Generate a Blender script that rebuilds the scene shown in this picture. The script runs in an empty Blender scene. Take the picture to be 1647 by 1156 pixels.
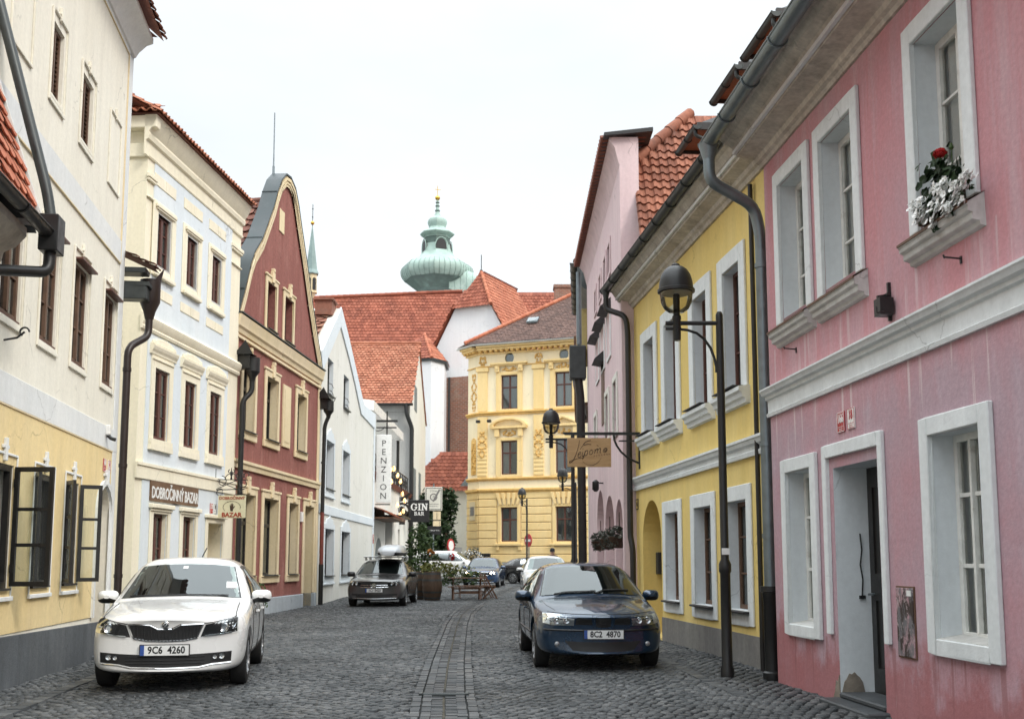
import bpy, bmesh, math, random
import numpy as np
from mathutils import Vector, Matrix
from mathutils.geometry import tessellate_polygon
from mathutils.bvhtree import BVHTree
random.seed(7); RS=np.random.RandomState(5)
SC=bpy.context.scene; COL=SC.collection
R=math.radians; PI=math.pi
# ------------------------------------------------------------------ camera
FPX=1750.0; CAMH=1.43; TILT=R(6.9)
cam=bpy.data.cameras.new('camera'); co=bpy.data.objects.new('camera',cam); COL.objects.link(co)
cam.sensor_fit='HORIZONTAL'; cam.sensor_width=36; cam.lens=36*FPX/1647; cam.shift_y=.0687
cam.clip_start=.1; cam.clip_end=2000
co.location=(0,0,CAMH); co.rotation_euler=(R(90)+TILT,0,0); SC.camera=co
cam.dof.use_dof=True; cam.dof.focus_distance=14.5; cam.dof.aperture_fstop=3.2
def gz(y): return .0055*max(0.0,min(y,85.0)-20.0)
# ------------------------------------------------------------------ light
w=bpy.data.worlds.new('World'); SC.world=w; w.use_nodes=True
SUN_EL=R(40); SUN_AZ=R(132)      # azimuth from +Y clockwise: the sun stands right and a little behind the camera
def build_world():
    t=w.node_tree; n=t.nodes; n.clear(); L=t.links
    out=n.new('ShaderNodeOutputWorld'); bg=n.new('ShaderNodeBackground'); sky=n.new('ShaderNodeTexSky')
    sky.sky_type='NISHITA'; sky.sun_disc=False; sky.sun_elevation=SUN_EL; sky.sun_rotation=SUN_AZ
    sky.air_density=1.0; sky.dust_density=3.0
    tc=n.new('ShaderNodeTexCoord'); sep=n.new('ShaderNodeSeparateXYZ'); L.new(tc.outputs['Generated'],sep.inputs[0])
    # overcast cloud deck: brighter towards the zenith, broken by soft cloud structure
    ramp=n.new('ShaderNodeValToRGB'); L.new(sep.outputs['Z'],ramp.inputs[0])
    e=ramp.color_ramp.elements; e[0].position=0; e[0].color=(6.0,6.25,6.33,1); e[1].position=1; e[1].color=(25,26.6,27.6,1)
    m=e.new(.5); m.color=(5.85,6.2,6.36,1)
    noi=n.new('ShaderNodeTexNoise'); noi.inputs['Scale'].default_value=2.2; noi.inputs['Detail'].default_value=5
    mp=n.new('ShaderNodeMapping'); mp.inputs['Scale'].default_value=(1,1,2.6); L.new(tc.outputs['Generated'],mp.inputs[0]); L.new(mp.outputs[0],noi.inputs[0])
    mr=n.new('ShaderNodeMapRange'); mr.inputs['From Min'].default_value=.3; mr.inputs['From Max'].default_value=.7; mr.inputs['To Min'].default_value=.9; mr.inputs['To Max'].default_value=1.1
    L.new(noi.outputs[0],mr.inputs[0])
    mul=n.new('ShaderNodeVectorMath'); mul.operation='SCALE'; L.new(ramp.outputs[0],mul.inputs[0]); L.new(mr.outputs[0],mul.inputs['Scale'])
    mix=n.new('ShaderNodeMix'); mix.data_type='RGBA'; mix.inputs[0].default_value=.9
    L.new(sky.outputs[0],mix.inputs[6]); L.new(mul.outputs[0],mix.inputs[7])
    L.new(mix.outputs[2],bg.inputs[0]); bg.inputs[1].default_value=.145; L.new(bg.outputs[0],out.inputs[0])
build_world()
sl=bpy.data.lights.new('sun','SUN'); sl.energy=1.5; sl.angle=R(14); sl.color=(1,.93,.84)
so=bpy.data.objects.new('sun',sl); COL.objects.link(so)
so.rotation_euler=(R(90)-SUN_EL,0,-SUN_AZ+PI)
sd=Vector((math.sin(SUN_AZ)*math.cos(SUN_EL),math.cos(SUN_AZ)*math.cos(SUN_EL),math.sin(SUN_EL)))
so.rotation_euler=sd.to_track_quat('Z','Y').to_euler()
SC.view_settings.view_transform='Standard'; SC.view_settings.look='None'; SC.view_settings.exposure=0.3; SC.view_settings.gamma=1
# ------------------------------------------------------------------ materials
M={}
def mk(name):
    m=bpy.data.materials.new(name); m.use_nodes=True; t=m.node_tree; b=t.nodes['Principled BSDF']; M[name]=m
    return m,t,t.nodes,t.links,b
def noise(n,L,vec,scale,detail=3,rough=.55,stretch=None):
    x=n.new('ShaderNodeTexNoise'); x.inputs['Scale'].default_value=scale; x.inputs['Detail'].default_value=detail; x.inputs['Roughness'].default_value=rough
    if stretch:
        mp=n.new('ShaderNodeMapping'); mp.inputs['Scale'].default_value=stretch; L.new(vec,mp.inputs[0]); vec=mp.outputs[0]
    L.new(vec,x.inputs[0]); return x.outputs[0]
def rng(n,L,v,a,b,c,d):
    x=n.new('ShaderNodeMapRange'); L.new(v,x.inputs[0])
    for i,q in enumerate((a,b,c,d)): x.inputs[1+i].default_value=q
    return x.outputs[0]
def mixc(n,L,f,a,b,blend='MIX'):
    x=n.new('ShaderNodeMix'); x.data_type='RGBA'; x.blend_type=blend
    for s,v in ((x.inputs[0],f),(x.inputs[6],a),(x.inputs[7],b)):
        if isinstance(v,(tuple,list)): s.default_value=(*v[:3],1)
        elif isinstance(v,(int,float)): s.default_value=v
        else: L.new(v,s)
    return x.outputs[2]
def bump(n,L,b,v,strength,dist=.01):
    x=n.new('ShaderNodeBump'); x.inputs['Strength'].default_value=strength; x.inputs['Distance'].default_value=dist
    L.new(v,x.inputs['Height']); L.new(x.outputs[0],b.inputs['Normal'])
def plaster(name,c,c2=None,c3=None,var=.10,streak=.5,bs=.35,fine=45,rough=.9,dirt=.25,dirtc=(.25,.22,.19),crack=.55):
    """lime plaster: broad blotches, weather streaks, trowel grain, small stains"""
    m,t,n,L,b=mk(name); tc=n.new('ShaderNodeTexCoord').outputs['Object']
    col=c
    if c2: col=mixc(n,L,rng(n,L,noise(n,L,tc,.75,5,.6,(1,1,.45)),.42,.6,0,1),c,c2)
    if c3: col=mixc(n,L,rng(n,L,noise(n,L,tc,1.7,5,.65,(1,1,.3)),.53,.68,0,.9),col,c3)
    g=rng(n,L,noise(n,L,tc,2.2,4,.6,(2.2,2.2,.22)),.3,.7,1-var*streak*2,1+var*streak)
    col=mixc(n,L,1.0,col,g,'MULTIPLY')
    g2=rng(n,L,noise(n,L,tc,fine*.35,3),.3,.7,1-var*.7,1+var*.5)
    col=mixc(n,L,1.0,col,g2,'MULTIPLY')
    if dirt:
        f=rng(n,L,noise(n,L,tc,1.1,8,.75,(1.6,1.6,.6)),.60,.82,0,dirt)
        col=mixc(n,L,f,col,dirtc)
    if crack:   # hairline cracks in a few places
        nz=n.new('ShaderNodeTexNoise'); nz.inputs['Scale'].default_value=1.7; nz.inputs['Detail'].default_value=6; L.new(tc,nz.inputs[0])
        ad=n.new('ShaderNodeVectorMath'); ad.operation='MULTIPLY_ADD'; ad.inputs[1].default_value=(.9,.9,.9); L.new(nz.outputs[1],ad.inputs[0]); L.new(tc,ad.inputs[2])
        vo=n.new('ShaderNodeTexVoronoi'); vo.feature='DISTANCE_TO_EDGE'; vo.inputs['Scale'].default_value=.55; L.new(ad.outputs[0],vo.inputs[0])
        f=n.new('ShaderNodeMath'); f.operation='MULTIPLY'; L.new(rng(n,L,vo.outputs[0],.002,.007,crack,0),f.inputs[0]); L.new(rng(n,L,noise(n,L,tc,.8,3),.5,.6,0,1),f.inputs[1])
        col=mixc(n,L,f.outputs[0],col,tuple(q*.45 for q in c))
    L.new(col,b.inputs['Base Color']); b.inputs['Roughness'].default_value=rough; b.inputs['Specular IOR Level'].default_value=.2
    h=noise(n,L,tc,fine,4,.65); h2=noise(n,L,tc,3.5,3)
    a=n.new('ShaderNodeMath'); a.operation='MULTIPLY_ADD'; a.inputs[1].default_value=2.2; L.new(h2,a.inputs[0]); L.new(h,a.inputs[2])
    bump(n,L,b,a.outputs[0],bs,.008)
    return m
def paint(name,c,rough=.45,var=.12,scale=9,bs=.12,metal=0.0,coat=0,c2=None):
    m,t,n,L,b=mk(name); tc=n.new('ShaderNodeTexCoord').outputs['Object']
    v=noise(n,L,tc,scale,5,.6)
    col=mixc(n,L,1.0,c,rng(n,L,v,.3,.7,1-var,1+var),'MULTIPLY')
    if c2: col=mixc(n,L,rng(n,L,noise(n,L,tc,scale*.6,7,.7),.56,.7,0,1),col,c2)
    L.new(col,b.inputs['Base Color']); L.new(rng(n,L,v,.3,.7,max(.03,rough-.08),min(1,rough+.1)),b.inputs['Roughness'])
    b.inputs['Metallic'].default_value=metal; b.inputs['Coat Weight'].default_value=coat
    if bs: bump(n,L,b,noise(n,L,tc,scale*6,3),bs,.003)
    return m
def tiled(name,c,c2,c3,rough=.85,moss=None):
    m,t,n,L,b=mk(name); at=n.new('ShaderNodeAttribute'); at.attribute_name='rnd'
    tc=n.new('ShaderNodeTexCoord').outputs['Object']
    r=n.new('ShaderNodeValToRGB'); L.new(at.outputs['Fac'],r.inputs[0]); e=r.color_ramp.elements
    e[0].color=(*c,1); e[1].color=(*c3,1); x=e.new(.5); x.color=(*c2,1)
    col=mixc(n,L,1.0,r.outputs[0],rng(n,L,noise(n,L,tc,14,4),.3,.7,.8,1.15),'MULTIPLY')
    col=mixc(n,L,1.0,col,rng(n,L,noise(n,L,tc,.7,4),.35,.65,.86,1.1),'MULTIPLY')
    if moss: col=mixc(n,L,rng(n,L,noise(n,L,tc,2.3,6,.7),.56,.72,0,.75),col,moss)
    L.new(col,b.inputs['Base Color']); b.inputs['Roughness'].default_value=rough
    bump(n,L,b,noise(n,L,tc,60,2),.2,.004)
    return m
def glass(name,tint=(.9,.95,.95),rough=.02,spec=.5,body=(.02,.025,.03),trans=.75):
    """window pane: clear where one looks straight in, mirror-like at a slant, slightly wavy"""
    m,t,n,L,b=mk(name); n.remove(b); out=n['Material Output']; tc=n.new('ShaderNodeTexCoord').outputs['Object']
    tr=n.new('ShaderNodeBsdfTransparent'); tr.inputs[0].default_value=(*[c*trans for c in tint],1)
    gl=n.new('ShaderNodeBsdfGlossy'); gl.inputs['Roughness'].default_value=rough; gl.inputs[0].default_value=(*tint,1)
    df=n.new('ShaderNodeBsdfDiffuse'); df.inputs[0].default_value=(.3,.32,.33,1)
    fr=n.new('ShaderNodeFresnel'); fr.inputs[0].default_value=1.5+spec
    bp=n.new('ShaderNodeBump'); bp.inputs['Strength'].default_value=.08; bp.inputs['Distance'].default_value=.02
    L.new(noise(n,L,tc,2.5,2),bp.inputs['Height']); L.new(bp.outputs[0],gl.inputs['Normal'])
    m1=n.new('ShaderNodeMixShader'); m1.inputs[0].default_value=.06; L.new(tr.outputs[0],m1.inputs[1]); L.new(df.outputs[0],m1.inputs[2])
    m2=n.new('ShaderNodeMixShader'); L.new(fr.outputs[0],m2.inputs[0]); L.new(m1.outputs[0],m2.inputs[1]); L.new(gl.outputs[0],m2.inputs[2])
    L.new(m2.outputs[0],out.inputs[0]); return m
def emit(name,c,s,base=(.9,.8,.6)):
    m,t,n,L,b=mk(name); b.inputs['Base Color'].default_value=(*base,1); b.inputs['Emission Color'].default_value=(*c,1); b.inputs['Emission Strength'].default_value=s; return m
def wood(name,c,c2,scale=6,rough=.6,axis=(1,1,.08)):
    m,t,n,L,b=mk(name); tc=n.new('ShaderNodeTexCoord').outputs['Object']
    v=noise(n,L,tc,scale*4,6,.65,axis)
    col=mixc(n,L,rng(n,L,v,.35,.65,0,1),c,c2)
    L.new(col,b.inputs['Base Color']); b.inputs['Roughness'].default_value=rough; bump(n,L,b,v,.25,.004); return m
def foliage(name,c,c2,c3=None):
    m,t,n,L,b=mk(name); at=n.new('ShaderNodeAttribute'); at.attribute_name='rnd'
    col=mixc(n,L,at.outputs['Fac'],c,c2)
    L.new(col,b.inputs['Base Color']); b.inputs['Roughness'].default_value=.6; b.inputs['Specular IOR Level'].default_value=.25
    return m
# ------------------------------------------------------------------ mesh builder
class MB:
    def __init__(s): s.v=[]; s.f=[]; s.mi=[]; s.r=[]
    def face(s,pts,m=0,r=0.5):
        i=len(s.v); s.v.extend([tuple(p) for p in pts]); s.f.append(tuple(range(i,i+len(pts)))); s.mi.append(m); s.r.append(r)
    def add(s,vs,fs,m=0,r=.5):
        i=len(s.v); s.v.extend([tuple(p) for p in vs])
        for f in fs: s.f.append(tuple(i+k for k in f)); s.mi.append(m); s.r.append(r)
    def box(s,x0,x1,y0,y1,z0,z1,m=0,r=.5):
        s.add([(x0,y0,z0),(x1,y0,z0),(x1,y1,z0),(x0,y1,z0),(x0,y0,z1),(x1,y0,z1),(x1,y1,z1),(x0,y1,z1)],
              [(0,3,2,1),(4,5,6,7),(0,1,5,4),(1,2,6,5),(2,3,7,6),(3,0,4,7)],m,r)
    def beam(s,a,b,wx,wz,m=0,up=(0,0,1)):
        a=Vector(a); b=Vector(b); d=(b-a).normalized(); u=Vector(up)
        if abs(d.dot(u))>.98: u=Vector((0,1,0))
        x=d.cross(u).normalized()*wx/2; z=x.cross(d).normalized()*wz/2
        P=[a-x-z,a+x-z,a+x+z,a-x+z,b-x-z,b+x-z,b+x+z,b-x+z]
        s.add(P,[(0,1,2,3),(7,6,5,4),(0,4,5,1),(1,5,6,2),(2,6,7,3),(3,7,4,0)],m)
    def poly(s,rings,fn,m=0,flip=False):
        """planar polygon with holes; rings are 2D, fn maps (a,b) to a point"""
        pts=[p for r in rings for p in r]
        tri=tessellate_polygon([[Vector((p[0],p[1],0)) for p in r] for r in rings])
        fs=[]
        for a,b,c in tri:
            A,B,C=pts[a],pts[b],pts[c]
            ar=(B[0]-A[0])*(C[1]-A[1])-(B[1]-A[1])*(C[0]-A[0])
            if abs(ar)<1e-9: continue
            fs.append((a,b,c) if (ar>0)!=flip else (a,c,b))
        s.add([fn(*p) for p in pts],fs,m)
    def prism(s,rings,fn,m=0,side=None):
        """fn(a,b,k): k=0 front, 1 back"""
        s.poly(rings,lambda a,b:fn(a,b,0),m)
        s.poly(rings,lambda a,b:fn(a,b,1),m,True)
        for r in rings:
            n=len(r)
            for i in range(n):
                p,q=r[i],r[(i+1)%n]
                s.face([fn(*p,0),fn(*p,1),fn(*q,1),fn(*q,0)],m if side is None else side)
    def tube(s,pts,r,n=8,m=0,cap=True,closed=False):
        pts=[Vector(p) for p in pts]; k=len(pts); rs=r if isinstance(r,(list,tuple)) else [r]*k
        i0=len(s.v); nx=None
        for j,p in enumerate(pts):
            a=pts[j-1] if (j or closed) else p; b=pts[(j+1)%k] if (j<k-1 or closed) else p
            d=(b-a).normalized()
            if nx is None:
                nx=d.cross(Vector((0,0,1)))
                if nx.length<.05: nx=d.cross(Vector((0,1,0)))
            nx=(nx-d*nx.dot(d)).normalized(); ny=d.cross(nx)
            for q in range(n):
                an=2*PI*q/n; s.v.append(tuple(p+(nx*math.cos(an)+ny*math.sin(an))*rs[j]))
        for j in range(k if closed else k-1):
            for q in range(n):
                a=i0+j*n+q; b=i0+j*n+(q+1)%n; c=i0+((j+1)%k)*n+(q+1)%n; d=i0+((j+1)%k)*n+q
                s.f.append((a,b,c,d)); s.mi.append(m); s.r.append(.5)
        if cap and not closed:
            s.f.append(tuple(i0+q for q in range(n))[::-1]); s.f.append(tuple(i0+(k-1)*n+q for q in range(n))); s.mi+= [m,m]; s.r+=[.5,.5]
    def lathe(s,prof,c=(0,0,0),n=24,m=0,ax='z',sq=None):
        i0=len(s.v); k=len(prof)
        for r,h in prof:
            for q in range(n):
                a=2*PI*(q+.5)/n
                x,y=r*math.cos(a),r*math.sin(a)
                p={'z':(x,y,h),'y':(x,h,y),'x':(h,x,y)}[ax]
                s.v.append((c[0]+p[0],c[1]+p[1],c[2]+p[2]))
        for j in range(k-1):
            for q in range(n):
                f=(i0+j*n+q,i0+j*n+(q+1)%n,i0+(j+1)*n+(q+1)%n,i0+(j+1)*n+q)
                s.f.append(f if ax!='y' else f[::-1]); s.mi.append(m); s.r.append(.5)
        s.f.append(tuple(i0+q for q in range(n))[::-1]); s.f.append(tuple(i0+(k-1)*n+q for q in range(n))); s.mi+=[m,m]; s.r+=[.5,.5]
    def sweep(s,prof,x0,x1,m=0,ends=True):
        """moulding along x; prof = closed list of (y,z)"""
        n=len(prof)
        s.add([(x0,y,z) for y,z in prof]+[(x1,y,z) for y,z in prof],[(i,(i+1)%n,n+(i+1)%n,n+i)[::-1] for i in range(n)],m)
        if ends:
            s.poly([prof],lambda a,b:(x0,a,b),m); s.poly([prof],lambda a,b:(x1,a,b),m,True)
    def build(s,name,mats,parent=None,smooth=None,bevel=0,recalc=False,loc=None,seg=1):
        me=bpy.data.meshes.new(name); me.from_pydata(s.v,[],s.f)
        if not isinstance(mats,(list,tuple)): mats=[mats]
        for q in mats: me.materials.append(M[q] if isinstance(q,str) else q)
        if any(s.mi): me.polygons.foreach_set('material_index',s.mi)
        a=me.attributes.new('rnd','FLOAT','FACE'); a.data.foreach_set('value',s.r)
        if recalc or bevel:
            bm=bmesh.new(); bm.from_mesh(me); bmesh.ops.remove_doubles(bm,verts=bm.verts,dist=1e-5)
            if recalc: bmesh.ops.recalc_face_normals(bm,faces=bm.faces)
            bm.to_mesh(me); bm.free()
        if smooth is not None:
            me.polygons.foreach_set('use_smooth',[True]*len(me.polygons))
            bm=bmesh.new(); bm.from_mesh(me); bmesh.ops.remove_doubles(bm,verts=bm.verts,dist=1e-5); bm.to_mesh(me); bm.free()
            me.set_sharp_from_angle(angle=R(smooth))
        me.validate(); me.update()
        o=bpy.data.objects.new(name,me); COL.objects.link(o)
        if bevel:
            b=o.modifiers.new('bevel','BEVEL'); b.width=bevel; b.segments=seg; b.limit_method='ANGLE'; b.angle_limit=R(50)
        if parent: o.parent=parent
        if loc: o.location=loc
        return o
def tag(o,label=None,cat=None,group=None,kind=None):
    if label: o['label']=label
    if cat: o['category']=cat
    if group: o['group']=group
    if kind: o['kind']=kind
    return o
def empty(name,loc,rz=0,label=None,cat=None,group=None):
    o=bpy.data.objects.new(name,None); COL.objects.link(o); o.location=loc; o.rotation_euler=(0,0,rz); o.empty_display_size=.2
    return tag(o,label,cat,group)
def copy_tree(o,parent=None):
    c=o.copy(); COL.objects.link(c); c.parent=parent
    for ch in o.children: copy_tree(ch,c)
    return c
def house(name,p,d,label,cat='house',k=1.0):
    o=empty(name,(p[0]*k,p[1]*k,CAMH*(1-k)),math.atan2(d[1],d[0]),label,cat); o.scale=(k,k,k); bpy.context.view_layer.update(); return o
def text_mb(txt,size,shear=0,space=1.0,ext=.004,bold=0,align='CENTER',res=2):
    """lettering as real extruded mesh; returns (verts, faces) in the x/z plane facing -y"""
    cu=bpy.data.curves.new('t','FONT'); cu.body=txt; cu.size=size; cu.shear=shear; cu.space_character=space; cu.extrude=ext; cu.offset=bold
    cu.align_x=align; cu.align_y='CENTER'; cu.resolution_u=res
    o=bpy.data.objects.new('t',cu); COL.objects.link(o); bpy.context.view_layer.update()
    me=bpy.data.meshes.new_from_object(o.evaluated_get(bpy.context.evaluated_depsgraph_get()))
    vs=[(v.co.x,-v.co.z,v.co.y) for v in me.vertices]; fs=[tuple(p.vertices) for p in me.polygons]
    bpy.data.objects.remove(o); bpy.data.curves.remove(cu); bpy.data.meshes.remove(me)
    return vs,fs
def put_text(mb,txt,size,c,m=0,sx=1,sz=1,**k):
    vs,fs=text_mb(txt,size,**k)
    mb.add([(c[0]+x*sx,c[1]+y,c[2]+z*sz) for x,y,z in vs],fs,m)
def arc(cx,cz,r,a0,a1,n,rz=None): 
    rz=rz or r
    return [(cx+r*math.cos(R(a0+(a1-a0)*i/n)),cz+rz*math.sin(R(a0+(a1-a0)*i/n))) for i in range(n+1)]
def rect(x0,x1,z0,z1): return [(x0,z0),(x1,z0),(x1,z1),(x0,z1)]
def archring(x0,x1,z0,z1,rise=None,n=14):
    r=(x1-x0)/2; rise=rise or r
    return [(x0,z0),(x1,z0)]+[(x,z) for x,z in arc((x0+x1)/2,z1-rise,r,0,180,n,rise)]
# ------------------------------------------------------------------ building pieces (elevation frame: x right, y into the wall, z up)
def shell(root,outline,holes,depth,mat,name='wall',rev=.18,revs=None,m2=None,bevel=0,back=True,n2=99):
    """facade with real openings and reveals plus the side walls and back of the house"""
    b=MB(); b.poly([outline]+holes,lambda a,c:(a,0,c),0)
    for i,h in enumerate(holes):
        d=revs[i] if revs else rev
        n=len(h)
        for k in range(n):
            p,q=h[k],h[(k+1)%n]
            b.face([(p[0],0,p[1]),(q[0],0,q[1]),(q[0],d,q[1]),(p[0],d,p[1])],1 if m2 and i<n2 else 0)
    n=len(outline)
    for k in range(n):
        p,q=outline[k],outline[(k+1)%n]
        b.face([(p[0],0,p[1]),(p[0],depth,p[1]),(q[0],depth,q[1]),(q[0],0,q[1])],0)
    if back: b.poly([outline],lambda a,c:(a,depth,c),0,True)
    return b.build(name,[mat,m2] if m2 else mat,root)
def strips(b,o,i,y0,y1,m=0,bottom=True):
    """rectangular frame between outer o and inner i = (x0,x1,z0,z1)"""
    b.box(o[0],i[0],y0,y1,o[2],o[3],m); b.box(i[1],o[1],y0,y1,o[2],o[3],m)
    b.box(i[0],i[1],y0,y1,i[3],o[3],m)
    if bottom and i[2]>o[2]+1e-4: b.box(i[0],i[1],y0,y1,o[2],i[2],m)
def window(root,x0,x1,z0,z1,rev=.18,cols=2,rows=(.33,.67),fw=.055,mw=.028,mid=.07,mat='brown_frame',pane='glass_dark',name='window',transom=None,curtain=None,deep=.05,back=True):
    b=MB(); y0=rev; y1=rev+deep
    strips(b,(x0,x1,z0,z1),(x0+fw,x1-fw,z0+fw,z1-fw),y0,y1)
    W=x1-x0; H=z1-z0
    for c in range(1,cols):
        x=x0+W*c/cols; ww=mid if cols==2 or c*2==cols else mw
        b.box(x-ww/2,x+ww/2,y0-.012,y1-.003,z0+fw,z1-fw)
    if transom: 
        z=z0+H*transom; b.box(x0+fw,x1-fw,y0-.016,y1-.005,z-.045,z+.045)
    for r in rows:
        z=z0+H*r
        for c in range(cols):
            xa=x0+(fw if c==0 else W*c/cols+mid/2); xb=x1-fw if c==cols-1 else x0+W*(c+1)/cols-mid/2
            b.box(xa,xb,y0+.006,y1-.008,z-mw/2,z+mw/2)
    o=b.build(name,mat,root,bevel=.004)
    p=MB(); p.face([(x0+fw*.5,y1-.02,z0+fw*.5),(x1-fw*.5,y1-.02,z0+fw*.5),(x1-fw*.5,y1-.02,z1-fw*.5),(x0+fw*.5,y1-.02,z1-fw*.5)])
    p.build('pane',pane,o)
    if curtain:
        cb=MB(); n=int(W/.05); zc=z0+H*curtain[1]; a=curtain[0]
        for (s,e) in a:
            k=max(3,int((e-s)*W/.04)); px=[x0+W*(s+(e-s)*i/k) for i in range(k+1)]; py=[y1+.03+.014*math.sin(i*1.7+s*9) for i in range(k+1)]
            for i in range(k): cb.face([(px[i],py[i],zc),(px[i+1],py[i+1],zc),(px[i+1],py[i+1],z1),(px[i],py[i],z1)])
        cb.build('curtain',curtain[2] if len(curtain)>2 else 'curtain',o,smooth=60)
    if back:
        d=MB(); d.box(x0-.02,x1+.02,y1+.45,y1+.46,z0-.05,z1+.05); d.build('dark_backing',  'room_dark',o)  # near-black sheet, the dark of the unlit interior put into its colour
    return o
def roof_tiles(name,parent,mat,P,U,V,clip,tw=.2,th=.26,lift=.03,kind='beaver',jit=.006,base=True,ov=.05):
    """courses of single tiles on the plane P+U*u+V*v, clipped to polygon clip[(u,v)]"""
    P=Vector(P); U=Vector(U).normalized(); V=Vector(V).normalized(); N=U.cross(V).normalized()
    if N.z<0: N=-N
    us=[c[0] for c in clip]; vs=[c[1] for c in clip]; b=MB()
    def inside(u,v):
        r=False; k=len(clip)
        for i in range(k):
            (a,c),(d,e)=clip[i],clip[(i+1)%k]
            if (c>v)!=(e>v) and u<(d-a)*(v-c)/(e-c)+a: r=not r
        return r
    nv=int((max(vs)-min(vs))/th)+1; nu=int((max(us)-min(us))/tw)+2
    for j in range(nv):
        v=min(vs)+j*th
        for i in range(nu):
            u=min(us)+i*tw+(tw/2 if j%2 and kind!='pan' else 0)-tw/2
            if not inside(u+tw/2,v+th*.5): continue
            a=random.uniform(-jit,jit); l=lift*random.uniform(.8,1.25); r=random.random(); g=tw*.03
            f=lambda x,y,h:P+U*(u+x)+V*(v+y+a)+N*h
            if kind=='pan':
                pr=[(0,.0),(tw*.18,.045),(tw*.42,.055),(tw*.62,.012),(tw*.85,-.004),(tw*1.04,.008)]
                for (x0,h0),(x1,h1) in zip(pr,pr[1:]):
                    b.face([f(x0,-ov,h0+l),f(x1,-ov,h1+l),f(x1,th,h1*.9),f(x0,th,h0*.9)],0,r)
                    b.face([f(x0,-ov,h0+l-.025),f(x1,-ov,h1+l-.025),f(x1,-ov,h1+l),f(x0,-ov,h0+l)],0,r)
            else:
                e=tw*.3 if kind=='beaver' else tw*.05
                top=[f(g,0,l),f(tw*.28,-e*.8,l),f(tw*.5,-e,l),f(tw*.72,-e*.8,l),f(tw-g,0,l),f(tw-g,th*1.12,.004),f(g,th*1.12,.004)]
                b.face(top,0,r)
                lo=[p-N*.018 for p in top[:5]]
                for k in range(4): b.face([lo[k],lo[k+1],top[k+1],top[k]],0,r)
    if base: b.poly([clip],lambda a,c:P+U*a+V*c-N*.012,0)
    return b.build(name,mat,parent)
def ridge_tiles(name,parent,mat,a,b_,r=.12,l=.38):
    a=Vector(a); b_=Vector(b_); d=b_-a; n=max(1,int(d.length/l)); m=MB()
    for i in range(n):
        p=a+d*(i/n); q=a+d*((i+1.12)/n); rr=random.random(); k=len(m.f)
        m.tube([p,q],[r*1.1,r*.92],8); 
        for z in range(k,len(m.f)): m.r[z]=rr
    return m.build(name,mat,parent,smooth=50)
def gutter(parent,pts,r=.07,mat='zinc_dark',name='gutter',brackets=.9):
    """half-round gutter along the first two points"""
    a=Vector(pts[0]); c=Vector(pts[1]); m=MB(); d=(c-a); x=d.normalized(); s=x.cross(Vector((0,0,1))).normalized()
    pr=[(r*math.cos(R(t)),r*math.sin(R(t))) for t in range(180,361,20)]
    for (p0,q0),(p1,q1) in zip(pr,pr[1:]):
        m.face([a+s*p0+Vector((0,0,q0)),c+s*p0+Vector((0,0,q0)),c+s*p1+Vector((0,0,q1)),a+s*p1+Vector((0,0,q1))])
        m.face([a+s*p1*.9+Vector((0,0,q1*.9)),c+s*p1*.9+Vector((0,0,q1*.9)),c+s*p0*.9+Vector((0,0,q0*.9)),a+s*p0*.9+Vector((0,0,q0*.9))])
    for e in (a,c):
        m.face([e+s*p+Vector((0,0,q)) for p,q in pr])
    for sg in (1,-1): m.tube([a+s*r*sg,c+s*r*sg],.012,6)
    k=max(2,int(d.length/brackets)); 
    for i in range(k+1):
        p=a+d*(i/k)
        m.tube([p+s*(r*1.12*math.cos(R(t)))+Vector((0,0,r*1.12*math.sin(R(t)))) for t in range(178,363,23)],.011,5)
    return m.build(name,mat,parent,smooth=40)
def pipe(parent,pts,r=.055,mat='pipe_dark',name='downpipe',collars=()):
    # round the bends
    P=[Vector(p) for p in pts]; Q=[P[0]]
    for i in range(1,len(P)-1):
        a,b,c=P[i-1],P[i],P[i+1]; k=min(.16,(b-a).length*.45,(c-b).length*.45)
        s=b+(a-b).normalized()*k; e=b+(c-b).normalized()*k
        for t in (0,.25,.5,.75,1): Q.append(s*(1-t)**2+b*2*t*(1-t)+e*t*t)
    Q.append(P[-1]); m=MB(); m.tube(Q,r,12)
    for z in collars:
        p=[q for q in P if True][-1]; m.tube([(p.x,p.y,z-.03),(p.x,p.y,z+.03)],r*1.16,12)
    return m.build(name,mat,parent,smooth=40)
# ------------------------------------------------------------------ palette
plaster('cream_plaster',(.82,.785,.68),(.84,.81,.71),(.78,.745,.65),var=.07,dirt=.12,dirtc=(.5,.46,.36))
plaster('yellow_plaster',(.80,.63,.33),(.82,.66,.37),(.77,.61,.34),var=.07,dirt=.12,dirtc=(.55,.45,.28))
plaster('white_band',(.76,.77,.76),(.72,.74,.74),var=.06,dirt=.2,dirtc=(.55,.52,.45))
plaster('grey_plinth',(.10,.11,.12),(.13,.14,.15),var=.16,dirt=.3,dirtc=(.2,.2,.19),bs=.6)
plaster('pale_plinth',(.36,.40,.43),(.40,.44,.47),var=.10,dirt=.3,dirtc=(.22,.22,.2),bs=.4)
plaster('bluewhite_plaster',(.69,.75,.79),(.73,.78,.81),var=.04,dirt=.08)
plaster('ivory_trim',(.85,.79,.62),(.87,.81,.65),var=.06,dirt=.12,dirtc=(.6,.5,.35),bs=.2)
plaster('ochre_trim',(.70,.50,.20),(.74,.55,.25),var=.06,dirt=.1,bs=.2)
plaster('red_plaster',(.27,.108,.09),(.30,.125,.105),(.36,.175,.145),var=.22,streak=.35,bs=1.0,fine=38,dirt=.2,dirtc=(.17,.06,.055))
plaster('rose_gable',(.48,.21,.17),(.52,.25,.20),var=.15,bs=.8,fine=38)
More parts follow.
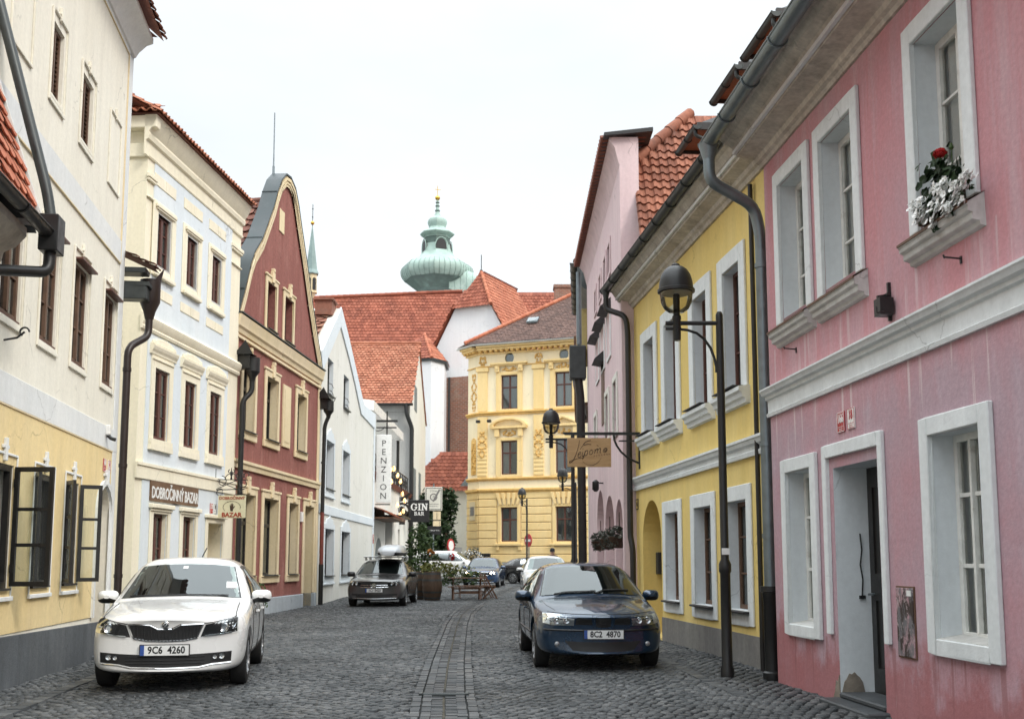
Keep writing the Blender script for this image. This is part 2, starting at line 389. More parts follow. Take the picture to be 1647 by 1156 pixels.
plaster('sand_trim',(.72,.60,.38),(.76,.64,.44),var=.07,dirt=.15,dirtc=(.45,.37,.25),bs=.2)
plaster('offwhite_plaster',(.73,.72,.66),(.76,.75,.70),(.69,.68,.62),var=.05,dirt=.15,dirtc=(.55,.54,.5))
plaster('church_white',(.80,.81,.82),(.77,.78,.80),var=.04,dirt=.06)
plaster('grey_wall',(.34,.34,.33),(.38,.38,.37),var=.06)
plaster('pink_plaster',(.68,.215,.235),(.58,.23,.27),(.69,.34,.36),var=.13,streak=.9,bs=.45,fine=30,dirt=.42,dirtc=(.70,.47,.49))
plaster('pink_low',(.56,.24,.29),(.60,.30,.35),(.56,.18,.19),var=.13,streak=.8,bs=.45,fine=30,dirt=.35,dirtc=(.38,.15,.14))
plaster('pale_pink',(.69,.54,.56),(.72,.58,.59),(.66,.51,.53),var=.07,streak=.8,dirt=.12,dirtc=(.5,.36,.38))
plaster('yellow_house',(.75,.565,.20),(.77,.60,.24),(.72,.54,.19),var=.06,dirt=.14,dirtc=(.62,.48,.25),bs=.3)
plaster('reveal_white',(.70,.74,.76),(.66,.70,.72),var=.06,dirt=.22,dirtc=(.45,.46,.45),bs=.3)
plaster('cornice_worn',(.52,.47,.40),(.58,.54,.47),(.40,.36,.31),var=.2,dirt=.75,dirtc=(.20,.17,.14),bs=.5)
plaster('stone_sill',(.60,.60,.58),(.52,.51,.48),var=.12,dirt=.5,dirtc=(.25,.21,.17),bs=.4)
plaster('corner_yellow',(.87,.64,.30),(.88,.67,.34),var=.05,dirt=.1,dirtc=(.6,.45,.25))
plaster('corner_pale',(.90,.79,.56),(.89,.77,.53),var=.05,dirt=.1,dirtc=(.6,.5,.35))
plaster('corner_orna',(.76,.48,.16),(.79,.52,.20),var=.12,dirt=.1)
plaster('lime_ochre',(.42,.33,.14),(.46,.37,.18),var=.1)
plaster('crumbled',(.30,.26,.21),(.22,.19,.16),var=.3,bs=1.5,fine=18)
paint('brown_frame',(.105,.038,.026),.5,.15)
paint('oldbrown_frame',(.12,.065,.038),.6,.22)
paint('black_frame',(.016,.015,.014),.4,.2)
paint('white_frame',(.72,.72,.68),.4,.1,c2=(.52,.50,.45))
paint('white_leaf',(.74,.78,.80),.4,.05)
paint('zinc',(.20,.235,.25),.42,.18,scale=5,metal=.75)
paint('zinc_dark',(.055,.062,.062),.45,.25,scale=5,metal=.5)
paint('pipe_dark',(.018,.016,.015),.45,.2)
paint('pipe_brown',(.022,.013,.011),.4,.2)
paint('pipe_rust',(.17,.038,.028),.5,.2)
paint('iron_black',(.012,.012,.012),.42,.2,bs=.2)
paint('lead_sheet',(.030,.042,.045),.5,.35,scale=1.6,metal=.1,c2=(.06,.072,.075))
paint('copper_green',(.34,.46,.41),.6,.16,scale=1.2,c2=(.44,.55,.50))
paint('copper_dark',(.10,.15,.13),.6,.25,scale=1.4,c2=(.2,.30,.26))
paint('gold',(.75,.45,.08),.25,.1,metal=1)
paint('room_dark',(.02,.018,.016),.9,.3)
paint('curtain',(.80,.80,.78),.9,.08)
paint('curtain_dim',(.5,.5,.48),.9,.08)
paint('curtain_grey',(.17,.19,.19),.9,.08)
paint('sheet_black',(.025,.025,.026),.55,.2)
paint('red_enamel',(.42,.02,.03),.3,.1)
paint('white_enamel',(.78,.78,.76),.3,.06)
paint('black_ink',(.012,.012,.013),.5,.1)
glass('glass_dark'); glass('glass_soft',spec=.1,trans=.95); glass('glass_mirror',spec=1.0)
wood('oak_dark',(.035,.018,.010),(.07,.038,.02)); wood('timber_brown',(.10,.045,.022),(.17,.08,.04)); wood('soffit_wood',(.26,.10,.045),(.17,.065,.03),scale=4)
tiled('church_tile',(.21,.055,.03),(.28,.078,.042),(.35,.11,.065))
tiled('orange_tile',(.29,.095,.05),(.37,.13,.07),(.44,.18,.105),moss=(.33,.13,.08))
tiled('bright_tile',(.37,.11,.055),(.43,.14,.075),(.49,.18,.10))  # bright orange tile, also the painted sunlit tone of the church's right-hand slopes
tiled('brown_tile',(.13,.05,.035),(.20,.075,.05),(.26,.11,.07),moss=(.12,.07,.05))
tiled('dull_tile',(.22,.09,.055),(.28,.12,.08),(.32,.16,.10),moss=(.20,.12,.09))
tiled('pan_tile',(.18,.062,.034),(.26,.092,.052),(.34,.135,.08),moss=(.09,.05,.04))
tiled('slate_brown',(.095,.055,.045),(.13,.075,.06),(.17,.10,.08))
def brick_mat():
    m,t,n,L,b=mk('old_brick'); tc=n.new('ShaderNodeTexCoord').outputs['Object']
    mp=n.new('ShaderNodeMapping'); mp.inputs['Rotation'].default_value=(R(90),0,0); L.new(tc,mp.inputs[0])
    bt=n.new('ShaderNodeTexBrick'); L.new(mp.outputs[0],bt.inputs[0]); bt.inputs['Scale'].default_value=1
    bt.inputs['Brick Width'].default_value=.42; bt.inputs['Row Height'].default_value=.17; bt.inputs['Mortar Size'].default_value=.02
    bt.inputs['Color1'].default_value=(.30,.12,.075,1); bt.inputs['Color2'].default_value=(.21,.095,.065,1); bt.inputs['Mortar'].default_value=(.30,.24,.2,1)
    col=mixc(n,L,rng(n,L,noise(n,L,tc,.9,6,.7),.5,.75,0,.7),bt.outputs[0],(.33,.25,.2))
    L.new(col,b.inputs['Base Color']); b.inputs['Roughness'].default_value=.95; bump(n,L,b,bt.outputs[1],-.5,.02)
brick_mat()
# ------------------------------------------------------------------ ground
def stone_mat(name,c,c2,c3):
    m,t,n,L,b=mk(name); at=n.new('ShaderNodeAttribute'); at.attribute_name='rnd'; tc=n.new('ShaderNodeTexCoord').outputs['Object']
    r=n.new('ShaderNodeValToRGB'); L.new(at.outputs['Fac'],r.inputs[0]); e=r.color_ramp.elements
    e[0].color=(*c,1); e[1].color=(*c3,1); x=e.new(.6); x.color=(*c2,1)
    col=mixc(n,L,1.0,r.outputs[0],rng(n,L,noise(n,L,tc,55,4,.7),.3,.7,.75,1.25),'MULTIPLY')
    col=mixc(n,L,1.0,col,rng(n,L,noise(n,L,tc,.45,5,.6),.35,.65,.66,1.25),'MULTIPLY'); col=mixc(n,L,rng(n,L,noise(n,L,tc,.9,6,.7),.55,.72,0,.35),col,(.085,.075,.06))
    L.new(col,b.inputs['Base Color']); L.new(rng(n,L,noise(n,L,tc,1.2,4),.35,.65,.42,.68),b.inputs['Roughness'])
    b.inputs['Specular IOR Level'].default_value=.35
    bump(n,L,b,noise(n,L,tc,70,4,.7),.45,.004); return m
stone_mat('granite_sett',(.044,.048,.051),(.068,.073,.076),(.118,.12,.12))
stone_mat('granite_slab',(.048,.053,.057),(.066,.072,.077),(.105,.11,.112))
plaster('joint_soil',(.042,.043,.041),(.052,.051,.046),var=.3,dirt=.4,dirtc=(.10,.088,.06))
plaster('sand_joint',(.10,.09,.07),(.05,.047,.04),var=.3)
gm=MB(); ys=[-80,-20,5,12,20,30,40,50,60,70,85,120,200,600]
for a,c in zip(ys,ys[1:]): gm.face([(-600,a,gz(a)-.03),(600,a,gz(a)-.03),(600,c,gz(c)-.03),(-600,c,gz(c)-.03)])
tag(gm.build('ground','joint_soil'),kind='structure')
CH=[(9,-.60),(10.5,-.64),(12.1,-.74),(16,-.92),(20.3,-1.08),(25,-1.24),(29,-1.32),(33,-1.27),(38,-1.02),(43,-.68),(48,-.35),(56,.35),(64,1.2)]
def chx(y):
    if y<=9: return -.60+.03*(9-y)
    for (a,p),(c,q) in zip(CH,CH[1:]):
        if a<=y<=c: t=(y-a)/(c-a); t=t; return p+(q-p)*t
    return 1.2
def left_edge(y):
    for a,p,c,q in ((-9,-2.8,12.56,-5.79),(12.56,-5.79,17.9,-6.5),(17.9,-6.6,22.2,-7.4),(22.2,-7.4,27.3,-6.95),(27.3,-6.8,36,-6.15),(36,-6.22,64,-6.1),(64,-6.1,400,-30)):
        if y<=c: return p+(q-p)*(y-a)/(c-a)
def right_edge(y):
    if y<13.4: return 3.453-.0791*(y-10.21)
    if y<22.8: return 2.81-.1041*(y-20.6)
    if y<34: return 2.33
    return 2.4+.25*(y-34) if y>44 else 2.5
def setts():
    pitch=.102; V=[];rows=int((66-6.2)/pitch)
    X=[];Y=[]
    for j in range(rows):
        y0=6.2+j*pitch
        xa=left_edge(y0)-.15; xb=right_edge(y0)+.15
        n=int((xb-xa)/pitch); xs=xa+(np.arange(n)+.5*(j%2))*pitch
        ph=((xs+40)/1.35)%1.0
        yy=y0+.34*(1-(2*ph-1)**2)
        X.append(xs);Y.append(yy)
    X=np.concatenate(X);Y=np.concatenate(Y)
    X=X+RS.uniform(-.014,.014,len(X)); Y=Y+RS.uniform(-.014,.014,len(Y))
    cx=np.array([chx(y) for y in Y]); k=np.abs(X-cx)>.345; X=X[k];Y=Y[k]; n=len(X)
    hw=.0455+RS.uniform(-.007,.004,n); hl=.0435+RS.uniform(-.008,.004,n); an=RS.normal(0,.10,n)+.25*np.cos(2*np.pi*((X+40)/1.35))*-0.0
    gzv=np.where(Y>20,.0055*(np.minimum(Y,85)-20),0.0)
    und=.012*np.sin(X*1.3+Y*.37)+.010*np.sin(Y*.9-X*.5)
    top=gzv+und+RS.uniform(-.007,.006,n); tx=RS.normal(0,.03,n); ty=RS.normal(0,.03,n)
    P=np.zeros((n,12,3)); ca,sa=np.cos(an),np.sin(an)
    cor=[(-1,-1),(1,-1),(1,1),(-1,1)]
    for lv,(sc,dz) in enumerate(((1.0,-.045),(1.0,-.012),(.82,0.0))):
        for i,(a,c) in enumerate(cor):
            jx=1+RS.uniform(-.12,.12,n); jy=1+RS.uniform(-.12,.12,n)
            lx=a*hw*sc*jx; ly=c*hl*sc*jy
            P[:,lv*4+i,0]=X+lx*ca-ly*sa; P[:,lv*4+i,1]=Y+lx*sa+ly*ca
            P[:,lv*4+i,2]=top+dz+(lx*tx+ly*ty)
    base=(np.arange(n)*12)[:,None,None]
    fq=[(8,9,10,11)]
    for l in (0,4):
        for i in range(4): fq.append((l+i,l+(i+1)%4,l+4+(i+1)%4,l+4+i))
    F=(base+np.array(fq)[None]).reshape(-1,4); nf=len(fq)
    me=bpy.data.meshes.new('cobblestone_road'); me.vertices.add(n*12); me.vertices.foreach_set('co',P.ravel())
    me.loops.add(F.size); me.loops.foreach_set('vertex_index',F.ravel().astype(np.int32))
    me.polygons.add(len(F)); me.polygons.foreach_set('loop_start',np.arange(0,F.size,4,dtype=np.int32))
    me.update(calc_edges=True); me.materials.append(M['granite_sett'])
    at=me.attributes.new('rnd','FLOAT','FACE'); at.data.foreach_set('value',np.repeat(RS.uniform(0,1,n),nf).astype(np.float32))
    me.polygons.foreach_set('use_smooth',np.ones(len(F),dtype=bool))
    o=bpy.data.objects.new('cobblestone_road',me); COL.objects.link(o); tag(o,kind='structure')
setts()
def drain_channel():
    b=MB(); y=6.0
    while y<62:
        ln=random.uniform(.15,.2); x=chx(y+ln/2); dx=(chx(y+.4)-chx(y))/.4; z=gz(y)
        def slab(a,c,y0,l,h,mat=0):
            r=random.random(); hz=z+h+random.uniform(-.005,.005)
            p=[]
            for (u,v,dz) in ((a,0,-.05),(c,0,-.05),(c,l,-.05),(a,l,-.05),(a+.005,.006,0),(c-.005,.006,0),(c-.005,l-.006,0),(a+.005,l-.006,0)):
                p.append((x+u+dx*(y0+v-y-ln/2)+random.uniform(-.004,.004),y0+v,hz+dz))
            b.add(p,[(4,5,6,7),(0,1,5,4),(1,2,6,5),(2,3,7,6),(3,0,4,7)],mat,r)
        for s in (-1,1):
            for a in (.225,.335):
                o=random.uniform(0,.05); lo=min(s*a,s*(a-.10)); slab(lo,lo+.10,y+.004+o*.2,ln-.012,-.002)
        for a,c in ((-.218,-.010),(.010,.218)):
            slab(a,c,y,ln*.52-.006,-.016); slab(a,c,y+ln*.52,ln*.48-.006,-.016)
        b.add([(x-.012,y,z-.022),(x+.012,y,z-.022),(x+.012+dx*ln,y+ln,z-.022),(x-.012+dx*ln,y+ln,z-.022)],[(0,1,2,3)],1)
        y+=ln
    tag(b.build('drain_channel',['granite_slab','sand_joint'],smooth=25),kind='structure')
drain_channel()
def kerb_row(name,pts,wd=.16):
    b=MB()
    for (x0,y0),(x1,y1) in zip(pts,pts[1:]):
        L=math.hypot(x1-x0,y1-y0); n=int(L/.26); dx,dy=(x1-x0)/L,(y1-y0)/L
        for i in range(n):
            s=i*L/n+.005; e=(i+1)*L/n-.008; r=random.random(); h=random.uniform(.004,.016)
            P=[]
            for z,k in ((-.04,0),(h,.009)):
                for (t,w_) in ((s+k,-wd/2+k),(e-k,-wd/2+k),(e-k,wd/2-k),(s+k,wd/2-k)):
                    X=x0+dx*t-dy*w_; Y=y0+dy*t+dx*w_; P.append((X,Y,gz(Y)+z))
            b.add(P,[(4,5,6,7),(0,1,5,4),(1,2,6,5),(2,3,7,6),(3,0,4,7)],0,r)
    tag(b.build(name,'granite_slab'),kind='structure')
kerb_row('kerb_stones',[(-4.6,9),(-5.55,16.5),(-5.75,22)])
kerb_row('kerb_stones',[(2.7,8.6),(2.35,13.6),(1.95,22.5)])
ir=empty('drain_grate',(chx(12.1),12.1,0),0.0,'narrow iron drain grate set across the central gutter of the cobbled street','drain grate')
b=MB(); b.box(-.24,.24,-.055,.055,-.03,.006)
for i in range(3): b.box(-.23,.23,-.045+i*.033,-.025+i*.033,.006,.014)
b.build('grate','zinc_dark',ir,bevel=.003)
b=MB()
for s in (-1,1): b.box(s*.25-.02,s*.25+.02,-.08,.08,-.03,.02)
b.build('grate_frame','zinc_dark',ir,bevel=.004)
# ================================================================== LEFT SIDE
# ---------------- cream three-storey house
cr=house('cream_house',(-5.786,12.559),(-.1368,.9906),'tall cream house with yellow ground floor, grey plinth and open dark casement windows','house')
U0=-3.2; U1=5.26; TOP=10.35
wm=[(-.80,-.06),(.72,1.45),(2.24,3.0),(4.03,4.75)]; wt=[(.69,1.2),(2.18,2.8)]; wg=[(-.75,.03),(.88,1.63),(2.3,3.0)]
holes=[rect(a,b_,4.2,5.6) for a,b_ in wm]+[rect(a,b_,7.38,8.34) for a,b_ in wt]+[rect(a,b_,1.13,2.53) for a,b_ in wg]+[archring(4.12,5.0,.02,2.58)]
out=[(U0,-.3),(U1,-.3),(U1,TOP),(U0,TOP)]
shell(cr,out,holes,7,'cream_plaster',revs=[.16]*4+[.10]*2+[.14]*3+[.9],m2='cream_plaster')
# the yellow ground-floor render and the white bands lie on the cream wall as thin coats with the same openings
b=MB(); b.prism([[(U0,.62),(4.0,.60),(4.0,2.6)]+[(x,z) for x,z in arc(4.56,2.15,.56,180,0,14)]+[(5.12,.6),(U1-.1,.6),(U1-.1,3.2),(U0,3.2)]]+[rect(a-.0,c,1.13,2.53) for a,c in wg],lambda x,z,k:(x,-.012 if k==0 else .0-.001,z))
b.build('ground_floor_render','yellow_plaster',cr)
b=MB(); b.box(U0,U1-.004,-.022,.0,3.2,3.55); b.box(U0,U1-.31,-.018,0,6.31,6.68); b.box(U1-.30,U1+.004,-.018,.0,.62,TOP-.35)
b.box(U0,U1-.003,-.018,0,9.92,TOP-.1)
b.build('white_bands','white_band',cr,bevel=.005)
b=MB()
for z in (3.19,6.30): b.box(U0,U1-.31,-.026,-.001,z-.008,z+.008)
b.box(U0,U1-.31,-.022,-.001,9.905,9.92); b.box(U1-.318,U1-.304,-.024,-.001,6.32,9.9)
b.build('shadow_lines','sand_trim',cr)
# plinth, a step out from the wall
b=MB(); b.prism([[(U0,-.3),(U1,-.3),(U1,.50),(U0,.64)]],lambda x,z,k:(x,-.06 if k==0 else 0.0-.001,z)); b.build('plinth','grey_plinth',cr,bevel=.012)
# surrounds: thin raised lines with a keystone, sills
def cream_surround(wo,x0,x1,z0,z1,s,key=True,top=.2):
    b=MB(); w_=.022
    o=(x0-s,x1+s,z0-s*1.35,z1+top)
    strips(b,o,(o[0]+w_,o[1]-w_,o[2]+w_*2.2,o[3]-w_),-.03,-.002)
    b.box(x0-.03,x1+.03,-.025,-.002,z0-.075,z0-.03)
    if key:
        xm=(x0+x1)/2; b.box(xm-.045,xm+.045,-.045,-.003,o[3]-.05,o[3]+.13); b.box(xm-.09,xm+.09,-.038,-.002,o[3]+.02,o[3]+.05)
    b.build('surround','cream_plaster' if z0>3 else 'white_band',wo,bevel=.004)
for i,(a,c) in enumerate(wm):
    o=window(cr,a,c,4.2,5.6,rev=.03,cols=2,rows=(.36,.68),fw=.06,mat='oldbrown_frame',pane='glass_mirror',curtain=([(0,.25),(.8,1)],.0,'curtain_grey'))
    cream_surround(o,a,c,4.2,5.6,.085)
    h=MB(); h.box(a-.06,c+.06,-.12,.0,5.61,5.635); h.box(a,c,-.01,.12,4.18,4.2); h.build('drip_hood','brown_frame',o)
for i,(a,c) in enumerate(wt):
    o=tag(empty('window',(0,0,0)),None); o.parent=cr
    b=MB(); xm=(a+c)/2; strips(b,(a,c,7.38,8.34),(a+.05,c-.05,7.43,8.29),.05,.10); b.box(xm-.025,xm+.025,.045,.09,7.43,8.29)
    for s,e in ((a+.05,xm-.025),(xm+.025,c-.05)):
        for k in range(13): 
            z=7.45+k*.064; b.add([(s,.06,z),(e,.06,z),(e,.095,z+.05),(s,.095,z+.05),(s,.07,z-.006),(e,.07,z-.006)],[(0,1,2,3),(4,5,1,0)])
    b.box(a,c,.11,.12,7.38,8.34)
    b.build('louvre_shutter','oldbrown_frame',o); cream_surround(o,a,c,7.38,8.34,.10,top=.14)
for x0,x1,z0,z1 in ((3.84,4.62,7.3,8.51),(-.94,-.13,7.29,8.5)):
    b=MB(); strips(b,(x0,x1,z0,z1),(x0+.022,x1-.022,z0+.035,z1-.022),-.028,-.001)
    if x0>0: b.box(4.19,4.27,-.04,-.002,8.46,8.64)
    b.build('blind_panel','cream_plaster',cr,bevel=.004)
for i,(a,c) in enumerate(wg):
    o=MB(); strips(o,(a,c,1.13,2.53),(a+.07,c-.07,1.2,2.46),.01,.08); o=o.build('window','black_frame',cr)
    if i==1:   # inner closed lights
        f=MB(); xm=(a+c)/2+.12; strips(f,(xm,c-.07,1.2,2.46),(xm+.05,c-.12,1.25,2.41),.13,.17)
        for z in (1.63,2.03): f.box(xm+.05,c-.12,.14,.165,z-.015,z+.015)
        f.build('casement','black_frame',o)
    p=MB(); p.face([(a+.03,.155,1.17),(c-.03,.155,1.17),(c-.03,.155,2.5),(a+.03,.155,2.5)]); p.build('pane','glass_dark',o)
    d=MB(); d.box(a-.1,c+.1,.5,.52,1,2.6); d.build('dark_backing','room_dark',o)  # black sheet painted as the interior's darkness behind the pane
    b=MB(); sfx=.085
    b.box(a-sfx,a-sfx+.02,-.032,-.013,1.02,2.66); b.box(c+sfx-.02,c+sfx,-.032,-.013,1.02,2.66); b.box(a-sfx+.02,c+sfx-.02,-.034,-.013,2.63,2.66)
    xm=(a+c)/2; b.box(xm-.035,xm+.035,-.05,-.013,2.56,2.82); b.box(xm-.10,xm+.10,-.042,-.013,2.70,2.74)
    b.box(a-.10,c+.10,-.05,-.013,.985,1.035)
    b.build('surround','white_band',o,bevel=.005)
    s=MB(); s.box(a,c,-.05,.05,1.105,1.13); s.build('sill','black_frame',o)
gw=[c for c in cr.children if c.type=='MESH' and c.name.startswith('window') and any(k.name.startswith('sill') for k in c.children)]
def leaf_part(par,x,width,ang):
    ca,sa=math.cos(R(ang)),math.sin(R(ang)); T=lambda u,v,z:(x+u*ca-v*sa,-.03+u*sa+v*ca,z)
    b=MB()
    def bx(u0,u1,v0,v1,z0,z1):
        b.add([T(u0,v0,z0),T(u1,v0,z0),T(u1,v1,z0),T(u0,v1,z0),T(u0,v0,z1),T(u1,v0,z1),T(u1,v1,z1),T(u0,v1,z1)],[(0,3,2,1),(4,5,6,7),(0,1,5,4),(1,2,6,5),(2,3,7,6),(3,0,4,7)])
    Z0,Z1=1.15,2.52
    bx(0,.05,-.02,.02,Z0,Z1); bx(width-.05,width,-.02,.02,Z0,Z1); bx(.05,width-.05,-.02,.02,Z0,Z0+.055); bx(.05,width-.05,-.02,.02,Z1-.055,Z1)
    for z in (1.62,2.03): bx(.05,width-.05,-.013,.013,z-.02,z+.02)
    bx(0,.04,-.03,.03,1.3,1.4); bx(0,.04,-.03,.03,2.28,2.38)
    o=b.build('open_casement','black_frame',par)
    p=MB(); p.face([T(.04,0,Z0+.04),T(width-.04,0,Z0+.04),T(width-.04,0,Z1-.04),T(.04,0,Z1-.04)]); p.build('casement_pane','glass_soft',par)
leaf_part(gw[0],.03,.46,-100); leaf_part(gw[1],.88,.36,-158); leaf_part(gw[2],3.0,.30,-70); leaf_part(gw[2],2.3,.34,-150)
# arched doorway niche
b=MB(); b.prism([[(4.0,.6)]+[(4.0,2.1)]+[(x,z) for x,z in arc(4.56,2.14,.56,180,0,16)]+[(5.12,.6),(5.03,.6)]+[(x,z) for x,z in arc(4.56,2.14,.47,0,180,16)]+[(4.09,.6)]],lambda x,z,k:(x,-.045 if k==0 else -.002,z))
b.box(4.51,4.61,-.07,-.003,2.62,2.86); b.box(4.42,4.70,-.055,-.002,2.76,2.80)
b.build('arch_moulding','white_band',cr,bevel=.005)
d=MB(); d.box(4.1,5.02,.88,.93,.02,2.62); 
for x in (4.3,4.56,4.82): d.box(x-.006,x+.006,.872,.88,.1,2.5)
d=d.build('door','ochre_trim',cr); 
h=MB(); h.tube([(4.22,.86,1.15),(4.22,.82,1.15),(4.32,.82,1.15)],.012); h.build('handle','iron_black',d)
st=MB(); st.box(4.0,5.12,-.25,.9,-.2,.03); st.box(4.05,5.07,-.05,.9,.03,.16); st.build('doorstep','grey_plinth',cr,bevel=.01)
# eaves: coved cornice, tiles
b=MB(); b.sweep([(0,9.98),(-.05,10.0),(-.10,10.09),(-.22,10.22),(-.33,10.27),(-.33,10.36),(.1,10.36),(.1,9.98)],U0,U1-.01); b.build('cornice','white_band',cr,smooth=35)
roof_tiles('roof',cr,'brown_tile',(U0,-.5,10.37),(1,0,0),(0,3.6,3.2),rect(0,U1+.06-U0,0,4.5),tw=.2,th=.22,lift=.045)
b=MB(); b.face([(U0,.05,10.36),(U1,.05,10.36),(U1,7,10.36),(U0,7,10.36)]); b.face([(U1,-.4,10.4),(U1,3.0,13.2),(U1,7,10.4)]); b.build('roof_end','brown_tile',cr)
# small wall fittings
b=MB(); pts=[(-.62,-.0,3.88)]+[(-.62+.0,-.1-.02*i,3.88+.03*math.sin(i*.5)) for i in range(8)]
b.tube([(-.55,0,3.9),(-.55,-.14,3.93),(-.55,-.22,4.0)],.012,6); b.tube([(-.55,-.22+.05*math.cos(R(a)),4.0+.05*math.sin(R(a))) for a in range(180,-90,-30)],.011,6)
b.build('scroll_hook','iron_black',cr,smooth=50)
cam_=empty('security_camera',(0,0,0),0,'small white security camera above the arched doorway of the cream house','camera')
cam_.matrix_world=cr.matrix_world
b=MB(); b.box(4.40,4.50,-.09,-.013,3.40,3.56); b.build('housing','white_enamel',cam_,bevel=.015)
b=MB(); b.tube([(4.45,-.05,3.40),(4.45,-.10,3.35),(4.45,-.17,3.33)],.03,10); b.build('lens','iron_black',cam_,smooth=40)
def plate(hs,x,z,w_,h,col,txt,label,ink,y=-.014,sub=False):
    o=empty('house_number_plate',(0,0,0),0,label,'house number'); o.matrix_world=hs.matrix_world
    b=MB(); b.box(x-w_/2,x+w_/2,y-.012,y,z-h/2,z+h/2); b.build('plate',col,o,bevel=.003)
    t=MB(); put_text(t,txt,h*.62,(x,y-.014,z+h*.16),sx=.8,ext=.002,bold=.003)
    t.box(x-w_*.36,x+w_*.36,y-.0145,y-.012,z-h*.24,z-h*.22)
    for k in range(2 if sub else 0): t.box(x-w_*.22,x+w_*.22,y-.0145,y-.012,z-h*(.33+.08*k),z-h*(.31+.08*k))
    for s in (-1,1):
        t.box(x+s*w_*.46-.003,x+s*w_*.46+.003,y-.0145,y-.012,z-h*.46,z+h*.46); t.box(x-w_*.46,x+w_*.46,y-.0145,y-.012,z+s*h*.47-.003,z+s*h*.47+.003)
    t.build('lettering',ink,o); return o
plate(cr,4.45,2.93,.17,.2,'red_enamel','60','red enamel house number plate beside the arch of the cream house','white_enamel',y=-.013)
plate(cr,4.76,2.93,.17,.2,'white_enamel','4','white house number plate beside the arch of the cream house','red_enamel',y=-.013)
# rainwater: funnel hopper on a swan neck, little tiled valley roof between the houses
g=MB(); g.lathe([(.04,5.62),(.07,5.62),(.10,5.75),(.17,5.92),(.17,6.30),(.16,6.30)],(0,0,0),16); 
hp=g.build('rain_hopper','pipe_brown',cr,smooth=35); hp.location=(5.70,-.36,-.08)
w_=MB()
for s in (-1,1): w_.add([(-.02,-.16,6.28),(.02,-.16,6.28),(.16*s+.02,-.34,6.26),(.15,-.1,6.52),(-.12,-.14,6.5)],[(0,1,2),(0,1,3,4)])
w_.add([(-.16,-.1,6.28),(.0,-.17,6.28),(.16,-.1,6.28),(.05,-.22,6.55)],[(0,1,3),(1,2,3),(0,3,2)]); w_.add([(.15,-.06,6.26),(.17,.02,6.26),(.36,-.12,6.20)],[(0,1,2),(0,2,1)])
o=w_.build('hopper_ears','pipe_brown',cr); o.location=(5.70,-.36,-.08)
pipe(cr,[(5.70,-.36,5.55),(5.70,-.36,5.25),(5.33,-.11,4.98),(5.33,-.11,-.1)],.062,'pipe_brown',collars=(1.2,3.0,4.6))
g=MB(); g.box(5.27,5.62,-.42,.3,6.02,6.10); g.box(5.27,5.55,-.38,.3,5.80,6.02); g.box(5.27,5.60,-.36,.5,6.25,6.34); g.build('valley_gutter_box','zinc_dark',cr,bevel=.01)
roof_tiles('valley_roof',cr,'brown_tile',(5.22,-.5,6.36),(1,0,0),(0,1,.45),rect(0,.48,0,.7),tw=.16,th=.16,lift=.03)
# ---------------- low house next door, only its roof corner and gutter reach into view
nl=house('low_roof_house',(-5.46,11.2),(-.1368,.9906),'low house with orange roof tiles and black gutter cut off at the left picture edge','house')
shell(nl,[(-9,-.3),(-.0,-.3),(-.0,4.9),(-9,4.9)],[rect(-3.2,-2.2,.9,2.2),rect(-1.6,-.7,.9,2.2)],5,'offwhite_plaster',bevel=0)
for a,c in ((-3.2,-2.2),(-1.6,-.7)): window(nl,a,c,.9,2.2)
b=MB(); b.sweep([(0,4.55),(-.06,4.58),(-.08,4.68),(-.2,4.74),(-.3,4.86),(-.3,4.95),(.1,4.95),(.1,4.55)],-9,.0); b.build('cornice','cornice_worn',nl,smooth=35)
roof_tiles('roof',nl,'bright_tile',(-9,-.42,5.02),(1,0,0),(0,.32,.95),rect(0,9.0,0,3.5),tw=.2,th=.2,lift=.045)
b=MB(); b.face([(-9,.7,8.3),(0,.7,8.3),(0,4.9,8.4),(-9,4.9,8.4)]); b.face([(0,-.4,4.9),(0,5,4.9),(0,5,8.3),(0,.7,8.3)]); b.build('roof_flat','zinc_dark',nl)
b=MB(); b.box(-.03,.05,-.44,.0,4.98,5.05); b.beam((.01,-.42,5.0),(.01,.7,8.3),.05,.10); b.build('verge_board','white_frame',nl)
gutter(nl,[(-9,-.5,4.98),(.02,-.5,4.93)],.075,'iron_black')
b=MB(); b.box(-.02,.26,-.62,-.42,4.72,5.12); b.build('gutter_box','iron_black',nl,bevel=.01)
pipe(nl,[(.12,.32,8.1),(.13,-.45,5.4),(.13,-.52,5.0)],.058,'zinc_dark','roof_pipe')
pipe(nl,[(.10,-.52,4.75),(.08,-.52,4.5),(-.25,-.25,4.42),(-.5,-.10,4.36),(-.5,-.1,0)],.06,'iron_black')
# ---------------- narrow blue-white and ivory house (second-hand shop)
def band(b,x0,x1,y0,y1,z0,z1,m=0): b.box(x0,x1,y0,y1,z0,z1,m)
bz=house('bazaar_house',(-7.0,27.35),(.09124,.99583),'narrow blue-white and ivory three-storey house with a brown shop board','house',k=.967)
U0,U1=-5.72,-.02
T3=[(-5.17,-4.53),(-3.57,-3.0),(-2.02,-1.47)]; M3=[(-5.03,-4.29),(-3.43,-2.76),(-1.9,-1.17)]; G2=[(-4.85,-4.13),(-3.27,-2.58)]; DR=(-1.77,-.82)
holes=[rect(a,c,7.6,8.7) for a,c in T3]+[rect(a,c,3.96,5.44) for a,c in M3]+[rect(a,c,.98,2.42) for a,c in G2]+[rect(DR[0],DR[1],.0,2.33)]
shell(bz,[(U0,-.3),(U1,-.3),(U1,10.5),(U0,10.5)],holes,7,'ivory_trim',revs=[.07]*6+[.10]*2+[.8],m2='ivory_trim')
b=MB()
Fl=(-5.4,-.72)
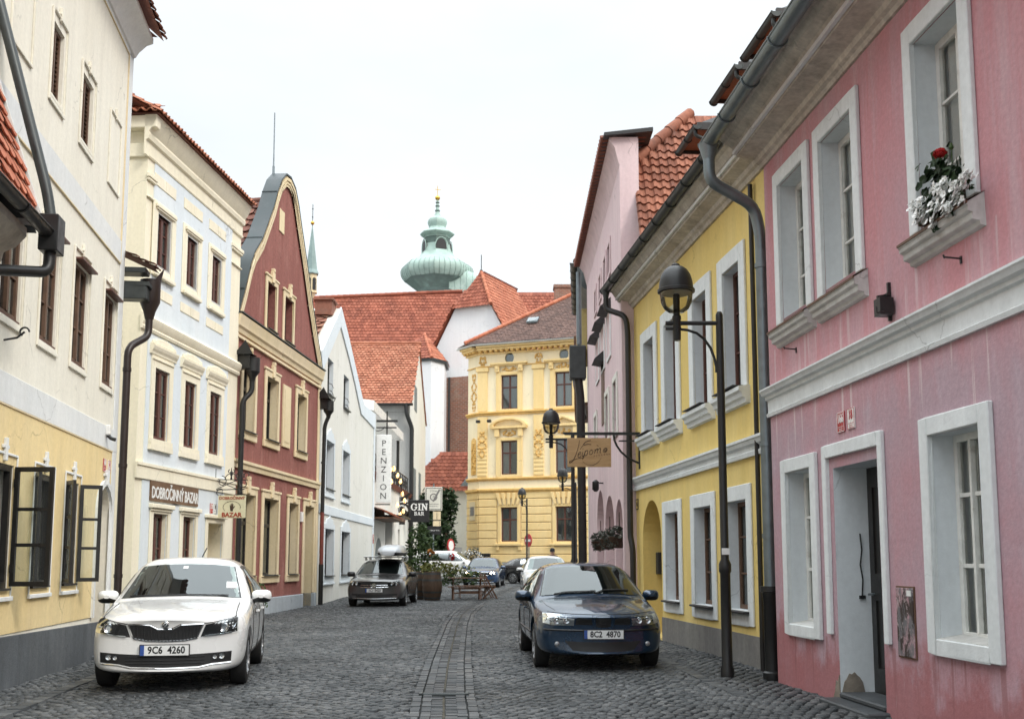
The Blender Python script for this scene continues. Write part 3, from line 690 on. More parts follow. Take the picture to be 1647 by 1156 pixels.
b.prism([rect(Fl[0],Fl[1],6.46,9.72)]+[rect(a,c,7.6,8.7) for a,c in T3],lambda x,z,k:(x,-.02 if k==0 else -.001,z))
b.prism([rect(Fl[0],Fl[1],3.42,6.12)]+[rect(a,c,3.96,5.44) for a,c in M3],lambda x,z,k:(x,-.02 if k==0 else -.001,z))
b.prism([[(Fl[0],.5),(DR[0]-.0,.5),(DR[0],2.33),(DR[1],2.33),(DR[1],.5),(Fl[1],.5),(Fl[1],3.09),(Fl[0],3.09)]]+[rect(a,c,.98,2.42) for a,c in G2],lambda x,z,k:(x,-.02 if k==0 else -.001,z))
b.build('blue_white_field','bluewhite_plaster',bz)
b=MB()
b.sweep([(0,6.13),(-.05,6.13),(-.07,6.18),(-.05,6.22),(-.10,6.30),(-.12,6.40),(-.07,6.46),(0,6.46)],U0-.05,U1+.03)
b.box(U0-.025,U1+.02,-.05,-.001,3.10,3.42); b.box(U0-.03,U1+.03,-.075,-.0505,3.36,3.42)
b.build('belt_course','ivory_trim',bz,smooth=35)
b=MB(); b.sweep([(0,9.72),(-.035,9.72),(-.035,10.02),(-.09,10.05),(-.11,10.14),(-.09,10.2),(-.16,10.30),(-.22,10.42),(-.25,10.5),(-.25,10.55),(0,10.55)],U0-.22,U1)
b.box(U0-.04,U1+.04,-.045,-.0352,9.74,9.78); b.build('cornice','ivory_trim',bz,smooth=30)
b=MB()
b.box(U0-.22,U0-.001,-.25,3,10.28,10.55); b.box(U0-.05,U0-.001,-.04,3,9.72,10.02)
b.build('side_cornice','ivory_trim',bz,bevel=.03,seg=2)
for x0,x1 in ((U0,-5.4),(-.72,U1)):
    b=MB(); b.box(x0-.05,x1+.05,-.075,-.002,9.30,9.40); b.box(x0-.025,x1+.025,-.055,-.001,9.24,9.30); b.box(x0-.02,x1+.02,-.05,-.003,8.88,8.92)
    b.build('pilaster_capital','ivory_trim',bz,bevel=.012)
for a,c in T3:
    xm=(a+c)/2
    for z0,z1 in ((9.27,9.52),(6.92,7.14)):
        b=MB(); b.box(xm-.55,xm+.55,-.030,-.0205,z0,z1); b.box(xm-.55,xm-.012,-.036,-.0301,z0+.01,z1-.01); b.box(xm+.012,xm+.55,-.036,-.0301,z0+.01,z1-.01); b.build('wall_panel','ivory_trim',bz,bevel=.004)
for i,(a,c) in enumerate(T3):
    o=window(bz,a,c,7.6,8.7,rev=.03,fw=.06,mat='brown_frame',pane='glass_mirror',mid=.10)
    b=MB(); strips(b,(a-.28,c+.28,7.34,8.94),(a-.05,c+.05,7.56,8.74),-.05,-.0205)
    b.box(a-.20,c+.20,-.10,-.0505,8.80,8.88); b.box(a-.22,c+.22,-.11,-.0505,7.34,7.43); b.box(a-.16,c+.16,-.08,-.0505,8.76,8.80)
    b.build('surround','ivory_trim',o,bevel=.025,seg=2)
    s=MB(); strips(s,(a-.045,c+.045,7.53,8.745),(a,c,7.6,8.7),-.035,.03); s.build('stone_frame','stone_sill',o)
for i,(a,c) in enumerate(M3):
    o=window(bz,a,c,3.96,5.44,rev=.02,fw=.07,mat='brown_frame',pane='glass_mirror',mid=.10,curtain=([(0,.3),(.75,1)],0,'curtain_dim'))
    b=MB(); strips(b,(a-.19,c+.19,3.86,5.70),(a,c,3.96,5.44),-.045,-.0205)
    b.box(a-.19,c+.19,-.08,-.0455,3.86,3.95); b.box(a-.20,c+.20,-.09,-.0205,3.72,3.80); b.box(a-.18,c+.18,-.09,-.0205,3.80,3.858)
    b.sweep([(-.021,5.70),(-.06,5.70),(-.07,5.75),(-.10,5.80),(-.12,5.86),(-.12,5.89),(-.021,5.92)],a-.28,c+.28); b.box(a-.17,c+.17,-.07,-.0455,5.60,5.64)
    xm=(a+c)/2
    for k in range(11):
        x=a-.18+(c-a+.36)*k/10; h=.13+.10*math.cos((x-xm)*3.2); b.lathe([(.01,5.92),(.03,5.94),(.028,5.92+h*.55),(.01,5.92+h*.75)],(x,-.05,0),7)
    b.prism([[(a-.22,5.92)]+[(a-.22+(c-a+.44)*k/12,5.95+.10*math.sin(PI*k/12)) for k in range(13)]+[(c+.22,5.92)]],lambda x,z,k:(x,-.075 if k==0 else -.022,z))
    b.build('hood_moulding','ivory_trim',o,bevel=.01)
for i,(a,c) in enumerate(G2):
    o=window(bz,a,c,.98,2.42,rev=.08,fw=.07,rows=(.5,),mat='brown_frame',pane='glass_dark',mid=.10)
    b=MB(); strips(b,(a-.17,c+.17,.86,2.52),(a,c,.98,2.42),-.05,-.0205); b.box(a-.22,c+.22,-.12,-.0205,2.53,2.62); b.box(a-.18,c+.18,-.08,-.051,2.47,2.525); b.box(a-.2,c+.2,-.1,-.051,.86,.95)
    b.build('surround','ivory_trim',o,bevel=.02,seg=2)
b=MB(); strips(b,(DR[0]-.15,DR[1]+.15,.5,2.44),(DR[0],DR[1],.5,2.33),-.05,-.0205,bottom=False); b.box(DR[0]-.2,DR[1]+.2,-.11,-.0205,2.45,2.53); b.build('door_surround','ivory_trim',bz,bevel=.02,seg=2)
d=MB(); d.box(DR[0],DR[1],.74,.79,0,2.33); 
for z0,z1 in ((.2,.9),(1.05,2.1)): strips(d,(DR[0]+.12,DR[1]-.12,z0,z1),(DR[0]+.16,DR[1]-.16,z0+.04,z1-.04),.72,.74)
d=d.build('door','ochre_trim',bz); h=MB(); h.tube([(DR[1]-.09,.74,1.05),(DR[1]-.09,.69,1.05),(DR[1]-.2,.69,1.05)],.012); h.build('handle','iron_black',d)
b=MB(); b.prism([[(U0,-.3),(DR[0]-.02,-.3),(DR[0]-.02,.5),(U0,.5)]],lambda x,z,k:(x,-.07 if k==0 else -.001,z)); b.box(DR[1]+.02,U1,-.07,-.001,-.3,.5); b.build('plinth','grey_plinth',bz,bevel=.012)
roof_tiles('roof',bz,'orange_tile',(U0-.26,-.33,10.57),(1,0,0),(0,.86,.5),rect(0,U1+.03-U0+.26,0,4.2),tw=.17,th=.24,lift=.03,kind='pan')
roof_tiles('roof_hip',bz,'orange_tile',(U0-.30,4,10.57),(0,-1,0),(.86,0,.5),[(0,0),(4.33,0),(4.0,.9),(1.5,3)],tw=.2,th=.24,lift=.045,kind='pan')
b=MB(); b.face([(U0-.26,-.31,10.56),(U1,-.31,10.56),(U1,7,10.56),(U0-.26,7,10.56)]); b.face([(U1,-.3,10.56),(U1,3.2,12.6),(U1,7,10.56)]); b.build('roof_base','brown_tile',bz)
# shop board with white lettering, a thing of its own
sb=empty('shop_sign',(0,0,0),0,'long brown wooden shop board lettered DOBROČINNÝ BAZAR on the blue-white house','shop sign'); sb.matrix_world=bz.matrix_world
wood('board_brown',(.12,.065,.035),(.19,.11,.06),scale=2.2,axis=(.5,1,1)); 
b=MB(); b.box(-5.06,-2.48,-.06,-.0205,2.67,3.09); b.build('board','board_brown',sb,bevel=.006)
t=MB(); put_text(t,'DOBROČINNÝ BAZAR',.30,(-3.77,-.064,2.84),sx=.86,sz=1.12,ext=.004,bold=.006,space=.95); t.build('lettering','white_enamel',sb)
plate(bz,-1.56,2.68,.19,.24,'red_enamel','120','red house number plate beside the brown shop board','white_enamel',y=-.021)
plate(bz,-1.32,2.68,.19,.24,'white_enamel','8','white house number plate beside the brown shop board','black_ink',y=-.021)
# wrought iron bracket carrying the hanging sign of the same shop
hs=empty('hanging_sign',(0,0,0),0,'cream sign with a dark hand and the words DOBROČINNÝ BAZAR hanging from scrolled iron','hanging sign'); hs.matrix_world=bz.matrix_world
hs.scale=bz.scale*.78; hs.location=bz.matrix_world@Vector((-1.33,0,0)); hs.location.z=.74; hs.rotation_euler=(0,0,bz.rotation_euler.z-R(90)); bpy.context.view_layer.update()
# in this frame x runs out over the street, y along the street away from the camera
b=MB(); b.beam((.02,0,3.05),(.02,0,3.75),.03,.03); b.tube([(.02,0,3.42),(1.05,0,3.40)],.016,6); b.tube([(.02,0,3.10),(.95,0,3.12)],.016,6)
b.tube([(.05,0,3.40),(.70,0,3.12)],.013,6); b.tube([(.05,0,3.12),(.70,0,3.40)],.013,6)
def scroll(b,cx,cz,r,a0,a1,k=.6,n=16,t=.013):
    b.tube([(cx+(r*(1-k*i/n))*math.cos(R(a0+(a1-a0)*i/n)),0,cz+(r*(1-k*i/n))*math.sin(R(a0+(a1-a0)*i/n))) for i in range(n+1)],t,6)
scroll(b,.52,3.40,.20,180,0,0); scroll(b,.22,3.36,.17,90,-250,.65); scroll(b,.82,3.52,.15,200,-120,.6); scroll(b,.92,3.30,.16,140,420,.6); scroll(b,.18,3.0,.14,60,320,.6); scroll(b,.72,3.0,.12,120,-160,.6)
scroll(b,1.02,3.55,.11,240,-60,.6)
b.lathe([(.02,3.40),(.035,3.44),(.02,3.5),(.045,3.58),(.02,3.66),(.006,3.78)],(.52,0,0),8)
for s in (-1,1): scroll(b,.52+s*.05,3.66,.06,90,90-s*250,.6)
b.tube([(.25,0,3.1),(.25,0,2.93)],.008,5); b.tube([(.9,0,3.1),(.9,0,2.93)],.008,5)
b.build('iron_bracket','iron_black',hs,smooth=50)
b=MB(); b.box(.13,1.0,-.015,.015,2.24,2.93); b.build('sign_board',paint('sign_cream',(.66,.62,.42),.5,.08),hs,bevel=.004)
t=MB(); put_text(t,'DOBROČINNÝ',.125,(.57,-.02,2.84),sx=.96,ext=.003,bold=.003); put_text(t,'BAZAR',.19,(.57,-.02,2.33),sx=1.05,ext=.003,bold=.006); t.build('lettering',paint('sign_red',(.33,.05,.02),.5,.1),hs)
t=MB()
def handshape(t,c,s,y):
    pts=[(-.10,-.32),(.10,-.32),(.13,-.12),(.30,.10),(.25,.14),(.13,.03),(.13,.30),(.085,.31),(.07,.08),(.055,.36),(.0,.37),(-.005,.09),(-.04,.34),(-.09,.33),(-.075,.06),(-.14,.24),(-.18,.22),(-.15,-.1)]
    t.prism([[(c[0]+p*s,c[1]+q*s) for p,q in pts]],lambda a,z,k:(a,y-.004 if k==0 else y,z))
handshape(t,(.57,2.56),.36,-.016)
for k in range(14):
    an=R(-20+220*k/13); rr=.23; t.tube([(.57+rr*math.cos(an)*1.15,-.018,2.57+rr*math.sin(an)*.85),(.57+(rr+.03)*math.cos(an+.35)*1.1,-.018,2.57+(rr-.03)*math.sin(an+.35)*.85)],.006,5)
t.build('hand_emblem','oak_dark',hs)
# ---------------- brick-red gabled house
rd=house('red_gabled_house',(-6.655,29.312),(.0744,.9972),'dark red house with curved baroque gable, lead coping and sand window frames','house')
U0,U1=-2.0,5.55
UPW=[(-.2,.86),(2.86,3.86)]; LOW=[(-.18,1.14),(2.25,3.2)]; RDR=(4.0,5.05); GW=[(-.38,.45),(1.3,2.2)]
L0=-2.87
UPW=[(-2.2,-1.22)]+UPW; LOW=[(-2.2,-.95)]+LOW
gout=[(5.55,7.5),(5.36,7.89),(4.7,8.67),(4.06,9.49),(3.43,10.43),(3.0,11.0),(2.62,11.5),(2.26,12.02),(1.9,12.38),(1.42,12.53),(.97,12.47),(.49,12.12),(.13,11.65),(-.16,11.15),(-.64,10.54),(-1.1,9.95),(-1.74,9.38),(-2.02,9.0),(-2.42,8.24),(-2.86,7.5)]
body=[(L0,-.3),(U1,-.3),(U1,7.3),(L0,7.3)]
holes=[rect(a,c,4.7,6.42) for a,c in UPW]+[rect(a,c,1.06,3.12) for a,c in LOW]+[rect(RDR[0],RDR[1],0,3.12)]
shell(rd,body,holes,8,'red_plaster',revs=[.28]*6+[.45],m2='sand_trim')
g=MB(); gh=[rect(a,c,7.7,9.02) for a,c in GW]
gp=[(x,max(z,7.3)) for x,z in gout]; gp=[(U1,7.3)]+gp+[(L0,7.3)]
g.prism([gp]+gh,lambda x,z,k:(x,0 if k==0 else .26,z)); g.build('gable_wall','red_plaster',rd)
b=MB(); b.prism([gout+[]],lambda x,z,k:(x,-.001,z)) if False else None
# coping of lead sheets following the curve, with standing seams
cp=MB(); no=[]
k=len(gout)
for i,(x,z) in enumerate(gout):
    a=gout[max(0,i-1)]; c=gout[min(k-1,i+1)]; dx,dz=c[0]-a[0],c[1]-a[1]; l=math.hypot(dx,dz); no.append((dz/l,-dx/l))
up=[(x+n_[0]*.02,z+n_[1]*.02) for (x,z),n_ in zip(gout,no)]; up2=[(x+n_[0]*.07,z+n_[1]*.07) for (x,z),n_ in zip(gout,no)]
for i in range(k-1):
    A,B_,C_,D_=up[i],up[i+1],up2[i+1],up2[i]
    cp.face([(D_[0],-.10,D_[1]),(C_[0],-.10,C_[1]),(C_[0],.34,C_[1]),(D_[0],.34,D_[1])]); cp.face([(A[0],-.10,A[1]),(B_[0],-.10,B_[1]),(C_[0],-.10,C_[1]),(D_[0],-.10,D_[1])])
    cp.face([(D_[0],.34,D_[1]),(C_[0],.34,C_[1]),(C_[0],.34,C_[1]-.38),(D_[0],.34,D_[1]-.38)]); cp.face([(A[0],-.1,A[1]),(A[0],.26,A[1]),(B_[0],.26,B_[1]),(B_[0],-.1,B_[1])])
    if i%3==0: cp.beam((D_[0],-.09,D_[1]),(D_[0],.34,D_[1]),.03,.03)
cp.build('gable_coping','lead_sheet',rd,smooth=40)
def follow(b,off0,off1,y0,y1,pts,nrm):
    for i in range(len(pts)-1):
        q=[]
        for (p,n_) in ((pts[i],nrm[i]),(pts[i+1],nrm[i+1])):
            q.append((p[0]-n_[0]*off0,p[1]-n_[1]*off0)); q.append((p[0]-n_[0]*off1,p[1]-n_[1]*off1))
        a,c,d,e=q
        b.add([(a[0],y0,a[1]),(c[0],y0,c[1]),(e[0],y0,e[1]),(d[0],y0,d[1]),(a[0],y1,a[1]),(c[0],y1,c[1]),(e[0],y1,e[1]),(d[0],y1,d[1])],[(0,1,2,3),(0,4,5,1),(2,6,7,3)])
b=MB(); follow(b,0,.30,-.06,.001,gout,no); follow(b,.03,.12,-.10,-.059,gout,no); follow(b,.17,.22,-.085,-.059,gout,no); b.build('gable_moulding','sand_trim',rd,smooth=40)
b=MB(); b.sweep([(0,7.12),(-.05,7.12),(-.07,7.22),(-.12,7.27),(-.13,7.38),(-.16,7.46),(-.17,7.54),(0,7.56)],L0,U1+.06); b.box(L0-.04,U1+.05,-.07,-.001,6.98,7.05); b.build('cornice','sand_trim',rd,smooth=30)
b=MB(); b.box(L0,U1+.08,-.20,0,7.57,7.60); b.build('cornice_flashing','zinc_dark',rd)
b=MB(); b.sweep([(0,3.74),(-.06,3.74),(-.07,3.84),(-.11,3.88),(-.11,3.95),(0,3.97)],L0-.02,U1+.06); b.build('belt_course','sand_trim',rd,smooth=30)
for x0,x1 in ((U1-.20,U1+.03),(L0,L0+.2)):
    b=MB(); b.box(x0,x1,-.045,-.001,-.2,7.1); b.build('corner_strip','sand_trim',rd,bevel=.01)
def red_surround(o,a,c,z0,z1,s=.17,base=True):
    b=MB(); strips(b,(a-s,c+s,z0-(.02 if base else 0),z1+s),(a,c,z0,z1),-.05,-.001,bottom=False)
    b.box(a-s-.04,c+s+.04,-.075,-.002,z1+s+.002,z1+s+.07); xm=(a+c)/2; b.box(xm-.10,xm+.10,-.095,-.003,z1+.03,z1+s+.20); b.box(xm-.055,xm+.055,-.11,-.004,z1+s+.2,z1+s+.30)
    if base: b.box(a-s-.03,c+s+.03,-.07,-.002,z0-.20,z0-.025); b.box(a-s,c+s,-.10,.25,z0-.025,z0-.001)
    b.build('surround','sand_trim',o,bevel=.012)
    if base: s_=MB(); s_.box(a-.02,c+.02,-.14,.2,z0,z0+.02); s_.build('sill','zinc_dark',o)
for a,c in UPW: o=window(rd,a,c,4.7,6.42,rev=.19,fw=.07,rows=(),transom=.68,mat='black_frame',pane='glass_dark',curtain=([(0,1)],0,'curtain_grey')); red_surround(o,a,c,4.7,6.42)
for a,c in LOW: o=window(rd,a,c,1.06,3.12,rev=.19,fw=.07,rows=(),transom=.66,mat='black_frame',pane='glass_dark',curtain=([(0,1)],0,'curtain_grey')); red_surround(o,a,c,1.06,3.12)
for a,c in GW: o=window(rd,a,c,7.7,9.02,rev=.19,fw=.06,rows=(),mat='black_frame'); red_surround(o,a,c,7.7,9.02,.14)
b=MB(); b.box(1.38,2.14,-.05,-.001,4.68,6.46); b.box(1.5,2.02,-.062,-.051,4.82,6.32); b.build('blind_panel','sand_trim',rd,bevel=.012)
b=MB(); b.box(.62,1.08,-.03,-.001,10.74,11.40); b.build('gable_slot','sand_trim',rd,bevel=.01)
dr=MB(); dr.box(RDR[0],RDR[1],.42,.47,0,3.12); strips(dr,(RDR[0]+.1,RDR[1]-.1,.2,1.1),(RDR[0]+.15,RDR[1]-.15,.25,1.05),.40,.42); strips(dr,(RDR[0]+.1,RDR[1]-.1,1.2,2.4),(RDR[0]+.15,RDR[1]-.15,1.25,2.35),.40,.42)
dr=dr.build('door','black_frame',rd); h=MB(); h.tube([(4.1,.42,1.1),(4.1,.37,1.1),(4.22,.37,1.1)],.012); h.build('handle','zinc',dr); red_surround(dr,RDR[0],RDR[1],.48,3.12,base=False)
b=MB(); b.box(L0,RDR[0]-.18,-.09,-.001,-.3,.47); b.box(RDR[1]+.0,RDR[1]+.22,-.12,.4,-.3,.47); b.build('plinth','pale_plinth',rd,bevel=.015)
b=MB(); b.box(3.55,3.72,-.07,-.001,2.62,2.92); b.build('letter_plate','white_enamel',rd,bevel=.01)
roof_tiles('roof',rd,'brown_tile',(L0-.2,9,7.35),(0,-1,0),(4.35,0,4.5),rect(0,8.75,0,6.2),tw=.27,th=.34,lift=.06)
b=MB(); b.face([(1.4,.26,11.85),(1.4,9,11.85),(5.7,9,7.4),(5.7,.26,7.4)]); b.face([(L0-.2,9,7.35),(1.4,9,11.85),(5.7,9,7.4)]); b.build('roof_far_side','brown_tile',rd)
ridge_tiles('roof_ridge',rd,'brown_tile',(1.4,.26,11.86),(1.4,9,11.86),.13,.4)
an=empty('antenna_mast',(0,0,0),0,'thin bare antenna mast standing on top of the red gable','antenna'); an.matrix_world=rd.matrix_world
b=MB(); b.tube([(.95,.3,12.2),(.94,.3,13.1),(.92,.3,14.35)],[.03,.018,.016],8); b.tube([(.95,.3,12.2),(.95,.3,12.75)],.036,8); b.build('mast','zinc',an,smooth=50)
def hopper(root,x,y,z,mat='iron_black',sc=1):
    b=MB(); b.lathe([(.04*sc,z-.62*sc),(.065*sc,z-.62*sc),(.09*sc,z-.5*sc),(.19*sc,z-.36*sc),(.19*sc,z),(.17*sc,z)],(x,y,0),14)
    for an in (30,110,200,300):
        ca,sa=math.cos(R(an)),math.sin(R(an)); b.add([(x+ca*.19*sc-sa*.09,y+sa*.19*sc+ca*.09,z),(x+ca*.19*sc+sa*.09,y+sa*.19*sc-ca*.09,z),(x+ca*.30*sc,y+sa*.30*sc,z+.22*sc*(1 if an in(110,300) else .1))],[(0,1,2),(2,1,0)])
    b.box(x-.22*sc,x+.05,y,y+.42,z-.3*sc,z+.05); b.add([(x-.3,y-.1,z+.05),(x-.3,y+.4,z+.05),(x+.06,y+.4,z+.05),(x+.06,y-.1,z+.05),(x-.3,y+.1,z+.42),(x-.05,y+.3,z+.3)],[(0,3,5,4),(0,4,1),(1,4,5,2),(3,2,5)],0)
    return b.build('rain_hopper',mat,root,smooth=30)
hopper(bz,.22,-.32,6.62); pipe(bz,[(.22,-.32,6.0),(.22,-.32,5.75),(.08,-.13,5.5),(.08,-.13,-.1)],.068,'iron_black',collars=(1.1,2.9,4.6))
hopper(rd,5.70,-.28,6.6,sc=.9)
pipe(rd,[(5.70,-.28,6.1),(5.70,-.16,5.8),(5.70,-.14,3.0)],.065,'iron_black',collars=(4.6,)); pipe(rd,[(5.70,-.14,3.0),(5.70,-.14,1.35)],.066,'pipe_rust'); pipe(rd,[(5.70,-.14,1.35),(5.70,-.14,-.1)],.078,'iron_black')
# ---------------- white gabled house
wh=house('white_gabled_house',(-6.23,35.763),(.0065,1.0),'off-white gabled house with deep white window reveals behind a grey parked car','house')
L0,U1=-.75,12.55
wout=[(L0,-.3),(U1,-.3),(U1,7.95),(9.05,7.85),(8.4,8.05),(6.8,8.8),(4.8,9.72),(2.8,10.52),(L0,8.25)]
W1=[(.5,1.6),(3.87,5.1)]; W2=[(.42,1.95),(3.84,5.45)]; W3=[(.49,2.2),(3.86,5.8)]
holes=[rect(a,c,7.05,8.3) for a,c in W1]+[rect(a,c,3.86,5.48) for a,c in W2]+[rect(a,c,.95,2.52) for a,c in W3]
shell(wh,wout,holes,9,'offwhite_plaster',revs=[.22]*2+[.30]*4,m2='bluewhite_plaster')
b=MB(); b.prism([[(U1,7.3),(U1+.02,7.98),(9.05,7.9),(8.4,8.1),(6.8,8.85),(4.8,9.77),(2.8,10.57),(L0,8.3),(L0,7.55),(2.8,9.85),(4.8,9.08),(6.5,8.3),(8.2,7.4)]],lambda x,z,k:(x,-.05 if k==0 else -.001,z)); b.build('gable_band','bluewhite_plaster',wh,bevel=.012)
b=MB(); b.box(L0,U1+.01,-.045,-.001,2.99,3.30); b.box(U1-.35,U1+.015,-.04,-.001,-.2,7.3); b.build('belt_course','bluewhite_plaster',wh,bevel=.012)
def scal(b,a,c,z,s=.16):
    xm=(a+c)/2; w2=(c-a)/2+s
    b.prism([[(xm-w2,z),(xm+w2,z),(xm+w2,z+.18),(xm+w2*.72,z+.20),(xm+w2*.6,z+.34),(xm+w2*.3,z+.36),(xm,z+.48),(xm-w2*.3,z+.36),(xm-w2*.6,z+.34),(xm-w2*.72,z+.20),(xm-w2,z+.18)]],lambda x,q,k:(x,-.04 if k==0 else -.001,q))
for grp,z0,z1 in ((W1,7.05,8.3),(W2,3.86,5.48),(W3,.95,2.52)):
    for a,c in grp:
        o=window(wh,a,c,z0,z1,rev=.14 if z0>6 else .22,fw=.07,rows=(.5,),mat='black_frame',curtain=([(0,1)],0,'curtain_grey'))
        if z0<6:
            b=MB(); strips(b,(a-.15,c+.15,z0-.22,z1),(a,c,z0,z1),-.035,-.001,bottom=True); scal(b,a,c,z1+.001); b.box(a-.2,c+.2,-.07,-.002,z0-.29,z0-.222); b.build('surround','bluewhite_plaster',o,bevel=.01)
        s=MB(); s.box(a-.03,c+.03,-.10,.28,z0-.02,z0+.015); s.build('sill','zinc_dark',o)
        if z0>6:
            r_=MB()
            for z in (z0+.12,z0+.36): r_.tube([(a+.02,-.02,z),(a+.25,-.10,z),(c-.02,-.02,z)],.012,5)
            r_.build('window_guard','iron_black',o)
wr=MB()
roof_tiles('roof',wh,'dull_tile',(L0-2.0,8.5,7.35),(0,-1,0),(5.55,0,3.12),rect(0,8.2,0,6.35),tw=.27,th=.3,lift=.06)
b=MB(); b.face([(2.8,.1,10.45),(2.8,9,10.45),(9.1,9,7.8),(9.1,.1,7.8)]); b.face([(9.1,.1,7.8),(9.1,9,7.8),(U1,9,7.8),(U1,.1,7.8)]); b.build('roof_far_side','dull_tile',wh)
b=MB(); b.box(1.9,2.75,.15,.75,10.1,10.62); b.box(1.82,2.83,.08,.82,10.62,10.68); b.build('chimney','dull_tile',wh)
plate(wh,12.35,2.42,.3,.4,'red_enamel','114','red house number plate at the far corner of the white gabled house','white_enamel',y=-.041)
# ================================================================== RIGHT SIDE
# ---------------- near pink house (no. 18)
pk=house('pink_house',(3.453,10.209),(.0789,-.9969),'nearest pink house with weathered plaster, white window frames and a flower-filled sill','house')
L0,U1=-3.16,6.2
UP=[(1.10,1.95),(-1.17,-.27),(-2.56,-1.68)]; LR=[(1.10,1.96),(-2.57,-1.74)]; D=(-1.16,-.04)
holes=[rect(a,c,4.31,5.95) for a,c in UP]+[rect(LR[0][0],LR[0][1],.80,2.48),rect(LR[1][0],LR[1][1],.725,2.46),[(D[0],.10),(D[1],.10),(D[1],2.40),(D[0],2.40)],rect(3.4,4.3,4.31,5.95),rect(3.6,4.5,.8,2.48)]
def pink_mat():
    m,t,n,L,b=mk('pink_wall'); tc=n.new('ShaderNodeTexCoord').outputs['Object']; sep=n.new('ShaderNodeSeparateXYZ'); L.new(tc,sep.inputs[0])
    zn=n.new('ShaderNodeMath'); zn.operation='MULTIPLY_ADD'; zn.inputs[1].default_value=1.5; L.new(noise(n,L,tc,1.1,6,.65,(1,1,.5)),zn.inputs[0]); L.new(sep.outputs['Z'],zn.inputs[2])
    rose=mixc(n,L,rng(n,L,noise(n,L,tc,.8,6,.65,(1,1,.35)),.42,.62,0,1),(.54,.26,.28),(.50,.31,.34))
    rose=mixc(n,L,rng(n,L,noise(n,L,tc,1.5,7,.7,(2.2,2.2,.22)),.48,.68,0,.65),rose,(.55,.41,.44))
    lil=mixc(n,L,rng(n,L,noise(n,L,tc,1.0,6,.65,(1,1,.6)),.40,.62,0,1),(.45,.325,.365),(.49,.28,.31))
    lil=mixc(n,L,rng(n,L,noise(n,L,tc,2.1,7,.7,(1.6,1.6,.35)),.52,.66,0,.75),lil,(.50,.385,.435))
    col=mixc(n,L,rng(n,L,zn.outputs[0],3.55,4.05,0,1),lil,rose)
    # old damp at the foot of the wall: red brown tide marks with their own ragged edge
    zz=n.new('ShaderNodeMath'); zz.operation='MULTIPLY_ADD'; zz.inputs[1].default_value=1.9; L.new(noise(n,L,tc,1.6,7,.7,(1,1,.7)),zz.inputs[0]); L.new(sep.outputs['Z'],zz.inputs[2])
    col=mixc(n,L,rng(n,L,zz.outputs[0],1.35,1.65,.75,0),col,(.36,.125,.125))
    col=mixc(n,L,rng(n,L,noise(n,L,tc,3.0,8,.75,(3,3,.5)),.60,.75,0,.55),col,(.60,.47,.50))
    col=mixc(n,L,rng(n,L,noise(n,L,tc,2.6,9,.8),.62,.78,0,.6),col,(.27,.12,.11))
    col=mixc(n,L,1.0,col,rng(n,L,noise(n,L,tc,22,4,.6),.3,.7,.9,1.08),'MULTIPLY')
    # pale lime runs below the string course and dark ones below the sills
    run=noise(n,L,tc,9,3,.5,(1,1,.04)); zr=n.new('ShaderNodeMath'); zr.operation='MULTIPLY_ADD'; zr.inputs[1].default_value=1.1; L.new(noise(n,L,tc,7,2,.5,(1,1,.02)),zr.inputs[0]); L.new(sep.outputs['Z'],zr.inputs[2])
    def run_at(top,col,c,th,k):
        f1=rng(n,L,run,th,th+.05,0,k); f2=rng(n,L,zr.outputs[0],top-.15,top+.25,0,1); f3=rng(n,L,sep.outputs['Z'],top-.02,top,1,0)
        for f in (f2,f3):
            q=n.new('ShaderNodeMath'); q.operation='MULTIPLY'; L.new(f1,q.inputs[0]); L.new(f,q.inputs[1]); f1=q.outputs[0]
        return mixc(n,L,f1,col,c)
    col=run_at(3.22,col,(.66,.56,.57),.60,.8); col=run_at(4.02,col,(.60,.47,.49),.58,.7); col=run_at(.66,col,(.30,.13,.13),.56,.6)
    L.new(col,b.inputs['Base Color']); b.inputs['Roughness'].default_value=.92; b.inputs['Specular IOR Level'].default_value=.15
    h=n.new('ShaderNodeMath'); h.operation='MULTIPLY_ADD'; h.inputs[1].default_value=2.5; L.new(noise(n,L,tc,3,4),h.inputs[0]); L.new(noise(n,L,tc,40,4,.7),h.inputs[2]); bump(n,L,b,h.outputs[0],.45,.01)
pink_mat()
shell(pk,[(L0,-.3),(U1,-.3),(U1,6.75),(L0,6.75)],holes,7,'pink_wall',revs=[.34]*3+[.34]*2+[.40,.3,.3],m2='reveal_white')
def flat_surround(o,a,c,z0,z1,s,mat='white_band',t=.035,bot=None,left=None):
    b=MB(); strips(b,(a-s,c+s,z0-(s*.75 if bot is None else bot),z1+s),(a,c,z0,z1),-t,-.001); b.build('surround',mat,o,bevel=.008)
plaster('frame_white',(.74,.77,.77),(.70,.73,.73),var=.08,dirt=.3,dirtc=(.50,.49,.47),bs=.3)
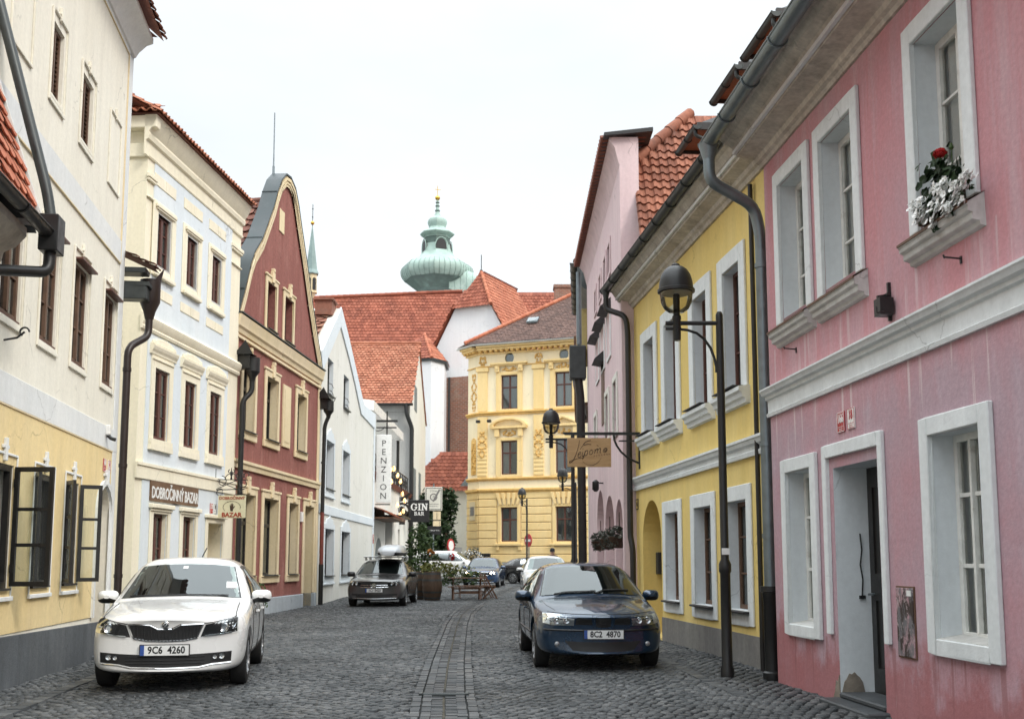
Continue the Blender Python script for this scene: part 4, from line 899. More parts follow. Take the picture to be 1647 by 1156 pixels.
for i,(a,c) in enumerate(UP+[(3.4,4.3)]):
    o=window(pk,a,c,4.31,5.95,rev=.19,fw=.07,rows=(.30,.65),mid=.08,mat='white_frame',pane='glass_soft',curtain=([(0,.42),(.5,1)],.02,'curtain' if i in(0,1) else 'curtain_dim'))
    b=MB(); strips(b,(a-.16,c+.16,4.25,6.13),(a,c,4.31,5.95),-.045,-.001,bottom=False); b.build('surround','frame_white',o,bevel=.008)
    b=MB(); b.sweep([(0,3.98),(-.04,3.99),(-.05,4.02),(-.10,4.035),(-.105,4.085),(-.135,4.10),(-.14,4.135),(-.15,4.14),(-.15,4.16),(0,4.245),(0,3.98)],a-.16,c+.20); b.box(a,c,0,.19,4.2,4.312); b.build('sill','stone_sill',o,bevel=.006)
    f=MB(); f.box(a-.17,c+.21,-.16,-.145,4.15,4.172); f.add([(a-.17,-.16,4.172),(c+.21,-.16,4.172),(c+.21,-.0,4.255),(a-.17,-.0,4.255)],[(0,1,2,3)]); f.build('sill_flashing','oldbrown_frame',o)
for (a,c),z0,z1 in ((LR[0],.80,2.48),(LR[1],.725,2.46),((3.6,4.5),.8,2.48)):
    o=window(pk,a,c,z0,z1,rev=.18,fw=.06,cols=3,rows=(.355,.70),mid=.055,mw=.035,mat='white_frame',pane='glass_soft',curtain=([(0,.32),(.35,.66),(.68,1)],.03,'curtain'))
    flat_surround(o,a,c,z0,z1,.155,'frame_white',.05,bot=.125)
    s=MB(); s.add([(a-.0,-.03,z0+.005),(c,-.03,z0+.005),(c,.27,z0+.05),(a,.27,z0+.05),(a,-.03,z0-.02),(c,-.03,z0-.02)],[(0,1,2,3),(4,5,1,0)]); s.build('sill','stone_sill',o)
# doorway: white surround that stops above the ground, dark door deep inside, chipped plaster at the foot
b=MB(); strips(b,(-1.38,.155,.68,2.645),(-1.27,.06,.68,2.51),-.045,-.001,bottom=False); b.build('door_surround','frame_white',pk,bevel=.008)
d=MB(); d.box(D[0],D[1],.36,.41,.1,2.4); strips(d,(D[0]+.1,D[1]-.1,.3,1.1),(D[0]+.16,D[1]-.16,.36,1.04),.34,.36); strips(d,(D[0]+.1,D[1]-.1,1.25,2.25),(D[0]+.16,D[1]-.16,1.31,2.19),.34,.36)
d=d.build('door','black_frame',pk); h=MB(); h.tube([(D[0]+.09,.36,1.1),(D[0]+.09,.30,1.1),(D[0]+.2,.30,1.1)],.012); h.build('handle','zinc',d)
s=MB(); s.box(D[0]-.05,D[1]+.08,-.22,.4,-.2,.055); s.box(D[0]+.004,D[1]-.004,-.02,.36,.055,.11); s.build('doorstep','granite_slab',pk,bevel=.015)
c_=MB(); q=[(.02,.06)]+[(.02+.62*t/14,.10+.20*math.sin(PI*min(1,t/9))**.6*(1 if t<10 else .5)+.012*math.sin(t*2.7)) for t in range(15)]+[(.60,.06)]
c_.prism([[(a*.62,z) for a,z in q]],lambda a,z,k:(D[0]+(.012 if k==0 else .001),a,z)); c_.prism([[(-.20,.0),(.0,.0),(.0,.28),(-.05,.20),(-.09,.22),(-.13,.10)]],lambda a,z,k:(D[0]+a,-.012 if k==0 else -.001,z))
c_.build('crumbled_plaster','crumbled',pk)
wv=MB(); wv.tube([(D[0]+.012,.26,1.72),(D[0]+.02,.27,1.55),(D[0]+.015,.25,1.4),(D[0]+.02,.27,1.25),(D[0]+.012,.26,1.08)],.008,6); wv.box(D[0]+.001,D[0]+.03,.23,.29,1.05,1.085); wv.build('loose_cable','iron_black',pk)
# string course, strongly moulded
b=MB(); b.sweep([(0,3.20),(-.035,3.20),(-.045,3.24),(-.02,3.255),(-.025,3.40),(-.055,3.415),(-.06,3.45),(-.10,3.465),(-.115,3.50),(-.13,3.515),(-.13,3.535),(0,3.57)],L0-.03,U1); b.build('string_course','frame_white',pk,smooth=28)
# eaves cornice in worn stone, half-round gutter and swan-neck downpipe
b=MB(); b.sweep([(0,6.40),(-.03,6.40),(-.05,6.44),(-.09,6.46),(-.11,6.51),(-.16,6.53),(-.34,6.545),(-.35,6.61),(-.38,6.625),(-.40,6.66),(-.50,6.70),(-.55,6.76),(-.60,6.78),(-.60,6.84),(.2,6.84),(.2,6.40)],L0-.02,U1); b.build('cornice','cornice_worn',pk,smooth=25)
b=MB(); b.box(L0-.02,U1,-.395,-.352,6.565,6.612); b.build('cornice_fillet','white_band',pk)
gutter(pk,[(L0-.12,-.70,6.74),(U1,-.70,6.80)],.095,'zinc')
b=MB(); b.box(L0-.12,U1,-.62,-.60,6.80,6.86); b.build('eaves_board','oldbrown_frame',pk)
roof_tiles('roof',pk,'pan_tile',(L0-.1,-.60,6.80),(1,0,0),(0,.76,.65),rect(0,U1-L0,0,5.4),tw=.24,th=.34,lift=.05,kind='pan')
b=MB(); b.face([(L0,-.6,6.86),(U1,-.6,6.86),(U1,7,6.86),(L0,7,6.86)]); b.face([(L0-.05,-.6,6.86),(L0-.05,3.5,10.4),(L0-.05,7,6.86)]); b.build('roof_end','cornice_worn',pk)
f=MB(); f.lathe([(.062,6.42),(.075,6.5),(.12,6.66),(.125,6.70)],(L0-.02,-.70,0),14); f.build('gutter_funnel','zinc',pk,smooth=40)
pipe(pk,[(L0-.02,-.70,6.5),(L0-.02,-.70,6.22),(L0-.24,-.06,5.98),(L0-.26,.02,5.6),(L0-.26,.02,1.08)],.075,'zinc','downpipe',collars=(5.2,2.9,1.75))
b=MB(); b.lathe([(.125,1.13),(.13,1.13),(.13,1.06),(.10,1.05),(.098,1.0),(.092,.99),(.092,.10),(.12,.08),(.12,.0),(.1,-.1)],(L0-.26,.02,0),18); b.build('cast_iron_base','iron_black',pk,smooth=35)
b=MB()
for z in (5.2,2.9,1.75): b.tube([(L0-.26,.06,z),(L0-.26,.34,z)],.012,6)
b.build('pipe_bracket','zinc_dark',pk)
# dormers on the roof: hipped little roofs with their own gutters and wooden soffits
def dormer(root,x0,x1,zE,proj,name='dormer',back=2.4):
    """eave line along x at height zE, proj metres in front of the wall plane"""
    b=MB(); b.box(x0+.22,x1-.22,proj+.34,back+.5,zE-.85,zE+.02); o=b.build(name,'cornice_worn',root)
    s=MB(); s.box(x0,x1,proj,back,zE+.02,zE+.06); s.build('soffit','soffit_wood',o)
    t=MB(); xm=(x0+x1)/2; e=.05
    t.add([(x0-e,proj-.04,zE+.065),(x1+e,proj-.04,zE+.065),(x1+e,back,zE+.065),(x0-e,back,zE+.065),(x0+.25,proj+.8,zE+.5),(x1-.25,proj+.8,zE+.5),(x0+.25,back,zE+.55),(x1-.25,back,zE+.55)],[(0,1,5,4),(0,4,6,3),(1,2,7,5),(4,5,7,6),(3,2,1,0)]); t.build('dormer_roof','sheet_black',o)
    v=MB(); v.box(x0-e,x0+.0,proj-.05,back,zE-.04,zE+.09); v.box(x1,x1+e,proj-.05,back,zE-.04,zE+.09); v.build('fascia','sheet_black',o)
    gutter(o,[(x0-.12,proj-.06,zE+.02),(x1+.06,proj-.06,zE+.03)],.065,'zinc_dark')
    pipe(o,[(x1-.06,proj-.06,zE-.02),(x1-.06,proj-.06,zE-.12),(x1-.02,proj+.3,zE-.28),(x1,proj+.36,zE-.7)],.036,'zinc_dark')
    return o
# ---------------- yellow house
yl=house('yellow_house',(2.81,20.602),(.1035,-.9946),'yellow two-storey house with white window frames and grey plinth between the pink houses','house')
L0,U1=-2.25,7.05
UP=[(-1.13,-.29),(.58,1.42),(2.57,3.40),(4.30,5.12)]; LW=[(.43,1.36),(2.4,3.40),(4.22,5.16)]; AR=(-1.53,.02)
holes=[rect(a,c,3.95,5.80) for a,c in UP]+[rect(a,c,.74,2.31) for a,c in LW]+[archring(AR[0],AR[1],.02,2.63)]
shell(yl,[(L0,-.3),(U1,-.3),(U1,7.2),(L0,7.2)],holes,7,'yellow_house',revs=[.34]*7+[1.0],m2='reveal_white',n2=7)
for (a,c) in UP:
    o=window(yl,a,c,3.95,5.80,rev=.145,fw=.06,rows=(.33,.66),mat='brown_frame',curtain=([(0,.3),(.7,1)],0,'curtain_dim'))
    b=MB(); strips(b,(a-.255,c+.255,3.92,6.05),(a,c,3.95,5.80),-.04,-.001,bottom=False); b.build('surround','frame_white',o,bevel=.008)
    b=MB(); b.sweep([(0,3.66),(-.07,3.67),(-.08,3.73),(-.12,3.75),(-.13,3.81),(-.17,3.84),(-.17,3.90),(0,3.92)],a-.30,c+.30); b.build('sill','frame_white',o,smooth=30)
    s=MB(); s.box(a-.12,c+.10,-.20,.24,3.925,3.945); s.build('sill_flashing','sheet_black',o,bevel=.006)
for (a,c) in LW:
    o=window(yl,a,c,.74,2.31,rev=.155,fw=.065,rows=(.33,.67),mat='oldbrown_frame',curtain=([(.45,.62)],0,'curtain_dim'))
    flat_surround(o,a,c,.74,2.31,.22,'frame_white',.03,bot=.21)
    s=MB(); s.box(a-.05,c+.05,-.12,.24,.70,.735); s.build('sill','sheet_black',o,bevel=.012,seg=2)
b=MB(); b.sweep([(0,2.89),(-.05,2.89),(-.06,2.95),(-.03,2.97),(-.035,3.02),(-.08,3.05),(-.10,3.10),(-.12,3.115),(-.12,3.15),(0,3.17)],L0-.04,U1); b.build('string_course','frame_white',yl,smooth=28)
b=MB(); b.sweep([(0,6.78),(-.04,6.78),(-.06,6.84),(-.10,6.86),(-.12,6.92),(-.30,6.96),(-.31,7.05),(-.36,7.07),(-.42,7.16),(-.48,7.18),(-.48,7.24),(.2,7.24),(.2,6.78)],L0-.1,U1); b.build('cornice','cornice_worn',yl,smooth=25)
b=MB(); b.box(L0-.1,U1,-.35,-.312,7.0,7.055); b.build('cornice_fillet','white_band',yl)
gutter(yl,[(L0-.18,-.57,7.24),(U1+.2,-.57,7.27)],.085,'zinc_dark')
roof_tiles('roof',yl,'pan_tile',(L0-.1,-.48,7.24),(1,0,0),(0,.76,.65),rect(0,U1-L0,0,5.4),tw=.24,th=.34,lift=.05,kind='pan')
b=MB(); b.face([(L0,-.5,7.3),(U1,-.5,7.3),(U1,7,7.3),(L0,7,7.3)]); b.face([(L0,-.5,7.3),(L0,3.5,10.8),(L0,7,7.3)]); b.build('roof_end','cornice_worn',yl)
b=MB(); b.prism([[(L0,-.3),(AR[0],-.3),(AR[0],.42),(L0,.42)]],lambda x,z,k:(x,-.015 if k==0 else -.001,z)); b.box(AR[1]+.02,U1,-.018,-.001,-.3,.41); plaster('stone_grey_plinth',(.20,.19,.18),(.25,.24,.22),var=.15,dirt=.3,dirtc=(.13,.12,.1),bs=.5); b.build('plinth','stone_grey_plinth',yl)
dd=MB(); dd.box(AR[0],AR[1],.97,1.0,.02,2.7); dd=dd.build('door','lime_ochre',yl); x=MB(); x.box(AR[0]+.7,AR[1]-.1,.90,.965,1.0,1.05); strips(x,(AR[0]+.72,AR[1]-.15,.15,.95),(AR[0]+.76,AR[1]-.19,.19,.91),.94,.968); x.build('door_panel','lime_ochre',dd)
mbx=empty('mailbox',(0,0,0),0,'black metal letterbox on the side of the yellow arched passage','mailbox'); mbx.matrix_world=yl.matrix_world
b=MB(); b.box(AR[0]+.02,AR[0]+.20,.25,.80,1.18,1.62); b.build('box','sheet_black',mbx,bevel=.012); b=MB(); b.box(AR[0]+.201,AR[0]+.212,.40,.66,1.27,1.31); b.build('name_plate','white_enamel',mbx)
f=MB(); f.lathe([(.05,6.98),(.06,7.06),(.09,7.18),(.09,7.2)],(L0+.0,-.57,0),12); f.build('gutter_funnel','zinc_dark',yl,smooth=40)
pipe(yl,[(5.82,-.06,6.7),(5.82,-.06,-.1)],.034,'pipe_dark','cable_pipe')
pipe(yl,[(L0+.0,-.57,7.0),(L0+.0,-.57,6.78),(L0+.28,-.20,6.58),(L0+.30,-.17,6.2),(L0+.30,-.17,1.95),(L0+.38,-.14,1.7),(L0+.38,-.14,-.1)],.06,'pipe_dark',collars=(.8,))
pn=empty('house_number_plate',(0,0,0),0,'small framed number plate above the arch of the yellow house','house number'); pn.matrix_world=yl.matrix_world
b=MB(); strips(b,(-2.12,-1.9,2.5,2.72),(-2.10,-1.92,2.52,2.70),-.012,-.001); b.build('plate_frame','black_ink',pn); b=MB(); b.box(-2.10,-1.92,-.008,-.001,2.52,2.70); b.build('plate',  'yellow_house',pn); b=MB(); put_text(b,'16',.13,(-2.01,-.012,2.61),ext=.002); b.build('lettering','black_ink',pn)
dormer(pk,-4.45,-3.15,8.30,.35) if False else None
for (x0,x1,z) in ((.62,1.75,9.22),(2.95,4.17,9.22),(4.65,5.9,9.2)): dormer(yl,x0,x1,z,.41,back=2.7)
plate(pk,-.87,2.85,.20,.21,'red_enamel','166','red house number plate 166 above the pink doorway','white_enamel',y=-.002,sub=True)
plate(pk,-.60,2.855,.19,.21,'white_enamel','18','white house number plate 18 above the pink doorway','red_enamel',y=-.002,sub=True)
ec=empty('meter_cabinet',(0,0,0),0,'rusty peeling pink meter cabinet door set in the pink wall beside the doorway','cabinet'); ec.matrix_world=pk.matrix_world
def peel():
    m,t,n,L,b=mk('peeling_pink'); tc=n.new('ShaderNodeTexCoord').outputs['Object']
    col=mixc(n,L,rng(n,L,noise(n,L,tc,6,7,.7,(1,1,.5)),.46,.54,0,1),(.40,.25,.27),(.15,.145,.15)); col=mixc(n,L,rng(n,L,noise(n,L,tc,9,7,.75,(1,1,.4)),.50,.56,0,1),col,(.045,.03,.025)); col=mixc(n,L,rng(n,L,noise(n,L,tc,17,5,.7),.58,.64,0,.8),col,(.45,.36,.36))
    L.new(col,b.inputs['Base Color']); b.inputs['Roughness'].default_value=.85; bump(n,L,b,noise(n,L,tc,9,7,.75),.6,.006)
peel()
b=MB(); b.box(.305,.64,-.022,-.001,.60,1.20); b.build('cabinet_door','peeling_pink',ec,bevel=.004); b=MB(); strips(b,(.29,.655,.585,1.215),(.305,.64,.6,1.2),-.012,-.001); b.build('cabinet_frame','oldbrown_frame',ec); b=MB(); b.box(.53,.615,-.026,-.022,1.13,1.18); b.build('label_plate','white_enamel',ec)
lb=empty('wall_bracket',(0,0,0),0,'rusty iron bracket with small dark lamp box above the white course of the pink wall','bracket'); lb.matrix_world=pk.matrix_world
b=MB(); b.box(.40,.43,-.03,0,3.62,3.98); b.beam((.33,-.04,3.86),(.46,-.04,3.86),.03,.03); b.beam((.415,-.01,3.86),(.415,-.13,3.84),.03,.03); b.build('iron_arm','iron_black',lb); b=MB(); b.box(.38,.52,-.15,-.02,3.66,3.82); b.tube([(.53,-.12,3.68),(.56,-.2,3.66),(.55,-.2,3.72)],.01,5); b.build('lamp_box','iron_black',lb,bevel=.012)
for (x,z) in ((-2.15,3.86),(1.75,3.83)):
    hk=tag(empty('wall_hook',(0,0,0),0),'thin iron hook in the pink wall near the pipe' if x<0 else 'thin iron hook in the pink wall under the flowery window','hook'); hk.matrix_world=pk.matrix_world
    b=MB(); b.tube([(x,0,z),(x,-.14,z+.01),(x,-.14,z+.0),(x,-.15,z+.03)],.008,6); b.box(x-.012,x+.012,-.012,0,z-.04,z+.02); b.build('hook','iron_black',hk)
# ---------------- tall pale pink house
tp=house('tall_pink_house',(2.33,22.7),(0,-1),'tall pale pink house with three arches, black window hoods and long eaves','house')
L0,U1=-10.4,0
AR3=[(-7.15,-4.95,3.3,.9),(-4.6,-2.15,3.0,.9),(-1.85,-.25,2.78,.65)]
SM=[(-2.95,-2.35,8.25,8.95),(-4.1,-3.5,8.3,8.95),(-5.6,-5.0,8.3,8.9),(-7.2,-6.6,8.3,8.9)]
HD=[(-3.35,-2.5,6.3,7.35),(-5.1,-4.2,6.3,7.35),(-6.8,-5.9,6.3,7.35)]
MDW=[(-1.85,-1.05,4.3,5.45),(-3.95,-3.1,4.4,5.45),(-6.2,-5.4,4.4,5.45),(-7.5,-6.8,4.4,5.4)]; NR=(-5.15,-4.35,4.9,6.45)
holes=[archring(a,c,.02,z,r) for a,c,z,r in AR3]+[rect(*q) for q in SM]+[rect(*q) for q in MDW if q[0]!=-6.2]
shell(tp,[(L0,-.3),(U1,-.3),(U1,10.55),(L0,10.55)],holes,.41,'pale_pink',revs=[.36]*3+[.16]*4+[.16]*3)
shell(tp,[(L0,-.3),(U1-.9,-.3),(U1-.9,9.0),(L0,9.0)],[],7.5,'pale_pink',name='rear_wall').location=(0,.43,0)
for q in SM: o=window(tp,*q,rev=.12,rows=(),mat='oldbrown_frame'); flat_surround(o,*q,.12,'pale_pink',.03)
for q in MDW:
    if q[0]==-6.2: continue
    o=window(tp,*q,rev=.12,rows=(.5,),mat='oldbrown_frame'); flat_surround(o,*q,.14,'offwhite_plaster',.04)
for q in HD+[NR]:
    a,c,z0,z1=q; b=MB(); b.box(a,c,-.02,-.001,z0,z1); o=b.build('window','oldbrown_frame' if q is NR else 'pale_pink',tp)
    if q is not NR: flat_surround(o,a,c,z0,z1,.10,'white_band',.03)
    h=MB(); h.add([(a-.1,0,z1+.28),(c+.1,0,z1+.28),(c+.1,-.26,z1+.05),(a-.1,-.26,z1+.05),(a-.1,0,z1+.0),(c+.1,0,z1+.0)],[(0,1,2,3),(0,3,4),(1,5,2),(4,3,2,5)]); h.build('window_hood','sheet_black',o)
b=MB(); b.sweep([(0,9.95),(-.02,10.0),(-.10,10.35),(-.22,10.52),(-.22,10.58),(.40,10.58),(.40,9.95)],L0+.004,U1-.006); b.build('cornice','pale_pink',tp,smooth=60)
b=MB(); b.add([(L0-.1,-.34,10.56),(U1+.14,-.34,10.56),(U1+.14,.72,10.66),(L0-.1,.72,10.66),(L0-.1,-.34,10.63),(U1+.14,-.34,10.63),(U1+.14,.72,10.75),(L0-.1,.72,10.75)],[(0,3,2,1),(4,5,6,7),(0,1,5,4),(1,2,6,5),(2,3,7,6),(3,0,4,7)]); b.build('parapet_cap','sheet_black',tp)
t=MB()
for i in range(46): t.tube([(L0+.1+i*.225,-.40,10.60),(L0+.1+i*.225,.6,10.72)],.08,7)
t.build('eaves_tiles','brown_tile',tp,smooth=50)
roof_tiles('roof',tp,'pan_tile',(.6,.30,8.2),(0,1,0),(-.5,0,.866),[(.13,0),(7,0),(7,4.0),(1.45,4.0),(.13,2.3)],tw=.19,th=.245,lift=.045,kind='pan')
ridge_tiles('hip_ridge',tp,'pan_tile',(-.60,.42,10.30),(-1.4,1.77,11.70),.13,.36)
b=MB(); b.face([(-1.42,1.77,11.66),(-1.42,7.3,11.66),(-9,7.3,8.6),(-9,.45,9.0),(-.62,.44,10.25)]); b.build('roof_far_side','brown_tile',tp)
b=MB()
for a,c,z,r in AR3: b.box(a+.1,c-.1,.33,.37,.02,z-.3)
b.build('arch_back','pale_pink',tp)
b=MB(); b.tube([(-5.0,0,3.42),(-5.0,-.2,3.42)],.02,6); b.lathe([(.04,3.2),(.09,3.26),(.09,3.45),(.03,3.5)],(-5.0,-.2,0),8); b.build('wall_lantern','iron_black',tp,smooth=40)
hp=MB(); hp.box(L0-.3,L0+.15,-.55,-.05,7.0,8.05); hp.build('rain_hopper','zinc_dark',tp,bevel=.03)
pipe(tp,[(L0-.05,-.25,10.4),(L0-.05,-.25,8.1)],.08,'zinc'); pipe(tp,[(L0-.05,-.28,7.0),(L0-.05,-.22,6.4),(L0-.05,-.18,-.1)],.13,'pipe_dark')
# ---------------- house beyond, only its weathered corner, gutter and lattice show
fr=house('far_right_house',(2.45,34.2),(-.0625,-.998),'weathered narrow house with brown lattice balcony and dark gutter beyond the tall pink house','house')
shell(fr,[(-8,-.3),(0.8,-.3),(0.8,10.6),(-8,11.0)],[],6,'offwhite_plaster')
b=MB(); b.sweep([(0,10.1),(-.05,10.15),(-.30,10.35),(-.38,11.2),(.2,11.2),(.2,10.1)],-8,-.2); b.build('eaves','zinc_dark',fr)
gutter(fr,[(-8.1,-.45,11.25),(-.2,-.45,11.05)],.12,'pipe_dark')
b=MB(); b.box(-5.6,-2.2,-.30,-.001,8.6,10.0); b.build('timber_bay','lime_ochre',fr)
b=MB()
for k in range(9): b.box(-6.0,-1.4,-.46,-.42,7.0+k*.21,7.08+k*.21)
for k in range(6): b.box(-6.0+k*.9,-5.92+k*.9,-.48,-.40,6.6,8.9)
b.box(-6.0,-1.4,-.45,0,6.55,6.66); b.build('lattice_balcony','timber_brown',fr)
pipe(fr,[(-3.4,-.42,8.6),(-3.4,-.42,7.6),(-1.2,-.25,6.6),(-.2,-.2,6.0)],.12,'pipe_brown')
roof_tiles('roof',fr,'dull_tile',(-8,-.4,11.3),(1,0,0),(0,.8,.6),rect(0,7.5,0,4),tw=.25,th=.3,lift=.05)
# ================================================================== END OF THE STREET
# ---------------- guest house with roof terrace
gh=house('guest_house',(-6.33,48.6),(.0065,1.0),'off-white guest house with roof terrace, orange roof and long black downpipe','house')
# low wing along the street, then the main house standing across
W=17.2
shell(gh,[(-.2,-.3),(W,-.3),(W,5.35),(-.2,5.35)],[rect(5.6,8.6,.0,3.5),rect(11.3,12.3,.9,3.2)] ,6,'offwhite_plaster',revs=[.5,.2],name='terrace_wing')
d=MB(); d.box(5.6,8.6,.45,.5,0,3.5); strips(d,(5.6,8.6,0,3.5),(5.9,8.3,.1,3.1),.36,.45); d.box(7.0,7.2,.36,.45,.1,3.1); d.build('entrance','black_frame',gh)
window(gh,11.3,12.3,.9,3.2,rev=.12,rows=(.5,),mat='black_frame')
b=MB(); b.prism([archring(1.6,4.2,.7,2.55,1.0)],lambda x,z,k:(x,-.004 if k==0 else 0.2,z)); 
n_=b.build('arched_niche','curtain_grey',gh)
b=MB(); a0=archring(1.6,4.2,.7,2.55,1.0); a1=archring(1.45,4.35,.7,2.72,1.15); b.prism([a1,a0],lambda x,z,k:(x,-.03 if k==0 else -.005,z)); b.build('niche_surround','offwhite_plaster',gh)
roof_tiles('door_canopy',gh,'orange_tile',(.3,-1.0,3.45),(1,0,0),(0,.9,.45),rect(0,5.0,0,1.1),tw=.25,th=.25,lift=.05)
b=MB(); b.box(.3,5.3,-1.02,0,3.36,3.42); b.build('canopy_board','timber_brown',gh)
b=MB(); b.box(5.0,9.2,-.9,0,3.62,3.72); b.build('entrance_canopy','iron_black',gh)
b=MB(); b.sweep([(0,5.2),(-.12,5.2),(-.2,5.35),(-.24,5.42),(.3,5.5),(.3,5.2)],-.2,W); b.build('terrace_coping','pipe_rust',gh)
# railing of the terrace
b=MB()
for z in (5.5,6.35): b.box(.2,W-.3,.02,.07,z,z+.05)
for k in range(18): b.box(.3+k*.95,.345+k*.95,.02,.07,5.5,6.4)
for k in range(17):
    b.tube([(.32+k*.95,.045,5.52),(1.2+k*.95,.045,6.36)],.018,5); b.tube([(1.2+k*.95,.045,5.52),(.32+k*.95,.045,6.36)],.018,5)
b.build('terrace_railing','iron_black',gh)
b=MB(); b.box(.4,.55,.1,.25,5.4,8.2); b.box(12.3,12.45,.1,.25,5.4,8.2); b.build('canopy_post','iron_black',gh)
b=MB(); b.add([(.0,-.1,8.2),(12.6,-.1,8.2),(12.6,4,9.0),(0,4,9.0),(0,-.1,8.65),(12.6,-.1,8.65),(12.6,4,9.2),(0,4,9.2)],[(0,3,2,1),(4,5,6,7),(0,1,5,4),(1,2,6,5),(2,3,7,6),(3,0,4,7)]); b.build('terrace_canopy','white_enamel',gh)
# main block: end wall towards us, gable towards the street
b=MB(); b.box(W,W+11,0.001,6,-.3,11.1); 
b.prism([[(W,11.1),(W+11,11.1),(W+5.0,15.7)]],lambda x,z,k:(x,0.0 if k==0 else 6,z)); b.build('main_wall','offwhite_plaster',gh)
b=MB(); b.box(W-.03,W-.001,.01,6,5.4,10.6); b.build('end_wall_render','grey_wall',gh); b=MB(); b.box(W-.12,W-.031,-.0,6,10.5,11.1); b.build('eaves_soffit','grey_wall',gh)
roof_tiles('roof',gh,'orange_tile',(W-.45,7.0,10.95),(0,-1,0),(5.45,0,4.8),[(0,0),(7.15,0),(7.15,7.25),(0,7.25)],tw=.24,th=.29,lift=.07)
ridge_tiles('roof_ridge',gh,'orange_tile',(W+5.0,7,15.75),(W+5.0,-.15,15.75),.15,.4)
b=MB(); b.face([(W+5,-.1,15.7),(W+5,7,15.7),(W+11,7,11),(W+11,-.1,11)]); b.build('roof_far_side','orange_tile',gh)
gutter(gh,[(W-.5,7,10.95),(W-.5,-.2,10.95)],.14,'iron_black')
pipe(gh,[(W-.5,.2,10.9),(W-.5,.15,10.3),(W-.25,-.14,9.5),(W-.25,-.16,0)],.13,'iron_black')
for (a,c,z0,z1) in ((W+2.5,W+4.2,11.0,12.6),(W+2.5,W+4,4.5,7.3),(W+6,W+7.5,4.5,7.3)):
    b=MB(); b.box(a,c,-.02,-.001,z0,z1); b.build('window','curtain_grey',gh)
sg=empty('guesthouse_sign',(-5.78,48.9,0),0,'tall white vertical sign lettered PENZION beside the white gabled house','sign')
b=MB(); b.box(-.34,.34,-.08,.08,4.05,7.12); b.build('sign_board','white_enamel',sg,bevel=.02)
t=MB()
for k,ch in enumerate('PENZION'): put_text(t,ch,.40,(0,-.084,6.72-k*.395),ext=.004,bold=-.002)
t.build('lettering','black_ink',sg); t=MB(); t.beam((-.36,0,7.45),(.55,0,7.45),.06,.06); t.beam((.12,0,7.12),(.12,0,8.2),.06,.06); t.beam((-.36,0,7.75),(.6,0,7.75),.06,.10); t.beam((-.36,0,3.98),(.3,0,3.98),.05,.05); t.tube([(-.3+.3*math.cos(R(a)),0,7.5+.2*math.sin(R(a))) for a in range(180,361,30)],.02,5); t.build('bracket','iron_black',sg)
gb=empty('bar_sign',(-5.35,62.6,gz(62)),0,'black projecting sign with white words GIN BAR on the guest house corner','sign')
b=MB(); b.box(-.62,.60,-.07,.07,3.45,4.72); b.box(-.75,-.62,-.03,.03,3.6,3.7); b.box(-.75,-.62,-.03,.03,4.5,4.6); b.build('sign_board','black_ink',gb,bevel=.015)
t=MB()
def serif(t,ch,x,z,s):
    """bold slab-serif capitals drawn as polygons, unit height s"""
    f=lambda pts:[(x+p*s,z+q*s) for p,q in pts]; P=lambda *r:t.prism([f(q) for q in r],lambda a,c,k:(a,-.085 if k==0 else -.07,c))
    if ch=='I': P([(0,0),(.42,0),(.42,.12),(.31,.12),(.31,.88),(.42,.88),(.42,1),(0,1),(0,.88),(.11,.88),(.11,.12),(0,.12)])
    if ch=='N': P([(0,0),(.38,0),(.38,.12),(.27,.12),(.27,.62),(.68,0),(.83,0),(.83,.88),(.93,.88),(.93,1),(.58,1),(.58,.88),(.69,.88),(.69,.40),(.30,1),(0,1),(0,.88),(.11,.88),(.11,.12),(0,.12)])
    if ch=='G': P([(.86,.98),(.76,.98),(.72,.90)]+[(.45+.45*math.cos(R(a)),.5+.52*math.sin(R(a))) for a in range(62,330,14)]+[(.88,.16),(.88,.42),(.96,.42),(.96,.53),(.56,.53),(.56,.42),(.67,.42),(.67,.19)]+[(.45+.24*math.cos(R(a)),.5+.40*math.sin(R(a))) for a in range(310,40,-14)]+[(.74,.66),(.86,.66)])
    if ch=='B': P([(0,0),(.5,0),(.70,.08),(.76,.26),(.70,.44),(.58,.52),(.68,.62),(.71,.76),(.65,.92),(.48,1),(0,1),(0,.88),(.1,.88),(.1,.12),(0,.12)],[(.29,.13),(.29,.46),(.42,.46),(.53,.38),(.55,.28),(.51,.16),(.42,.13)][::-1],[(.29,.57),(.29,.88),(.42,.88),(.50,.80),(.50,.68),(.42,.57)][::-1])
    if ch=='A': P([(0,0),(.34,0),(.34,.12),(.25,.12),(.30,.28),(.58,.28),(.64,.12),(.54,.12),(.54,0),(.93,0),(.93,.12),(.84,.12),(.55,1),(.38,1),(.09,.12),(0,.12)],[(.34,.40),(.44,.72),(.54,.40)])
    if ch=='R': P([(0,0),(.38,0),(.38,.12),(.29,.12),(.29,.43),(.40,.43),(.58,0),(.85,0),(.85,.12),(.76,.12),(.60,.47),(.70,.58),(.73,.74),(.66,.92),(.48,1),(0,1),(0,.88),(.1,.88),(.1,.12),(0,.12)],[(.29,.54),(.29,.88),(.43,.88),(.52,.80),(.52,.64),(.43,.54)][::-1])
for ch,x in (('G',-.46),('I',-.05),('N',.14)): serif(t,ch,x,4.12,.40)
for ch,x in (('B',-.26),('A',-.08),('R',.13)): serif(t,ch,x,3.84,.205)
t.build('lettering','white_enamel',gb)
rs=empty('round_figure_sign',(-6.12,60.5,gz(60)),0,'black round cut-out sign with a figure inside a ring above the guest house entrance','sign')
b=MB(); ring=lambda r:[(r*math.cos(R(a)),4.0+r*math.sin(R(a))) for a in range(0,360,15)]
F=lambda x,z,k:(x,-.04 if k==0 else .04,z)
